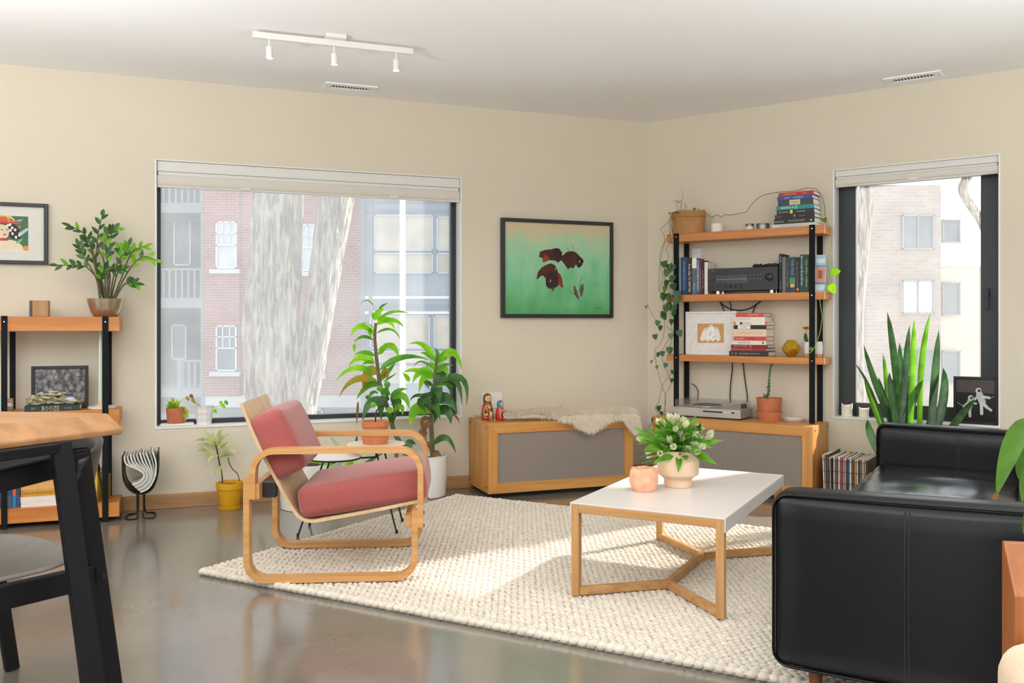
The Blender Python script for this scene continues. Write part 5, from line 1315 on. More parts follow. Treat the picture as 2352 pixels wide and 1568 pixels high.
# ------------------------------------------------------------------ window sill things
ZS = BZ0 + .012
for px0, px1, pyt, pyb, lab in ((1933, 1958, 924, 960, 'taller white candle on the sill of the narrow window'), (1973, 1996, 934, 961, 'shorter melted white candle on the sill of the narrow window')):
    y = .055; x0, x1 = FB.Y(px0, 940, y).x, FB.Y(px1, 940, y).x; h = FB.Y(px0, pyt, y).z - ZS; r_ = (x1 - x0) / 2; xc = (x0 + x1) / 2
    cd = thing('pillar_candle', lab, 'candle', FB, xc, y, ZS, 'melted candles on the sill')
    dsx = MB(FB).lathe([(r_ * 1.15, 0), (r_ * 1.2, .004), (r_ * 1.15, .005)], 24, (xc, y, ZS)).build('candle_dish', M_CUP, cd, smooth=40)
    def cf(u, v, xc=xc, y=y, r_=r_, h=h):
        a = 2 * math.pi * u
        if v <= .6: rr, z = r_, (h * (.90 + .10 * math.sin(2 * a + 1)) - .005) * v / .6
        elif v < .7: rr, z = r_ * .86, h * (.90 + .10 * math.sin(2 * a + 1)) - .005
        else: rr, z = r_ * .8 * (1 - v) / .3, h * .8
        return (xc + rr * math.cos(a), y + rr * math.sin(a), ZS + .005 + z)
    MB(FB).grid(28, 10, cf, wrap=True).build('wax', plain('pale_wax', '#efe6da', .5, var=.03), cd, smooth=50)
    MB(FB).tube([(xc, y, ZS + h * .8), (xc + .002, y, ZS + h * .95)], .001, 5).build('wick', M_BLACK, cd)
as0, as1 = FB.Y(2190, 920, .03).x, BX1 - .012; az1_ = FB.Y(2240, 865, .03).z
ap = thing('framed_print', 'black framed print of two floating astronauts on the window sill', 'picture', FB, (as0 + as1) / 2, .03, ZS)
frame4(FB, as0, as1, ZS + .0005, az1_, .026, .046, .016, M_BLACK, ap)
MB(FB).box(as0 + .014, as1 - .014, .034, .046, ZS + .014, az1_ - .014).build('print_ground', plain('space_black', '#1a1a1c', .3, var=.2, vs=8), ap)
c5 = crop(1880, 340, 2.305)
def P5(pts, c, k, nm): print_poly(FB, .0338 - .0004 * k, c5, pts, col(c), ap, nm)
P5([(730, 1225), (935, 1225), (935, 1300), (730, 1290)], '#4a4140', 0, 'print_planet')
def capsule(a, b, w_):
    (x0, y0), (x1, y1) = a, b; an = math.atan2(y1 - y0, x1 - x0); h = w_ / 2
    return [(x1 + h * math.cos(an + t), y1 + h * math.sin(an + t)) for t in [-1.57 + 3.14 * i / 6 for i in range(7)]] + [(x0 + h * math.cos(an + t), y0 + h * math.sin(an + t)) for t in [1.57 + 3.14 * i / 6 for i in range(7)]]
for n_, segs in enumerate(([((852, 1305), (868, 1345), 36), ((868, 1315), (905, 1322), 13), ((846, 1312), (826, 1330), 13), ((870, 1350), (892, 1372), 17), ((892, 1372), (914, 1388), 13), ((862, 1350), (864, 1405), 17)], [((803, 1340), (797, 1372), 32), ((792, 1346), (768, 1366), 11), ((812, 1348), (834, 1352), 12), ((800, 1378), (802, 1418), 15), ((790, 1378), (776, 1404), 14)])):
    for m_, (a_, b_, w_) in enumerate(segs): P5(capsule(a_, b_, w_), ['#c2c2bf', '#aeb0ae'][n_] if m_ % 2 == 0 else ['#d0d0cc', '#bcbdbb'][n_], 1 + m_, 'astronaut')
for (x, y, r_) in ((847, 1284, 16), (806, 1322, 15)):
    P5([(x + r_ * math.cos(i * .6283), y + r_ * math.sin(i * .6283)) for i in range(10)], '#c9c9c6', 8, 'helmet'); P5([(x + 3 + r_ * .55 * math.cos(i * .6283), y + r_ * .5 * math.sin(i * .6283)) for i in range(10)], '#34322f', 9, 'visor')
stroke(FB, .033, c5, [(735, 1345), (768, 1366)], .0016, col('#b9bab8'), ap, 'tether'); stroke(FB, .033, c5, [(905, 1322), (932, 1316)], .0016, col('#c6c6c3'), ap, 'tether')

# ------------------------------------------------------------------ record crate
cq = FB.Y(1886, 1052, -.33)
rx0 = FB.Y(1887, 1058, -.36).x; ry0, ry1 = -.36, -.04; rx1 = rx0 + .36; zc1 = FB.Y(1930, 1058, -.36).z; zb1 = .01
cr = thing('record_crate', 'black wire crate full of records beside the tall shelf', 'crate', FB, (rx0 + rx1) / 2, -.2, 0)
M_WIRE = plain('black_wire', '#1c1a18', .4, .5); mb = MB(FB)
for z in [zb1 + (zc1 - zb1) * k / 4 for k in range(5)]:
    mb.tube([(rx0, ry0, z), (rx1, ry0, z), (rx1, ry1, z), (rx0, ry1, z)], .0017, 5, closed=True)
mb.build('horizontal_wires', M_WIRE, cr, smooth=60); mb = MB(FB)
for k in range(8):
    x = rx0 + (rx1 - rx0) * k / 7; mb.tube([(x, ry0, zc1), (x, ry0, zb1), (x, ry1, zb1), (x, ry1, zc1)], .0013, 5)
for k in range(1, 6):
    y = ry0 + (ry1 - ry0) * k / 6; mb.tube([(rx0, y, zc1), (rx0, y, zb1), (rx1, y, zb1), (rx1, y, zc1)], .0018, 5)
mb.build('upright_wires', M_WIRE, cr, smooth=60)
for s_ in ((rx0, ry0), (rx1, ry0), (rx0, ry1), (rx1, ry1)): MB(FB).lathe([(.004, 0), (.004, zb1)], 8, (s_[0], s_[1], 0)).build('foot', M_WIRE, cr)
LPC = ['#d9cfc4', '#8d8078', '#4f4842', '#c9b9a6', '#2b2624', '#b8a694', '#5c5450', '#d6d2cc', '#a8433c', '#8f8a86', '#d8a79a', '#34485e', '#b7c4cc', '#6e4b2a', '#c99a54', '#d9cdb8', '#3b4a58', '#7d6a58', '#d3c1ab', '#b58f74', '#3a3634']
LPN = ['cream', 'taupe', 'dark brown', 'sand-coloured', 'black', 'tan', 'charcoal', 'white', 'red', 'mid grey', 'pink', 'navy', 'pale blue', 'chestnut brown', 'ochre', 'ivory', 'slate blue', 'umber', 'buff', 'clay-coloured', 'near-black']
x = rx0 + .012; rl = random.Random(4); zr = FB.Y(1950, 1030, -.34).z
for k, c in enumerate(LPC):
    w_ = rl.uniform(.006, .0125); sl_ = max(0, (6 - k)) * .006
    y0 = ry0 + .012 + rl.uniform(0, .008)
    zz = zb1 + .305 + rl.uniform(-.008, .008) + (.012 if k < 3 else 0)
    r_ = thing('record_sleeve', LPN[k] + ' record sleeve standing in the wire crate', 'record', FB, x + w_ / 2, -.2, zb1 + .003, 'records in the wire crate')
    MB(FB).hexa([(x, y0, zb1 + .003), (x + w_, y0, zb1 + .003), (x + w_, y0 + .29, zb1 + .003), (x, y0 + .29, zb1 + .003)],
                [(x - sl_ * .3, y0, zz), (x - sl_ * .3 + w_, y0, zz), (x - sl_ * .3 + w_, y0 + .29, zz + .004), (x - sl_ * .3, y0 + .29, zz + .004)]).build('sleeve', col(c), r_)
    MB(FB).box(x + w_ * .25 - sl_ * .3, x + w_ * .75 - sl_ * .3, y0 + .004, y0 + .286, zz + .0002, zz + .0035).build('inner_sleeve', M_PAPER, r_)
    x += w_ + .0035
    if x > rx1 - .015: break

# ------------------------------------------------------------------ magazine rack
mq = onz(322, 1192, 0); FM = Frame((mq.x, mq.y), FA.ang); yy0, yy1 = -.03, .20
mr = thing('magazine_rack', 'black wire magazine rack on two looped feet', 'magazine rack', FM, 0, .05, 0)
def xm(px, py): q = FM.Y(px, py, yy0); return (q.x, q.z)
U = [xm(*p) for p in ((281, 1047), (281, 1078), (284, 1105), (297, 1126), (320, 1136), (345, 1128), (358, 1106), (362, 1080), (362, 1037))]
U = [(p.x, p.y) for p in bez(U, 40)]
for y in (yy0 + .02, yy1 - .02):
    MB(FM).tube([(a, y, b) for a, b in U], .0045, 7).build('cradle_wire', M_WIRE, mr, smooth=60)
MB(FM).band(U, .003, yy0 + .02, yy1 - .02).build('cradle_sheet', plain('rack_sheet', '#33383a', .45, .3), mr, smooth=50)
for px, s_ in ((314, -1), (329, 1)):
    x, z1m = xm(px, 1134); xe = x + s_ * .065
    MB(FM).tube(bez([(x, yy0 + .06, z1m), (x, yy0 + .06, .06), (x, yy0 + .04, .006), (xe - s_ * .02, yy0 + .02, .006), (xe, yy0 + .07, .006), (xe - s_ * .01, yy1 - .06, .006), (x + s_ * .01, yy1 - .03, .006), (x, yy1 - .06, .05), (x, yy1 - .06, z1m)], 48), .005, 7).build('looped_foot', M_WIRE, mr, smooth=60)
A_ = [(285, 1049), (290, 1066), (312, 1076), (328, 1086), (329, 1098), (316, 1110), (303, 1113)]
B_ = [(349, 1036), (357, 1058), (358, 1078), (355, 1096), (348, 1112), (338, 1124), (322, 1131)]
MGC = ['#d6d1c7', '#c3c4bf', '#dcd7ce', '#cbc5ba', '#b9bdb9', '#dfdad1', '#c6c1b8', '#d3cec6', '#9aa5a4', '#dad5cd']
for k in range(10):
    t = k / 9; pts = [xm(a[0] + (b[0] - a[0]) * t, a[1] + (b[1] - a[1]) * t + 2 * math.sin(k * 2.1) * (i == 0)) for i, (a, b) in enumerate(zip(A_, B_))]
    pts = [(p.x, p.y) for p in bez(pts, 30)]
    g = thing('magazine', 'limp magazine drooping in the wire rack', 'magazine', FM, pts[-1][0], .05, pts[-1][1], 'magazines in the wire rack')
    MB(FM).band(pts, .0085, yy0 + .01 + .006 * (k % 3), yy1 - .01).build('pages', plain('mag_' + MGC[k][1:], MGC[k], .6, var=.12, vs=120), g, smooth=50)
    MB(FM).band([(a - .0001, b) for a, b in pts], .0098, yy0 + .03, yy1 - .009).build('cover', plain('magc_' + MGC[(k + 3) % 10][1:], MGC[(k + 3) % 10], .4, var=.1), g, smooth=50)

# ================================================================== PLANTS
G_DARK = leafmat('leaf_dark', '#2c5225', '#3f6e30', .3, .3); G_MID = leafmat('leaf_mid', '#457d30', '#5a993b', .45, .35); G_LIT = leafmat('leaf_light', '#62a82c', '#84c43c', .6, .4)  # G_LIT paints the look of lit leaves as a brighter green
G_TIP = leafmat('leaf_yellowing', '#6b8a2a', '#b08a1c', .45, .45); G_BRN = leafmat('leaf_dry', '#6b4a2c', '#8a6a44', .2, .8)
M_TRUNK = plain('cane_bark', '#6d6248', .8, var=.25, vs=70, bump=.3, bs=90)
TONE = {'d': G_DARK, 'g': G_MID, 'y': G_LIT, 't': G_TIP, 'b': G_BRN}
def clampA(p, m=-.035):           # keep foliage on the room side of the window wall
    q = FA.loc(p)
    while q.y > m and p.y > 1:
        p = Vector((0, 0, H0)) + (p - Vector((0, 0, H0))) * .985; q = FA.loc(p)
    return p
def plant(name, label, base): return tag(mk(name, None, None, T(*base)), label, 'plant')
rp_ = random.Random(21)
def pleaf(root, cr, d, b, c, t, wpx, tone, sc, dz=(-.14, .06), shape='lance', n=7, clamp=True, name='leaf'):
    db = d + rp_.uniform(-.02, .02); dt_ = d + rp_.uniform(*dz); dm = (db + dt_) / 2 - .02
    P_ = [at(*cr(*b), db), at(*cr(*c), dm), at(*cr(*t), dt_)]
    P_[1] = P_[1] * 1.5 - (P_[0] + P_[2]) * .25 if False else P_[1]
    if clamp: P_ = [clampA(p) for p in P_]
    w_ = wpx / sc * d / F
    chord = P_[2] - P_[0]; view = Vector((rp_.uniform(-.5, .5), -1, rp_.uniform(.25, .9)))
    return MB().leaf(P_[0], P_[1], P_[2], w_, n, up=view, fold=.22, shape=shape, twist=rp_.uniform(-.25, .25)).build(name, TONE[tone], root, smooth=179)

# ------------------------------------------------------------------ white pot with two dracaenas
pc = at(978, 1100, 6.04); pcx, pcy = pc.x, pc.y
wp_ = thing('planter', 'tall white fluted planter beside the birch cabinet', 'pot', FW, pcx, pcy, 0)
def flute(prof, n, c, name, mat, parent):
    mb = MB(); vs_ = []; fs_ = []
    for r_, z in prof:
        for i in range(n): a = 2 * math.pi * i / n; rr = r_ * (1 + .006 * (1 if i % 2 else -1)); vs_.append((c[0] + rr * math.cos(a), c[1] + rr * math.sin(a), c[2] + z))
    for k in range(len(prof) - 1):
        for i in range(n): j = (i + 1) % n; fs_.append((k * n + i, k * n + j, (k + 1) * n + j, (k + 1) * n + i))
    fs_.append(tuple(range(n - 1, -1, -1))); fs_.append(tuple((len(prof) - 1) * n + i for i in range(n)))
    return mb.add(vs_, fs_).build(name, mat, parent, smooth=25)
flute([(.128, 0), (.136, .006), (.152, .272), (.155, .276), (.155, .284), (.147, .284), (.143, .25)], 96, (pcx, pcy, 0), 'pot_body', M_WHITEPOT, wp_)
MB().lathe([(.140, 0), (.06, .008), (.005, .01)], 24, (pcx, pcy, .25)).build('soil', M_SOIL, wp_, smooth=60)
c6 = crop(740, 660, 4.611)
def cane(root, pts, ds, r0, r1):
    P_ = [clampA(at(*q, d_), -.05) for q, d_ in zip(pts, ds)]; Q = bez(P_, 40); n = len(Q)
    MB().tube(Q, [(r0 + (r1 - r0) * i / n) * (1 + .10 * (i % 2)) for i in range(n)], 10).build('cane', M_TRUNK, root, smooth=60)
    return Q
dA = plant('dracaena', 'tall leaning dracaena with arching leaves in the white planter', (pcx - .05, pcy, .255))
cane(dA, [(940, 1062), (922, 1022), (905, 990), (890, 935), (873, 883), (868, 849), (861, 781), (863, 742)], [6.02, 6.0, 5.98, 5.93, 5.9, 5.88, 5.86, 5.85], .017, .009)
for b, c, t, w_, to in [((557, 350), (585, 240), (655, 222), 75, 'y'), ((550, 210), (480, 70), (397, 190), 16, 'g'), ((600, 230), (640, 180), (700, 165), 30, 'g'), ((575, 350), (720, 210), (920, 272), 60, 'y'), ((570, 400), (690, 260), (770, 445), 85, 'y'), ((610, 350), (790, 310), (865, 422), 55, 'y'),
        ((565, 490), (760, 360), (830, 560), 32, 'g'), ((545, 440), (480, 330), (380, 405), 50, 'y'), ((550, 470), (360, 330), (300, 525), 70, 'y'), ((545, 500), (470, 400), (520, 535), 60, 'y'), ((548, 560), (430, 470), (335, 580), 50, 'g'), ((345, 590), (330, 640), (355, 700), 34, 'y'),
        ((578, 720), (740, 500), (810, 738), 110, 'y'), ((565, 730), (450, 640), (335, 720), 46, 'g'), ((560, 800), (400, 650), (275, 842), 90, 'y'), ((552, 800), (470, 770), (425, 822), 55, 'y'), ((600, 880), (830, 650), (1140, 768), 75, 'g'), ((610, 990), (710, 880), (778, 790), 55, 'g'),
        ((615, 1000), (720, 760), (685, 995), 85, 't'), ((590, 920), (450, 780), (435, 1125), 120, 't'), ((590, 930), (330, 740), (138, 995), 70, 'y'), ((590, 985), (300, 880), (178, 1162), 80, 't'), ((605, 1040), (490, 960), (362, 1185), 90, 'g'),
        ((700, 1240), (480, 1100), (425, 1420), 110, 'd'), ((715, 1180), (600, 1130), (625, 1410), 115, 'd'), ((720, 1190), (840, 1150), (750, 1430), 130, 'd'), ((730, 1180), (880, 1060), (925, 1290), 90, 'y'), ((720, 1180), (800, 1060), (905, 1075), 60, 'g'), ((690, 1160), (660, 1090), (705, 1050), 95, 'g'),
        ((745, 1300), (880, 1210), (848, 1355), 75, 'y'), ((760, 1440), (720, 1340), (640, 1330), 60, 'd'), ((595, 1120), (520, 1060), (470, 1230), 50, 'g'), ((640, 1000), (760, 930), (800, 900), 60, 'g'), ((380, 1200), (375, 1300), (362, 1470), 26, 'b'), ((540, 260), (520, 300), (560, 350), 30, 'y')]:
    pleaf(dA, c6, 5.88, b, c, t, w_, to, 4.611)
dB = plant('dracaena', 'shorter upright dracaena with dark drooping leaves in the white planter', (pcx + .04, pcy, .255))
cane(dB, [(994, 1062), (992, 1000), (990, 955), (998, 880), (1001, 845), (1003, 822)], [6.04, 6.03, 6.0, 5.98, 5.97, 5.96], .016, .010)
for b, c, t, w_, to in [((1200, 800), (1090, 520), (915, 600), 75, 'y'), ((1195, 780), (1110, 680), (1040, 690), 46, 'g'), ((1215, 770), (1235, 680), (1195, 640), 48, 'g'), ((1220, 780), (1270, 680), (1322, 668), 60, 'y'), ((1225, 800), (1320, 700), (1310, 775), 36, 'y'), ((1220, 820), (1400, 520), (1482, 872), 110, 'y'),
        ((1205, 870), (1280, 790), (1392, 825), 44, 'g'), ((1200, 880), (1120, 740), (1110, 865), 70, 'y'), ((1190, 880), (1030, 700), (965, 850), 26, 'g'), ((1200, 900), (1320, 780), (1330, 955), 85, 'y'), ((1195, 950), (1040, 790), (955, 1012), 105, 'y'), ((1195, 960), (1060, 860), (1025, 1115), 95, 'y'),
        ((1190, 930), (960, 830), (850, 905), 55, 'y'), ((920, 1000), (900, 930), (850, 905), 55, 'y'), ((1180, 1050), (1040, 930), (1140, 1085), 60, 'd'), ((1195, 1000), (1290, 830), (1385, 1145), 130, 'd'), ((1190, 1040), (1280, 980), (1405, 1060), 60, 'g'), ((1200, 1010), (1480, 830), (1478, 1252), 80, 'd'), ((1230, 980), (1590, 820), (1528, 1255), 75, 'd'),
        ((1180, 1160), (1240, 960), (1240, 1245), 130, 'd'), ((1160, 1180), (1060, 1080), (1135, 1315), 150, 'd'), ((1150, 1170), (960, 1090), (925, 1215), 42, 'd'), ((1150, 1220), (970, 1150), (1110, 1335), 110, 'd'), ((1160, 1210), (1350, 1080), (1432, 1345), 130, 'd'), ((1150, 1330), (960, 1180), (928, 1470), 150, 'y'),
        ((1160, 1320), (1260, 1200), (1180, 1445), 130, 'd'), ((1180, 1320), (1360, 1210), (1362, 1445), 130, 'd'), ((1250, 1310), (1440, 1310), (1452, 1452), 36, 'b'), ((1150, 1400), (1030, 1340), (1060, 1510), 60, 'b'), ((1160, 1440), (1060, 1440), (1090, 1560), 70, 'b'), ((1300, 1180), (1380, 1140), (1395, 1260), 60, 'g'), ((1170, 1240), (1220, 1250), (1250, 1400), 80, 'g')]:
    pleaf(dB, c6, 5.97, b, c, t, w_, to, 4.611)
c7 = crop(620, 960, 5.345)
pleaf(dB, c7, 5.97, (1990, 340), (2180, 90), (2285, 435), 85, 'd', 5.345)
for b, c, t, w_ in [((1990, 480), (2040, 380), (2110, 480), 90), ((1900, 130), (1840, 200), (1930, 290), 110), ((1920, 290), (1990, 340), (1960, 420), 60), ((1560, 400), (1545, 480), (1565, 545), 55)]: pleaf(dB, c7, 5.99, b, c, t, w_, 'b', 5.345, dz=(-.05, 0))
pleaf(dA, c7, 5.93, (1660, 430), (1720, 210), (1790, 330), 110, 'd', 5.345)

# ------------------------------------------------------------------ small plant on the two-tier table
pq = at(862, 1018, 5.06); pz = cu_.z
p_, zs_ = pot_set('terracotta pot with saucer on the upper tier of the plant table', FW, pq.x, pq.y, pz, .079, .060, .125, M_TERRA, saucer=(.080, .046), rim=.03)
pil = plant('pilea', 'small pilea with bent stem and round leaves in a terracotta pot', (pq.x, pq.y, zs_))
M_STEMB = plain('brown_stem', '#4a3626', .8)
q = [at(*c6(*p), 5.06) for p in ((565, 1412), (568, 1330), (600, 1280), (655, 1240), (685, 1190), (680, 1130))]; q[0].z = zs_
MB().tube(bez(q, 20), .0045, 7).build('stem', M_STEMB, pil, smooth=60)
for (x, y), r_, j, to in (((612, 1070), 33, 5, 'g'), ((690, 1025), 34, 5, 'g'), ((540, 1242), 31, 3, 'y'), ((716, 1298), 35, 4, 'y'), ((480, 1160), 22, 4, 'd'), ((655, 1150), 26, 5, 'd')):
    c_ = at(*c6(x, y), 5.03); rr = r_ / 4.611 * 5.05 / F
    MB().tube([q[j], (q[j] + c_) / 2 + Vector((0, -.01, .008)), c_], .0012, 5).build('petiole', G_MID, pil, smooth=60)
    MB().leaf(c_ + Vector((0, 0, -rr)), c_ + Vector((0, -.012, 0)), c_ + Vector((0, 0, rr)), rr * 2, 8, up=(0, -1, 0), fold=.1, shape='round').build('leaf', TONE[to], pil, smooth=179)

# ------------------------------------------------------------------ agave in a white pot behind the armchair
ag = at(712, 1100, 5.68)
pa_, za = pot_set('wide white pot half hidden behind the armchair', FW, ag.x, ag.y, 0, .20, .185, .290, M_WHITEPOT, group=None, n=40)
agv = plant('agave', 'variegated agave with broad pale leaves behind the armchair', (ag.x + .05, ag.y, za))
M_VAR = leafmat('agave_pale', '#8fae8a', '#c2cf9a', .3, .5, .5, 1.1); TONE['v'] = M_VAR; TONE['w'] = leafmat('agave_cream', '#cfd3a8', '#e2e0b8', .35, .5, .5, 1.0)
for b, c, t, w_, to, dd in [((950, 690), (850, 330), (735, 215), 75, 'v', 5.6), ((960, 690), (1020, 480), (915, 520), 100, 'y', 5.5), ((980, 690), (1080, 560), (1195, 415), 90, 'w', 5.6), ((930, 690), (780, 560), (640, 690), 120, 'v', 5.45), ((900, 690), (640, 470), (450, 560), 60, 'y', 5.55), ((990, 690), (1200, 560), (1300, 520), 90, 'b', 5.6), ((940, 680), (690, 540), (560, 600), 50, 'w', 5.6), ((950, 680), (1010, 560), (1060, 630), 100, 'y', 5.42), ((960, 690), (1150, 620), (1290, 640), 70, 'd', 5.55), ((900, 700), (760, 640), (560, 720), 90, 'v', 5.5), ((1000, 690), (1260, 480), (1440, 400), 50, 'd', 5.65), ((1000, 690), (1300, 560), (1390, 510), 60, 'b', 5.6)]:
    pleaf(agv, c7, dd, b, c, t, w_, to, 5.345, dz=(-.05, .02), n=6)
for (x, y) in ((1080, 230),): pleaf(agv, c7, 5.5, (1090, 400), (1040, 300), (1078, 190), 45, 'd', 5.345, dz=(0, .02))

# ------------------------------------------------------------------ yellow pot with variegated dracaena
yq = onz(528, 1174, 0); yq = at(528, 1140, yq.y + .085)
M_YEL = plain('yellow_glaze', '#d19a14', .35, var=.04)
py_, zy = pot_set('mustard yellow pot with saucer on the floor under the broad window', FW, yq.x, yq.y, 0, .086, .062, .165, M_YEL, saucer=(.078, .024), rim=.04)
sg = plant('variegated_dracaena', 'variegated dracaena with cream-edged leaves in the yellow pot', (yq.x, yq.y, zy))
c8 = crop(440, 880, 3.267); M_CRM = leafmat('leaf_cream_edged', '#93a56a', '#d3d49a', .4, .45, .5, 1.2); TONE['c'] = M_CRM
for pts, r_ in ((((232, 752), (228, 690), (212, 610), (198, 540), (185, 470), (180, 455)), .0048), (((360, 732), (345, 680), (305, 640), (280, 590), (275, 556)), .003)):
    q = [at(*c8(*p), yq.y) for p in pts]; MB().tube(bez(q, 20), r_, 7).build('stem', M_STEMB, sg, smooth=60)
for b, c, t, w_ in [((185, 475), (110, 400), (18, 432), 26), ((185, 470), (120, 380), (92, 348), 26), ((182, 465), (150, 400), (128, 372), 22), ((188, 470), (195, 370), (225, 340), 26), ((190, 475), (230, 370), (288, 386), 24), ((185, 470), (205, 390), (238, 345), 24), ((188, 480), (110, 420), (62, 402), 24), ((200, 545), (110, 470), (36, 508), 28), ((202, 550), (130, 520), (118, 632), 26), ((198, 535), (110, 480), (55, 470), 22), ((205, 550), (270, 470), (366, 527), 28), ((208, 555), (290, 510), (320, 558), 26), ((200, 530), (260, 420), (306, 470), 26), ((218, 625), (165, 620), (180, 690), 28), ((215, 615), (200, 640), (228, 702), 24), ((182, 460), (165, 430), (160, 360), 20), ((190, 485), (250, 430), (275, 440), 22), ((180, 465), (140, 440), (70, 425), 22), ((195, 500), (130, 440), (40, 460), 20)]:
    pleaf(sg, c8, yq.y, b, c, t, w_ * 1.15, 'c', 3.267, dz=(-.08, .05))
for b, c, t in [((545, 700), (520, 760), (492, 800)), ((555, 690), (545, 750), (525, 790))]: pleaf(agv, c8, 5.5, b, c, t, 22, 'd', 3.267, dz=(0, 0))

# ------------------------------------------------------------------ pots on the sill of the broad window
ZA = AZ0 + .012
c9 = crop(340, 360, 2.45)
x = FA.Y(407, 975, .055).x; dsh = thing('dish', 'oblong white dish under the sill flowerpot', 'dish', FA, x, .055, ZA)
MB(FA).rbox(x, .052, ZA + .008, .205, .105, .015, .007, 8).build('dish_body', M_WHITEPOT, dsh, smooth=60)
xt = FA.Y(404, 950, .055).x; h_ = FA.Y(404, 936, .055).z - ZA - .016
ps, zps = pot_set('small terracotta pot with a succulent on the window sill', FA, xt, .055, ZA + .0155, .062 * .98, .054, h_, M_TERRA, n=28)
M_SUC = leafmat('succulent', '#6f9a2c', '#b6c048', .35, .4)
su = tag(mk('succulent', None, None, FA.M @ T(xt, .055, zps)), 'small green succulent growing in the sill flowerpot', 'plant')
for i in range(16):
    a = i * 2.4; el_ = .25 + .07 * i; L_ = .055 + .02 * math.sin(i); b = Vector((xt - .012, .055, zps)); d_ = Vector((math.cos(a) * math.cos(el_), math.sin(a) * math.cos(el_) * .7, math.sin(el_) + .2))
    MB(FA).leaf(b, b + d_ * L_ * .6, b + d_ * L_ + Vector((0, 0, .006)), .022, 5, shape='ovate', up=(0, -1, .6)).build('leaf', M_SUC, su, smooth=179)
for (x1, y1) in ((218, 1435), (228, 1470), (212, 1490), (232, 1440)):
    e = FA.Y(*c9(x1, y1), .01); b = Vector((xt + .045, .03, zps)); MB(FA).leaf(b, (b + Vector((e.x, .01, e.z))) / 2 + Vector((0, -.01, .02)), (e.x, .01, e.z), .026, 5, shape='ovate', up=(0, -1, .3)).build('leaf', M_SUC, su, smooth=179)
xw = FA.Y(469, 950, .055).x; hw = FA.Y(469, 932, .055).z - ZA; rw = (FA.Y(492, 935, .055).x - FA.Y(445, 935, .055).x) / 2
wt = thing('flower_pot', 'white pot with diamond relief on the window sill', 'pot', FA, xw, .055, ZA)
def diam(u, v):
    a = 2 * math.pi * u; r_ = rw * (.70 + .30 * v); k = math.sin(a * 6 + v * 9.4) * math.sin(a * 6 - v * 9.4)
    return (xw + (r_ + .0022 * k) * math.cos(a), .055 + (r_ + .0022 * k) * math.sin(a), ZA + .0005 + hw * v)
MB(FA).grid(64, 22, diam, wrap=True).build('pot_body', M_WHITEPOT, wt, smooth=50)
MB(FA).lathe([(rw, 0), (rw * .94, 0), (rw * .9, -.03), (.001, -.03)], 32, (xw, .055, ZA + hw), cap=(False, False)).build('rim', M_WHITEPOT, wt, smooth=50)
MB(FA).lathe([(rw * .69, 0), (.001, 0)], 32, (xw, .055, ZA + .0008), cap=(False, False)).build('pot_base', M_WHITEPOT, wt)
MB(FA).lathe([(rw * .9, 0), (.004, .003)], 20, (xw, .055, ZA + hw - .028)).build('soil', M_SOIL, wt)
tv = tag(mk('trailing_plant', None, None, FA.M @ T(xw, .055, ZA + hw - .025)), 'sparse trailing plant with yellowing leaves in the white relief pot', 'plant')
for pts, lv in ((((300, 1398), (270, 1385), (240, 1360)), (((222, 1362), 't'), ((245, 1350), 'b'), ((255, 1375), 't'))), (((365, 1400), (385, 1405), (410, 1400), (430, 1395)), (((378, 1432), 'y'), ((425, 1405), 'y'), ((440, 1385), 'g'), ((412, 1388), 'y')))):
    P_ = [FA.Y(*c9(*p), .03) for p in pts]; P_[0] = Vector((xw, .05, ZA + hw - .02)); MB(FA).tube(bez(P_, 12), .0015, 5).build('stem', M_STEMB, tv, smooth=60)
    for (x1, y1), to in lv:
        e = FA.Y(*c9(x1, y1), .02); MB(FA).leaf(Vector((e.x - .012, .02, e.z + .012)), Vector((e.x, .012, e.z + .01)), Vector((e.x + .010, .018, e.z - .014)), .024, 5, shape='ovate', up=(0, -1, .2)).build('leaf', TONE[to], tv, smooth=179)
s2 = FA.Y(*c9(345, 1490), .0)
pk = 0

# ------------------------------------------------------------------ ZZ plant in a metal bowl
yz = -.17; bx_ = FA.Y(243, 700, yz).x; rb = (FA.Y(288, 690, yz).x - FA.Y(199, 690, yz).x) / 2; hb_ = FA.Y(243, 686, yz).z - SHA[0]
bw = thing('metal_bowl', 'hammered champagne metal bowl planter on the low shelf', 'pot', FA, bx_, yz, SHA[0])
M_BOWL = plain('champagne_metal', '#b9a98e', .3, .85, var=.08, vs=30, bump=.08, bs=60)
MB(FA).lathe([(rb * .58, 0), (rb * .66, .006), (rb * .82, hb_ * .35), (rb * .94, hb_ * .72), (rb, hb_), (rb - .004, hb_), (rb * .86, hb_ * .6), (.004, hb_ * .5)], 40, (bx_, yz, SHA[0])).build('bowl', M_BOWL, bw, smooth=50)
MB(FA).lathe([(rb * .93, 0), (rb * .5, .012), (.004, .016)], 24, (bx_, yz, SHA[0] + hb_ - .014)).build('soil', M_SOIL, bw, smooth=60)
zz = tag(mk('zz_plant', None, None, FA.M @ T(bx_, yz, SHA[0] + hb_)), 'zz plant with glossy leaflets in the metal bowl', 'plant')
rz_ = random.Random(8)
M_ZZ = leafmat('zz_dark', '#2f5428', '#41702f', .25, .25); M_ZL = leafmat('zz_light', '#63a32c', '#7cc23c', .55, .35); M_ZS = plain('zz_stem', '#5b5a3c', .6, var=.2)
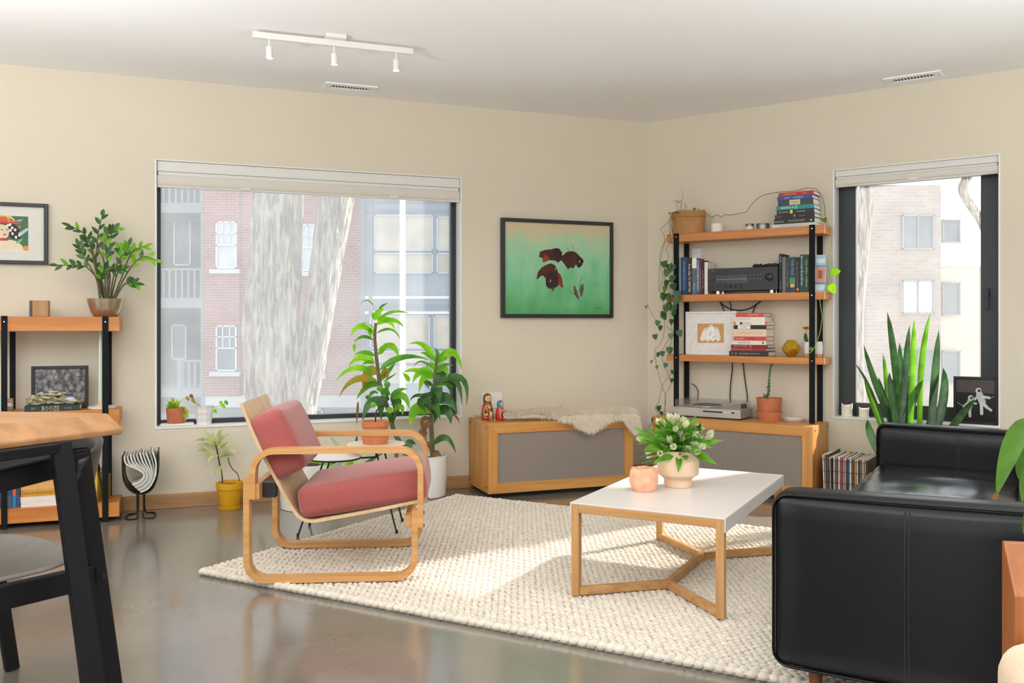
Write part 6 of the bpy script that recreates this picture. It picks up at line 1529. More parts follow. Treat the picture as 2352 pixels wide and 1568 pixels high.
ZZ = [([(1010, 1060), (985, 900), (880, 765), (800, 738), (700, 735), (560, 735)], -.06, 'd', .42), ([(1000, 1060), (960, 800), (905, 560), (880, 470), (800, 390), (700, 345)], .02, 'd', .45), ([(1015, 1060), (960, 860), (870, 700), (820, 610), (790, 540)], -.02, 'd', .5),
      ([(1040, 1060), (965, 760), (970, 560), (985, 400), (1022, 240)], .05, 'd', .5), ([(1060, 1060), (1040, 700), (985, 570), (1060, 450), (1110, 390), (1165, 380)], 0, 'd', .55), ([(1080, 1060), (1100, 850), (1065, 640), (1050, 470)], -.08, 'y', .55), ([(1110, 1060), (1150, 900), (1220, 660), (1190, 560)], .03, 'y', .5),
      ([(1130, 1060), (1240, 870), (1330, 730), (1440, 650), (1570, 690)], -.05, 'y', .45), ([(1120, 1060), (1200, 900), (1290, 660), (1350, 580), (1450, 545)], .04, 'y', .5), ([(1140, 1065), (1230, 940), (1290, 910), (1370, 920)], -.06, 'g', .5), ([(1070, 1060), (1080, 900), (1100, 790), (1160, 790), (1230, 770)], -.11, 'd', .5), ([(1060, 1060), (1030, 920), (1010, 850), (1050, 760)], -.09, 'd', .5), ([(1050, 1060), (1010, 900), (960, 760), (930, 600), (850, 500)], .06, 'd', .5), ([(1100, 1060), (1130, 880), (1180, 700), (1260, 600), (1290, 530)], 0, 'y', .55), ([(1090, 1060), (1070, 800), (1090, 600), (1120, 400)], .05, 'd', .6)]
for pts, dy, to, st in ZZ:
    P_ = []
    for i, p in enumerate(pts):
        k = i / (len(pts) - 1); yy = yz + dy * (.3 + k); q = FA.Y(*c2(*p), yy); P_.append(Vector((q.x, yy, q.z)))
    P_[0].z = SHA[0] + hb_ - .01
    Q = bez(P_, 30); n = len(Q)
    stem = MB(FA).tube(Q, [.0048 * (1 - .7 * i / n) + .0008 for i in range(n)], 6).build('stem', M_ZS, zz, smooth=60)
    i = int(n * st); side = 1
    while i < n:
        t_ = (Q[min(i + 1, n - 1)] - Q[i - 1]).normalized(); nn = t_.cross(Vector((0, -1, 0))).normalized(); L_ = rz_.uniform(.042, .060)
        d_ = (t_ * .75 + nn * side * .75 + Vector((0, rz_.uniform(-.55, .3), rz_.uniform(-.1, .2)))).normalized() if i < n - 2 else t_
        b = Q[i]; m_ = M_ZL if (to == 'y' and rz_.random() < .8) else (M_ZZ if rz_.random() < .85 else M_ZL)
        e = b + d_ * L_
        if e.y > -.012: e.y = -.012
        MB(FA).leaf(b, b + d_ * L_ * .5 + Vector((0, -.004, .005)), e, rz_.uniform(.021, .028), 6, shape='ovate', up=(rz_.uniform(-.4, .4), -1, rz_.uniform(.1, .8)), fold=.25).build('leaf', m_, stem, smooth=179)
        i += 2; side = -side
# ------------------------------------------------------------------ snake plant behind the sofa
FN = FB; sn = FB.w(1.97, -.42, 0)
pn_, zn = pot_set('grey pot on the floor under the narrow window', FW, sn.x, sn.y, 0, .15, .125, .30, plain('grey_pot', '#8b8d8c', .6))
snp = plant('snake_plant', 'tall snake plant with sword-like leaves before the narrow window', (sn.x, sn.y, zn))
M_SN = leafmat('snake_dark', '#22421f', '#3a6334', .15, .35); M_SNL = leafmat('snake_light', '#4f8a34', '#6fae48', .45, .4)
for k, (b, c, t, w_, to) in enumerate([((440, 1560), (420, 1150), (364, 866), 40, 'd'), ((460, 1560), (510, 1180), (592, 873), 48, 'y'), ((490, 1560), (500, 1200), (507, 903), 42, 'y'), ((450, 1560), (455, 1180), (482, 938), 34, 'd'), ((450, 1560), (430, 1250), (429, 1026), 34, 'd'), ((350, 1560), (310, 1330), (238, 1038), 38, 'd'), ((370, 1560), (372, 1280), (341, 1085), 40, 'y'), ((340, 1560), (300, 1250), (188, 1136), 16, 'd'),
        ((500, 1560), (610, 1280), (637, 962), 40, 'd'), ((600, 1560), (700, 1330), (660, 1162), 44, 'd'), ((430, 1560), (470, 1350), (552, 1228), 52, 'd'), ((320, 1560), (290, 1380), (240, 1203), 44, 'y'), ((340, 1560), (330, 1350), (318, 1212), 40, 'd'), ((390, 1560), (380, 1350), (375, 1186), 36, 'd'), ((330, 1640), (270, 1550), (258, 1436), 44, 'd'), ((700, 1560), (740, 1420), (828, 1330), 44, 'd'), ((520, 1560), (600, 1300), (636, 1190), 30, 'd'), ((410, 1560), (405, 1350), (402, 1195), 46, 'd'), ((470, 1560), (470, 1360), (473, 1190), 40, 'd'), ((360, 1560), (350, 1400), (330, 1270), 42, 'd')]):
    dd = 5.44 + .05 * math.sin(k * 2.3)
    P_ = [at(*c5(*b), 5.44), at(*c5(*c), dd), at(*c5(*t), dd + .02 * math.cos(k))]
    P_[0] = Vector((sn.x + .10 * math.sin(k * 1.7), sn.y + .08 * math.cos(k * 1.1), zn - .01)) if b[1] < 1600 else P_[0]
    if b[1] >= 1600: P_[0] = Vector((sn.x - .12, sn.y - .05, zn - .01))
    MB().leaf(P_[0], P_[1] * 1.0, P_[2], w_ / 2.305 * 5.44 / F * 1.1, 10, up=(math.sin(k * 1.3) * .5, -1, .1), fold=.35, shape='sword').build('leaf', M_SNL if to == 'y' else M_SN, snp, smooth=179)

# ------------------------------------------------------------------ trailing vine in a paper-bag planter
yv = -.115; vx0, vx1 = FB.Y(1546, 520, yv).x, FB.Y(1617, 520, yv).x; vr = (vx1 - vx0) / 2; vxc = (vx0 + vx1) / 2; vh = FB.Y(1580, 486, yv).z - SHB[0]; vr = min(vr, .085)
pb_ = thing('paper_planter', 'brown paper bag planter with folded rim on the top board', 'pot', FB, vxc, yv, SHB[0])
M_KRAFT = plain('kraft_paper', '#ad7d4c', .8, var=.12, vs=18, bump=.4, bs=25)
ex = (vx1 - vx0) / 2 / vr
def bag(u, v):
    a = 2 * math.pi * u; r_ = vr * (1 + .05 * noise.noise(Vector((math.cos(a) * 1.6, math.sin(a) * 1.6, v * 3))) + .02 * math.sin(5 * a + v * 5) * (1 - v))
    return (vxc + ex * r_ * math.cos(a), yv + r_ * math.sin(a), SHB[0] + .0006 + vh * .80 * v)
MB(FB).grid(48, 12, bag, wrap=True).build('bag', M_KRAFT, pb_, smooth=70)
def cuff(u, v):
    x, y, z = bag(u, 1.0); k = 1.03 + .02 * math.sin(14 * u); z0 = SHB[0] + vh * (.72 + .28 * v) + .003 * math.sin(20 * u)
    return (vxc + (x - vxc) * k, yv + (y - yv) * k, z0)
MB(FB).grid(48, 3, cuff, wrap=True).build('folded_rim', M_KRAFT, pb_, smooth=70, solid=.003)
MB(FB).lathe([(vr * .94, 0), (vr * .4, .008), (.004, .01)], 24, (vxc, yv, SHB[0] + vh * .8)).build('soil', M_SOIL, pb_, smooth=60)
vn = tag(mk('trailing_vine', None, None, FB.M @ T(vxc, yv, SHB[0] + vh * .82)), 'trailing vine with heart-shaped leaves spilling from the paper planter', 'plant')
d1 = crop(1480, 420, 5.113)
M_VST = plain('vine_stem', '#5c5a34', .7, var=.2); M_VSG = plain('vine_stem_green', '#8fae4c', .6)
def yv_at(q): return -.225 if q[0] < 1565 or q[0] > 1895 else -.14
def vine(cr, pts, r_=.0016, y=None, mat=None, first=None):
    P_ = [first] if first else []
    for p in pts:
        yy = y(*cr(*p)) if callable(y) else (-.235 if y is None else y); q = FB.Y(*cr(*p), yy); P_.append(Vector((q.x, yy, q.z)))
    MB(FB).tube(bez(P_, 5 * len(P_)), r_, 5).build('stem', mat or M_VST, vn, smooth=60)
top = Vector((vxc - .03, yv - .05, SHB[0] + vh * .84))
for cr, pts in ((d1, [(355, 345), (290, 470), (320, 560), (240, 700), (190, 930), (215, 1100), (180, 1280), (215, 1330)]), (d1, [(370, 340), (320, 430), (300, 620), (340, 800), (320, 1000), (345, 1220), (300, 1400), (270, 1530)]), (d1, [(360, 345), (310, 400), (330, 640), (250, 780), (285, 860), (230, 1080), (300, 1250), (370, 1400)]), (d1, [(350, 350), (270, 470), (195, 540), (240, 660), (185, 850), (170, 1280)]),
                (c3, [(215, 10), (225, 230), (220, 420), (165, 560), (120, 610), (140, 790), (195, 1000), (240, 1150), (215, 1350)]), (c3, [(260, 30), (300, 260), (305, 520), (200, 690), (270, 880), (300, 990), (240, 1110), (230, 1300)]), (c3, [(320, 850), (280, 900), (205, 1000), (165, 1180), (120, 1255), (150, 1340), (40, 1480)]), (c3, [(245, 340), (330, 410), (280, 480), (200, 610), (155, 650), (80, 740)]), (c3, [(120, 265), (80, 190), (35, 95), (15, 140)])):
    vine(cr, pts, first=top if cr is d1 else None)
vine(d1, [(690, 345), (740, 365), (790, 405), (850, 375), (905, 398), (960, 368), (1000, 378), (1130, 355), (1200, 335), (1270, 240), (1385, 150), (1575, 108)], .002, -.07)
vine(d1, [(1575, 108), (1750, 95), (1850, 76), (1900, 60), (1960, 62), (2020, 72), (2075, 140), (2110, 240), (2125, 380), (2140, 440)], .002, lambda x, y: -.07 - .10 * max(0, min(1, (x - 1800) / 80)), first=None)
vine(d1, [(2140, 440), (2190, 570), (2195, 720), (2150, 900), (2185, 1060), (2140, 1220), (2060, 1360)], .0022, -.17, M_VSG)
vine(c3, [(1970, 10), (1985, 120), (2000, 240), (1970, 430), (1900, 600), (1862, 640)], .0026, -.235, M_VSG)
for pts in ([(395, 320), (385, 240), (450, 180), (452, 85)], [(410, 330), (430, 230), (345, 210)], [(470, 330), (480, 240), (500, 300)], [(430, 330), (440, 210), (400, 240), (370, 200)], [(620, 330), (635, 290), (640, 325)]): vine(d1, pts, .0012, yv)
M_VL = leafmat('vine_leaf', '#2c4f26', '#3c6630', .25, .35); M_VLL = leafmat('vine_leaf_lime', '#5f8a20', '#76a42c', .45, .4, .49, 1.2); M_VLM = leafmat('vine_leaf_olive', '#5a7a2c', '#6f8f38', .35, .4)
def vleaf(cr, x, y, s_, m_, yy=-.24, ang=-90):
    q = FB.Y(*cr(x, y), yy); L_ = s_ * 6.0 / F; a = R(ang + rp_.uniform(-25, 25)); d_ = Vector((math.cos(a), rp_.uniform(-.25, .1), math.sin(a))).normalized() * L_
    c_ = Vector((q.x, yy, q.z)); MB(FB).leaf(c_ - d_ / 2, c_ + Vector((0, -.008, 0)), c_ + d_ / 2, L_ * .95, 6, up=(rp_.uniform(-.5, .5), -1, rp_.uniform(-.1, .4)), fold=.2, shape='heart').build('leaf', m_, vn, smooth=179)
for x, y in ((265, 1060), (295, 990), (345, 1220), (385, 1310), (215, 1330), (275, 1340), (370, 1400), (290, 1440), (325, 1000), (340, 1480), (255, 1480), (235, 960), (330, 1130), (390, 1360), (260, 1180)): vleaf(d1, x, y, 20, M_VL)
vleaf(d1, 240, 1250, 18, M_VLM); vleaf(d1, 590, 312, 9, M_VLM, yv); vleaf(d1, 300, 360, 7, M_VLM)
for x, y, s_ in ((215, 20, 18), (300, 130, 17), (225, 230, 20), (150, 305, 15), (180, 360, 15), (125, 460, 15), (400, 420, 18), (285, 615, 20), (205, 650, 15), (155, 660, 14), (240, 780, 13), (320, 855, 13), (310, 950, 12), (165, 1265, 16), (195, 1320, 12), (112, 1400, 16), (305, 290, 15), (250, 130, 18), (330, 200, 16), (200, 200, 15)): vleaf(c3, x, y, s_, M_VL)
for x, y, s_ in ((300, 450, 16), (80, 740, 10), (140, 800, 11), (25, 120, 8)): vleaf(c3, x, y, s_, M_VLM)
vleaf(d1, 2232, 1050, 22, M_VLL, -.17, -120); vleaf(d1, 2210, 1245, 23, M_VLL, -.17, -80); vleaf(d1, 2120, 440, 13, M_VLM, -.15); vleaf(c3, 1880, 600, 10, M_VLM, -.235)

# ------------------------------------------------------------------ on the coffee table
TZ = tz; vd = onz(1557, 1122, TZ); vq = at(1557, 1100, vd.y + .066)
vs_t = thing('vase', 'squat beige ceramic vase on the white coffee table', 'vase', FW, vq.x, vq.y, TZ)
M_VASE = plain('beige_ceramic', '#e3c4a6', .7, var=.03, vs=30, bump=.03)
k = 4.1 / F
MB().lathe([(30 * k, 0), (31.5 * k, .003), (32 * k, .036), (36 * k, .045), (46 * k, .058), (47.5 * k, .066), (47.5 * k, .118), (45.5 * k, .126), (34 * k, .148), (32.5 * k, .153), (32.5 * k, .168), (30 * k, .168), (29 * k, .15), (40 * k, .11), (.004, .05)], 48, (vq.x, vq.y, TZ)).build('vase_body', M_VASE, vs_t, smooth=35)
zr_ = TZ + .165
c10 = crop(1420, 920, 4.704)
M_AL = leafmat('alstro_leaf', '#4b8826', '#6aa838', .4, .35); M_ALD = leafmat('alstro_leaf_dark', '#2f5f1e', '#3f7a28', .3, .35); M_PET = leafmat('alstro_petal', '#e6e4cf', '#f0eedc', .3, .5, .5, 1.0); M_PETG = leafmat('alstro_petal_green', '#c3cd94', '#dfe0b8', .3, .5, .5, 1.1); M_ALS = plain('alstro_stem', '#6c8f3c', .6)
rb_ = random.Random(31); FLW = [(630, 200), (685, 225), (455, 250), (620, 310), (530, 245), (735, 255), (565, 440), (655, 370), (800, 330), (775, 400), (735, 465), (732, 512), (640, 580), (842, 560), (885, 495), (862, 430), (965, 400), (975, 355), (872, 322), (430, 390), (512, 352), (250, 425), (720, 270), (490, 285), (600, 215), (820, 385), (700, 235), (450, 575), (360, 580), (580, 265), (690, 330), (750, 350), (690, 420), (600, 500), (800, 470), (830, 300), (560, 200), (480, 430), (920, 440), (660, 290)]
for i, (x, y) in enumerate(FLW):
    cx0, cy0 = 640, 420; dep = vq.y + rb_.uniform(-.15, .03)
    h_ = at(*c10(x, y), dep); b_ = Vector((vq.x + rb_.uniform(-.03, .03), vq.y + rb_.uniform(-.03, .03), zr_))
    o = mk('alstroemeria', None, None, T(b_.x, b_.y, zr_)); tag(o, 'white alstroemeria stem in the squat beige vase', 'flower', 'alstroemerias in the beige vase')
    ax_ = (h_ - b_).normalized(); m = (b_ + h_) / 2 + Vector((0, 0, .02))
    MB().tube(bez([b_ - Vector((0, 0, .08)) * 1, b_, m, h_ - ax_ * .012], 12), .0019, 6).build('stem', M_ALS, o, smooth=60)
    u_ = ax_.orthogonal().normalized(); v_ = ax_.cross(u_)
    fa = (ax_ * .6 + Vector((rb_.uniform(-.4, .4), -.7, rb_.uniform(-.1, .4)))).normalized() if i % 2 else ax_
    u_ = fa.orthogonal().normalized(); v_ = fa.cross(u_); op = rb_.uniform(.35, .85)
    for j in range(6):
        a = j * math.pi / 3; rd = u_ * math.cos(a) + v_ * math.sin(a); L_ = .042 if j % 2 else .037
        MB().leaf(h_ - fa * .012, h_ + fa * .008 + rd * .012, h_ + fa * L_ * .7 + rd * .013 * op * 1.6, .021, 5, up=-rd, fold=-.3, shape='ovate').build('petal', M_PET if j % 2 else M_PETG, o, smooth=179)
    for j in range(4):
        a = rb_.uniform(0, 6.28); s0 = rb_.uniform(.25, .8); p0_ = b_ + (h_ - b_) * s0; L_ = rb_.uniform(.06, .10)
        d_ = (ax_ * rb_.uniform(.2, .9) + Vector((math.cos(a) * .9, math.sin(a) * .8, rb_.uniform(-.2, .5)))).normalized()
        MB().leaf(p0_, p0_ + d_ * L_ * .5 + Vector((0, 0, .012)), p0_ + d_ * L_ - Vector((0, 0, .006)), rb_.uniform(.014, .024), 6, up=(rb_.uniform(-.5, .5), -.8, rb_.uniform(.3, 1)), shape='lance', fold=.25).build('leaf', [M_AL, M_ALD, M_AL, M_AL][j], o, smooth=179)
lastf = o
for b, c, t, w_ in [((500, 560), (340, 370), (170, 285), 75), ((480, 520), (330, 480), (280, 545), 80), ((600, 600), (470, 600), (385, 685), 75), ((650, 600), (660, 650), (648, 778), 70), ((850, 590), (930, 600), (1068, 690), 85), ((900, 470), (1010, 440), (1142, 425), 60), ((560, 430), (400, 430), (180, 365), 70), ((620, 330), (560, 260), (470, 150), 60), ((640, 240), (650, 180), (636, 118), 36), ((860, 330), (880, 280), (888, 235), 46), ((560, 400), (430, 350), (310, 300), 60), ((540, 540), (400, 520), (290, 500), 60), ((450, 560), (330, 590), (205, 615), 26), ((480, 580), (400, 640), (240, 680), 26), ((700, 590), (740, 600), (730, 640), 70), ((560, 330), (500, 300), (360, 255), 55), ((700, 240), (710, 190), (715, 150), 26)]:
    lowl = t[1] > 590; dep = vq.y - (.115 if lowl else .06); P_ = [at(*c10(*b), vq.y - (.06 if lowl else .02)), at(*c10(*c), dep), at(*c10(*t), dep - .01)]
    MB().leaf(P_[0], P_[1], P_[2], w_ / 4.704 * k, 7, up=(0, -1, .5), fold=.25, shape='lance').build('leaf', M_AL if w_ > 55 else M_ALD, lastf, smooth=179)
sd_ = onz(1479, 1131, TZ); sq = at(1479, 1105, sd_.y + .05)
slt = thing('salt_candle_holder', 'pink rock salt tealight holder on the white coffee table', 'candle holder', FW, sq.x, sq.y, TZ)
def salt():
    m, t, p = nodes('rock_salt'); N = t.nodes; L = t.links
    tc = N.new('ShaderNodeTexCoord'); nz = N.new('ShaderNodeTexNoise'); nz.inputs['Scale'].default_value = 28; nz.inputs['Detail'].default_value = 5; L.new(tc.outputs['Object'], nz.inputs['Vector'])
    rp = N.new('ShaderNodeValToRGB'); e = rp.color_ramp.elements; e[0].position = .3; e[0].color = rgb('#e39f78'); e[1].position = .7; e[1].color = rgb('#f0c3a4')
    L.new(nz.outputs['Fac'], rp.inputs['Fac']); L.new(rp.outputs['Color'], p.inputs['Base Color']); p.inputs['Roughness'].default_value = .55
    p.inputs['Subsurface Weight'].default_value = .4; p.inputs['Subsurface Radius'].default_value = (.03, .015, .01)
    return m
def saltf(u, v):
    a = 2 * math.pi * u
    if v <= .8:
        w_ = v / .8; r_ = .058 * (.70 + .42 * math.sin(math.pi * (.12 + .66 * w_))); zz_ = .104 * w_
        n_ = noise.noise(Vector((math.cos(a) * 2.4, math.sin(a) * 2.4, w_ * 3))) * .006 + noise.noise(Vector((math.cos(a) * 7, math.sin(a) * 7, w_ * 9))) * .002
        return (sq.x + (r_ + n_) * math.cos(a), sq.y + (r_ + n_) * math.sin(a), TZ + .0005 + zz_ + (.004 * noise.noise(Vector((math.cos(a) * 3, math.sin(a) * 3, 5))) if w_ > .9 else 0))
    w_ = (v - .8) / .2; r_ = .030 * (1 - w_) + .002; return (sq.x + r_ * math.cos(a), sq.y + r_ * math.sin(a), TZ + .104 - (.03 if w_ > .3 else .01))
MB().grid(40, 24, saltf, wrap=True).build('salt_block', salt(), slt, smooth=30)
MB().lathe([(.018, 0), (.018, .014)], 20, (sq.x, sq.y, TZ + .075)).build('tealight', M_WAX, slt, smooth=40)

# ------------------------------------------------------------------ peace lily at the right edge, on a stool
lq = Vector((1.56, 2.10)); st = thing('plant_stool', 'small wooden stool under the peace lily', 'stool', FW, lq.x, lq.y, 0)
MB().lathe([(.14, 0), (.15, .006), (.15, .024), (.146, .03)], 36, (lq.x, lq.y, .42)).build('stool_top', M_TEAK, st, smooth=40)
for a in (45, 135, 225, 315): MB().tube([(lq.x + .15 * math.cos(R(a)), lq.y + .15 * math.sin(R(a)), 0), (lq.x + .10 * math.cos(R(a)), lq.y + .10 * math.sin(R(a)), .42)], [.010, .014], 10).build('leg', M_TEAK, st, smooth=60)
pp_, zl = pot_set('white pot with a peace lily on the wooden stool', FW, lq.x, lq.y, .45, .12, .09, .19, M_WHITEPOT)
pl_ = plant('peace_lily', 'peace lily with broad drooping leaves beside the sofa arm', (lq.x, lq.y, zl))
M_PL = leafmat('lily_leaf', '#4b7430', '#5f8a3c', .35, .35); M_PLD = leafmat('lily_leaf_dark', '#365f26', '#45722c', .3, .35)
c11 = crop(2200, 980, 2.664)
rl_ = random.Random(9)
for k, (b, c, t, w_, d_, m_) in enumerate([((420, -40), (320, 90), (238, 415), 135, 2.02, M_PL), ((440, 120), (380, 180), (372, 320), 90, 2.06, M_PLD), ((460, 250), (400, 300), (395, 460), 80, 2.0, M_PL), ((470, 480), (420, 540), (400, 655), 60, 2.04, M_PLD), ((560, -150), (500, -200), (420, -120), 130, 2.1, M_PLD), ((640, -220), (640, -320), (720, -200), 140, 2.2, M_PL), ((700, -100), (820, -160), (900, 50), 130, 2.1, M_PLD), ((660, 100), (800, 60), (880, 300), 120, 2.0, M_PL)]):
    P_ = [at(*c11(*q), d_) for q in (b, c, t)]; s_ = Vector((lq.x + rl_.uniform(-.04, .04), lq.y + rl_.uniform(-.04, .04), zl))
    lf = MB().leaf(P_[0], P_[1], P_[2], w_ / 2.664 * d_ / F, 9, up=(.2, -1, .5), fold=.2, shape='ovate').build('leaf', m_, pl_, smooth=179)
    MB().tube(bez([s_, (s_ + P_[0]) / 2 + Vector((0, 0, .10)), P_[0]], 14), .003, 6).build('petiole', M_PLD, lf, smooth=60)
    if k == 0: MB().leaf(P_[2] + (P_[1] - P_[2]) * .05, P_[2] + Vector((-.003, 0, -.006)), P_[2] + Vector((-.010, 0, -.012)), .014, 4, up=(.2, -1, .5), shape='ovate').build('dry_tip', G_BRN, lf, smooth=179)

# ================================================================== OUTSIDE THE WINDOWS
GZ = -1.4
def brick(name, c0, c1, mortar, sc=4.6):
    m, t, p = nodes(name); N = t.nodes; L = t.links
    tc = N.new('ShaderNodeTexCoord'); mp = N.new('ShaderNodeMapping'); mp.inputs['Rotation'].default_value = (R(90), 0, 0); L.new(tc.outputs['Object'], mp.inputs['Vector'])
    b = N.new('ShaderNodeTexBrick'); b.inputs['Scale'].default_value = sc; b.inputs['Color1'].default_value = rgb(c0); b.inputs['Color2'].default_value = rgb(c1); b.inputs['Mortar'].default_value = rgb(mortar)
    b.inputs['Mortar Size'].default_value = .02; b.inputs['Brick Width'].default_value = 1.0; b.inputs['Row Height'].default_value = .36
    L.new(mp.outputs['Vector'], b.inputs['Vector']); L.new(b.outputs['Color'], p.inputs['Base Color']); p.inputs['Roughness'].default_value = .9
    bp = N.new('ShaderNodeBump'); bp.inputs['Strength'].default_value = .4; bp.inputs['Distance'].default_value = .02; L.new(b.outputs['Fac'], bp.inputs['Height']); bp.invert = True; L.new(bp.outputs['Normal'], p.inputs['Normal'])
    return m
M_BRICK = brick('red_brick', '#8e4a43', '#a65e56', '#cdbfb8'); M_BRICK2 = brick('pale_brick', '#8f7f77', '#9c8c84', '#aaa19b')
M_STONE = plain('pale_stone', '#d5d3ce', .8, var=.05, vs=3); M_WTRIM = plain('white_trim', '#dcdde0', .6); M_OGL = plain('dull_glass', '#5b6874', .15, var=.15, vs=2); M_OGLL = plain('curtained_glass', '#c9ccce', .3, var=.1, vs=3)
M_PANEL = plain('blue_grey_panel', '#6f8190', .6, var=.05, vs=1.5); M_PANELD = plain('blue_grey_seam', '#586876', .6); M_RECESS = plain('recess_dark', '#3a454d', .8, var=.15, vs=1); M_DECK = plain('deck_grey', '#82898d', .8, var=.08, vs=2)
ground = tag(MB().box(-60, 60, 7.4, 70, GZ - .2, GZ).build('ground', plain('pavement', '#a9a6a0', .9, var=.1, vs=.6)), kind='structure')
def ob(px0, py0, px1, py1, d, dep, mat, name, parent):      # a box seen between two pixels at a depth
    a, b = at(px0, py0, d), at(px1, py1, d)
    return MB().box(min(a.x, b.x), max(a.x, b.x), d, d + dep, min(a.z, b.z), max(a.z, b.z)).build(name, mat, parent)
def owin(px0, py0, px1, py1, d, parent, glass_m, mull=(), trans=(), fr=M_WTRIM, fw=3.5, sill=True, proud=.04):
    w_ = ob(px0, py0, px1, py1, d - .02, .04, glass_m, 'window_glass', parent)
    a, b = at(px0, py0, d), at(px1, py1, d); k = fw * d / F; mb = MB(); y0, y1 = d - proud - .03, d
    mb.box(a.x, a.x + k, y0, y1, b.z, a.z).box(b.x - k, b.x, y0, y1, b.z, a.z).box(a.x, b.x, y0, y1, a.z - k, a.z).box(a.x, b.x, y0, y1, b.z, b.z + k)
    mb.build('window_frame', fr, w_)
    for u, v0, v1 in mull:
        x = a.x + (b.x - a.x) * u; z0, z1 = b.z + (a.z - b.z) * v0, b.z + (a.z - b.z) * v1; MB().box(x - k * .3, x + k * .3, y0, y1, z0, z1).build('muntin', fr, w_)
    for v in trans:
        z = b.z + (a.z - b.z) * v; MB().box(a.x, b.x, y0, y1, z - k * .4, z + k * .4).build('muntin', fr, w_)
    if sill: MB().box(a.x - .16, b.x + .10, d - .14, d, b.z - .14, b.z - .02).build('window_sill', M_STONE, w_)
DB = 25.0
a, b = at(470, 745, DB), at(832, 745, DB)
bb = thing('brick_building', 'red brick apartment building across the yard', 'building', FW, (a.x + b.x) / 2, DB + 2, GZ)
MB().box(a.x, b.x, DB, DB + 6, GZ + .35, 14).build('brick_wall', M_BRICK, bb)
MB().box(a.x - .02, b.x, DB - .06, DB, at(0, 935, DB).z, at(0, 908, DB).z).build('stone_course', M_STONE, bb)
MB().box(a.x, b.x, DB, DB + 6, GZ, GZ + .36).build('foundation', M_DECK, bb)
x_ = at(553, 745, DB).x; MB().box(a.x, x_, DB - .10, DB, at(0, 908, DB).z, 14).build('brick_pilaster', M_BRICK, bb)
six = ((1 / 3, .52, 1), (2 / 3, .52, 1))
for py0, py1, gl in ((509, 617, M_OGLL), (747, 852, M_OGL)):
    owin(497, py0, 545, py1, DB - .10, bb, gl, six, (.5, .75))
    owin(690, py0 + 6, 742, py1 + 6, DB, bb, gl, six, (.5, .75))
owin(497, 270, 545, 380, DB - .10, bb, M_OGL, six, (.5, .75)); owin(690, 276, 742, 386, DB, bb, M_OGL, six, (.5, .75))
owin(697, 938, 742, 966, DB, bb, M_OGL, ((.5, 0, 1),), ())
# balconies
a, b = at(300, 745, DB + 1.6), at(469, 745, DB)
bl = thing('balcony_block', 'shaded balconies with picket railings beside the brick building', 'building', FW, -9.6, DB + 1, GZ)
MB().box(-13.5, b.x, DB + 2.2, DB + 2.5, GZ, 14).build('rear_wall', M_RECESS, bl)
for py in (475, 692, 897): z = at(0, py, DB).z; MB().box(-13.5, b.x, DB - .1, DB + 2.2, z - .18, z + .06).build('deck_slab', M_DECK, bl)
for py0, py1, px0 in ((405, 470, 340), (616, 688, 340), (826, 893, 414)):
    z1, z0 = at(0, py0, DB).z, at(0, py1, DB).z; x0 = at(px0, 0, DB).x; x1 = b.x; mb = MB()
    mb.box(x0, x1, DB - .05, DB + .02, z1 - .06, z1).box(x0, x1, DB - .04, DB + .01, z0, z0 + .05)
    n = int((x1 - x0) / .17)
    for k in range(n): x = x0 + (x1 - x0) * (k + .5) / n; mb.box(x - .028, x + .028, DB - .03, DB, z0, z1)
    mb.build('picket_railing', M_DECK, bl)
for px in (414, 468): x = at(px, 0, DB).x; MB().box(x - .06, x + .06, DB - .08, DB + .04, GZ, at(0, 826 if px < 440 else 400, DB).z).build('post', M_DECK, bl)
owin(400, 500, 440, 610, DB + 2.2, bl, M_OGL, sill=False); owin(395, 745, 430, 826, DB + 2.2, bl, M_OGL, sill=False)
# blue-grey building
DP = 22.0; a, b = at(829, 745, DP), at(1230, 745, DP)
pg = thing('panel_building', 'blue-grey panelled building with wide windows beyond the yard', 'building', FW, (a.x + b.x) / 2, DP + 2, GZ)
MB().box(a.x, b.x, DP, DP + 5, GZ, 13).build('panel_wall', M_PANEL, pg)
for py in (462, 484, 683, 702, 718, 836): z = at(0, py, DP).z; MB().box(a.x, b.x, DP - .05, DP, z - .035, z + .035).build('panel_seam', M_WTRIM if py in (683, 718) else M_PANELD, pg)
for px in (834, 852): x = at(px, 0, DP).x; MB().box(x - .05, x + .05, DP - .06, DP, GZ, 13).build('panel_seam', M_PANELD, pg)
M_OW = plain('reflecting_glass', '#b9b09e', .12, var=.35, vs=1.3)
for px0, px1, py0, py1 in ((860, 995, 494, 576), (1003, 1100, 498, 576), (860, 995, 581, 628), (1003, 1100, 581, 628), (850, 988, 724, 800), (997, 1100, 724, 800), (850, 988, 806, 880), (997, 1100, 806, 880)):
    owin(px0, py0, px1, py1, DP, pg, M_OW, ((.5, 0, 1),), (), fr=plain('alu_frame', '#a9b2ba', .5), fw=3, sill=False)
# white pole in front
x0 = at(924.5, 745, 14.0)
wpole = tag(MB().lathe([(.046, 0), (.046, 12)], 16, (x0.x, 14.0, GZ)).build('light_pole', plain('pole_white', '#e8e8e8', .5), None, M=T(x0.x, 14, GZ), smooth=60), 'slim white pole standing outside the broad window', 'pole')
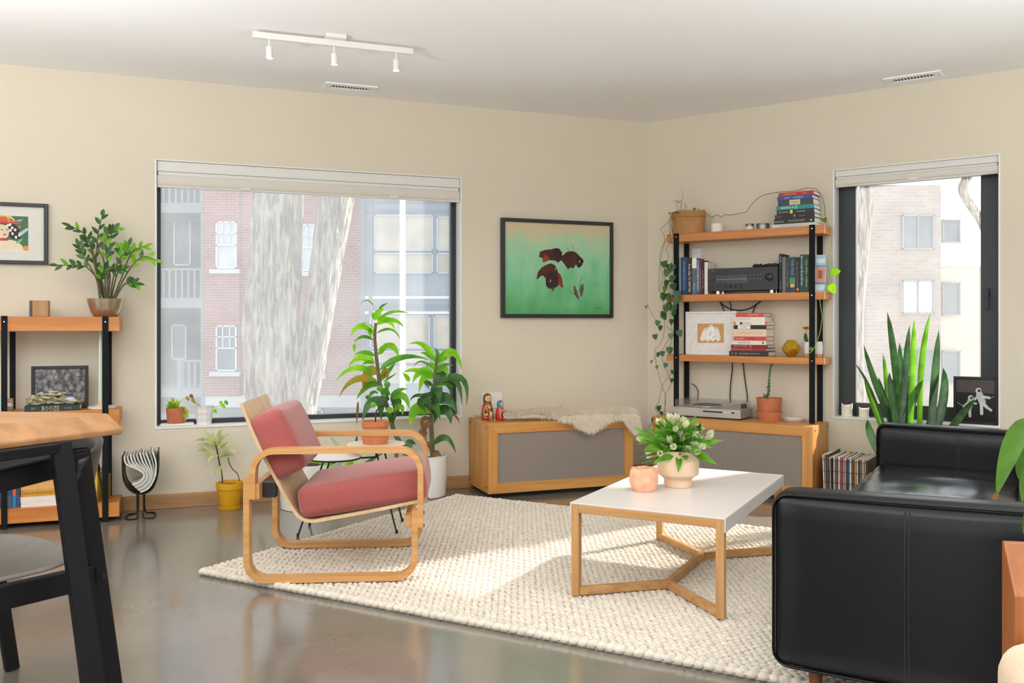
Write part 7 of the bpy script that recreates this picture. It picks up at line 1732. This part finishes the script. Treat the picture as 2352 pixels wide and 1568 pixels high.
# tree with a forked trunk
def bark():
    m, t, p = nodes('tree_bark'); N = t.nodes; L = t.links
    tc = N.new('ShaderNodeTexCoord'); mp = N.new('ShaderNodeMapping'); mp.inputs['Scale'].default_value = (20, 20, 3.2); L.new(tc.outputs['Object'], mp.inputs['Vector'])
    nz = N.new('ShaderNodeTexNoise'); nz.inputs['Scale'].default_value = 1.0; nz.inputs['Detail'].default_value = 7; nz.inputs['Distortion'].default_value = .8; L.new(mp.outputs['Vector'], nz.inputs['Vector'])
    rp = N.new('ShaderNodeValToRGB'); e = rp.color_ramp.elements; e[0].position = .36; e[0].color = rgb('#4a4038'); e[1].position = .62; e[1].color = rgb('#ab9f90')
    L.new(nz.outputs['Fac'], rp.inputs['Fac']); L.new(rp.outputs['Color'], p.inputs['Base Color']); p.inputs['Roughness'].default_value = .95
    bp = N.new('ShaderNodeBump'); bp.inputs['Strength'].default_value = .9; bp.inputs['Distance'].default_value = .06; L.new(nz.outputs['Fac'], bp.inputs['Height']); L.new(bp.outputs['Normal'], p.inputs['Normal'])
    return m
M_BARK = bark()
def bark_tube(pts, rad, n=110, m=170, seed=0):
    Q = bez(pts, m); N = len(Q); mb = MB(); vs_ = []; fs_ = []
    def rr(t):
        k = t * (len(rad) - 1); i = min(int(k), len(rad) - 2); return rad[i] + (rad[i + 1] - rad[i]) * (k - i)
    for j, p in enumerate(Q):
        r0 = rr(j / (N - 1))
        for i in range(n):
            an = 2 * math.pi * i / n; c_, s_ = math.cos(an), math.sin(an)
            g = abs(noise.noise(Vector((c_ * 5.5 + seed, s_ * 5.5, p.z * 1.1)))) + .5 * abs(noise.noise(Vector((c_ * 12 + seed, s_ * 12, p.z * 2.6))))
            r_ = r0 * (1 + .20 * (g - .3)); vs_.append((p.x + c_ * r_, p.y + s_ * r_, p.z))
    for j in range(N - 1):
        for i in range(n): i2 = (i + 1) % n; fs_.append((j * n + i, j * n + i2, (j + 1) * n + i2, (j + 1) * n + i))
    return mb.add(vs_, fs_)
TD = 11.0
tq = at(640, 745, TD); tre = thing('tree', 'broad forked tree trunk with furrowed bark outside the broad window', 'tree', FW, tq.x, TD, GZ)
k = TD / F
L_ = [at(px, py, TD) for px, py in ((650, 1185), (640, 985), (630, 900), (622, 780), (630, 620), (639, 450), (642, 330), (640, 100), (620, -300))]
bark_tube(L_, [p * k for p in (80, 60, 60, 62, 57, 54, 50, 44, 36)], seed=1).build('trunk', M_BARK, tre, smooth=60)
R_ = [at(px, py, TD + .05) for px, py in ((680, 1185), (676, 1000), (694, 900), (718, 800), (737, 680), (756, 560), (775, 450), (795, 330), (840, 100), (920, -300))]
bark_tube(R_, [p * k for p in (48, 46, 40, 34, 33, 36, 37, 35, 30, 22)], seed=7).build('trunk_fork', M_BARK, tre, smooth=60)
# ------------------------------------------------------------------ view of the narrow window
D2 = 20.0
a, b = at(1990, 745, D2), at(2161, 745, D2)
b2 = thing('brick_building', 'pale brick building seen through the narrow window', 'building', FW, (a.x + b.x) / 2, D2 + 2, GZ)
MB().box(a.x, b.x, D2, D2 + 3.5, GZ, at(0, 425, D2).z).build('brick_wall', M_BRICK2, b2)
a3, b3 = at(2161, 745, D2 + .6), at(2420, 745, D2 + .6); M_TAN = plain('tan_cladding', '#c4b9a8', .8, var=.04, vs=2)
M_WCL = plain('white_cladding', '#e0e2e4', .7, var=.02)
MB().box(a3.x - .3, b3.x, D2 + .6, D2 + 3.5, GZ, at(0, 612, D2 + .6).z).build('lower_cladding', M_TAN, b2)
MB().box(a3.x - .3, b3.x, D2 + .55, D2 + 3.5, at(0, 612, D2 + .6).z, at(0, 440, D2 + .6).z).build('upper_cladding', M_WCL, b2)
for q in ((2070, 494, 2143, 573), (2070, 643, 2143, 720), (2070, 800, 2143, 880)): owin(*q, D2, b2, M_OGL if q[1] != 643 else M_OGLL, ((.5, 0, 1),), (), fr=M_DECK, fw=3, sill=False)
for q in ((2163, 505, 2203, 557), (2163, 648, 2203, 724), (2163, 805, 2203, 880)): owin(*q, D2 + .55, b2, M_OGL, (), (), fr=M_DECK, fw=2.5, sill=False)
a4, b4 = at(1900, 745, D2 + 4), at(2030, 745, D2 + 4)
b5 = thing('pale_house', 'pale house with a small balcony beside the pale brick building', 'building', FW, (a4.x + b4.x) / 2, D2 + 6, GZ)
MB().box(a4.x, a.x - .02, D2 + 4, D2 + 8, GZ, at(0, 607, D2 + 4).z).build('house_wall', M_TAN, b5)
MB().box(a4.x, a.x - .03, D2 + 3.95, D2 + 8, at(0, 607, D2 + 4).z, at(0, 430, D2 + 4).z).build('house_wall', M_WCL, b5)
mb = MB(); z1, z0 = at(0, 553, D2 + 3).z, at(0, 615, D2 + 3).z; x0, x1 = at(1978, 0, D2 + 3).x, at(2002, 0, D2 + 3).x
mb.box(x0, x1, D2 + 3, D2 + 3.95, z0 - .1, z0).box(x0, x1, D2 + 3, D2 + 3.05, z1 - .06, z1)
for k_ in range(6): x = x0 + (x1 - x0) * k_ / 5; mb.box(x - .02, x + .02, D2 + 3, D2 + 3.04, z0, z1)
mb.build('balcony', M_DECK, b5)
TD2 = 12.0; k = TD2 / F
t2 = thing('tree', 'slender tree trunk at the edge of the narrow window', 'tree', FW, at(1975, 745, TD2).x, TD2, GZ)
bark_tube([at(*q, TD2) for q in ((1965, 1050), (1968, 900), (1966, 760), (1975, 620), (1985, 500), (1995, 400), (2010, 200))], [p * k for p in (22, 18, 16, 16, 17, 14, 10)], 28, 50, 3).build('trunk', M_BARK, t2, smooth=60)
t3 = thing('tree', 'curving bare tree branch at the top of the narrow window', 'tree', FW, at(2300, 745, TD2).x, TD2, GZ)
bark_tube([at(*q, TD2) for q in ((2330, 1050), (2318, 800), (2300, 620), (2262, 520), (2225, 465), (2212, 430), (2225, 395), (2240, 300), (2240, 100))], [p * k for p in (22, 18, 15, 12, 11, 10, 10, 8, 6)], 24, 60, 5).build('trunk', M_BARK, t3, smooth=60)
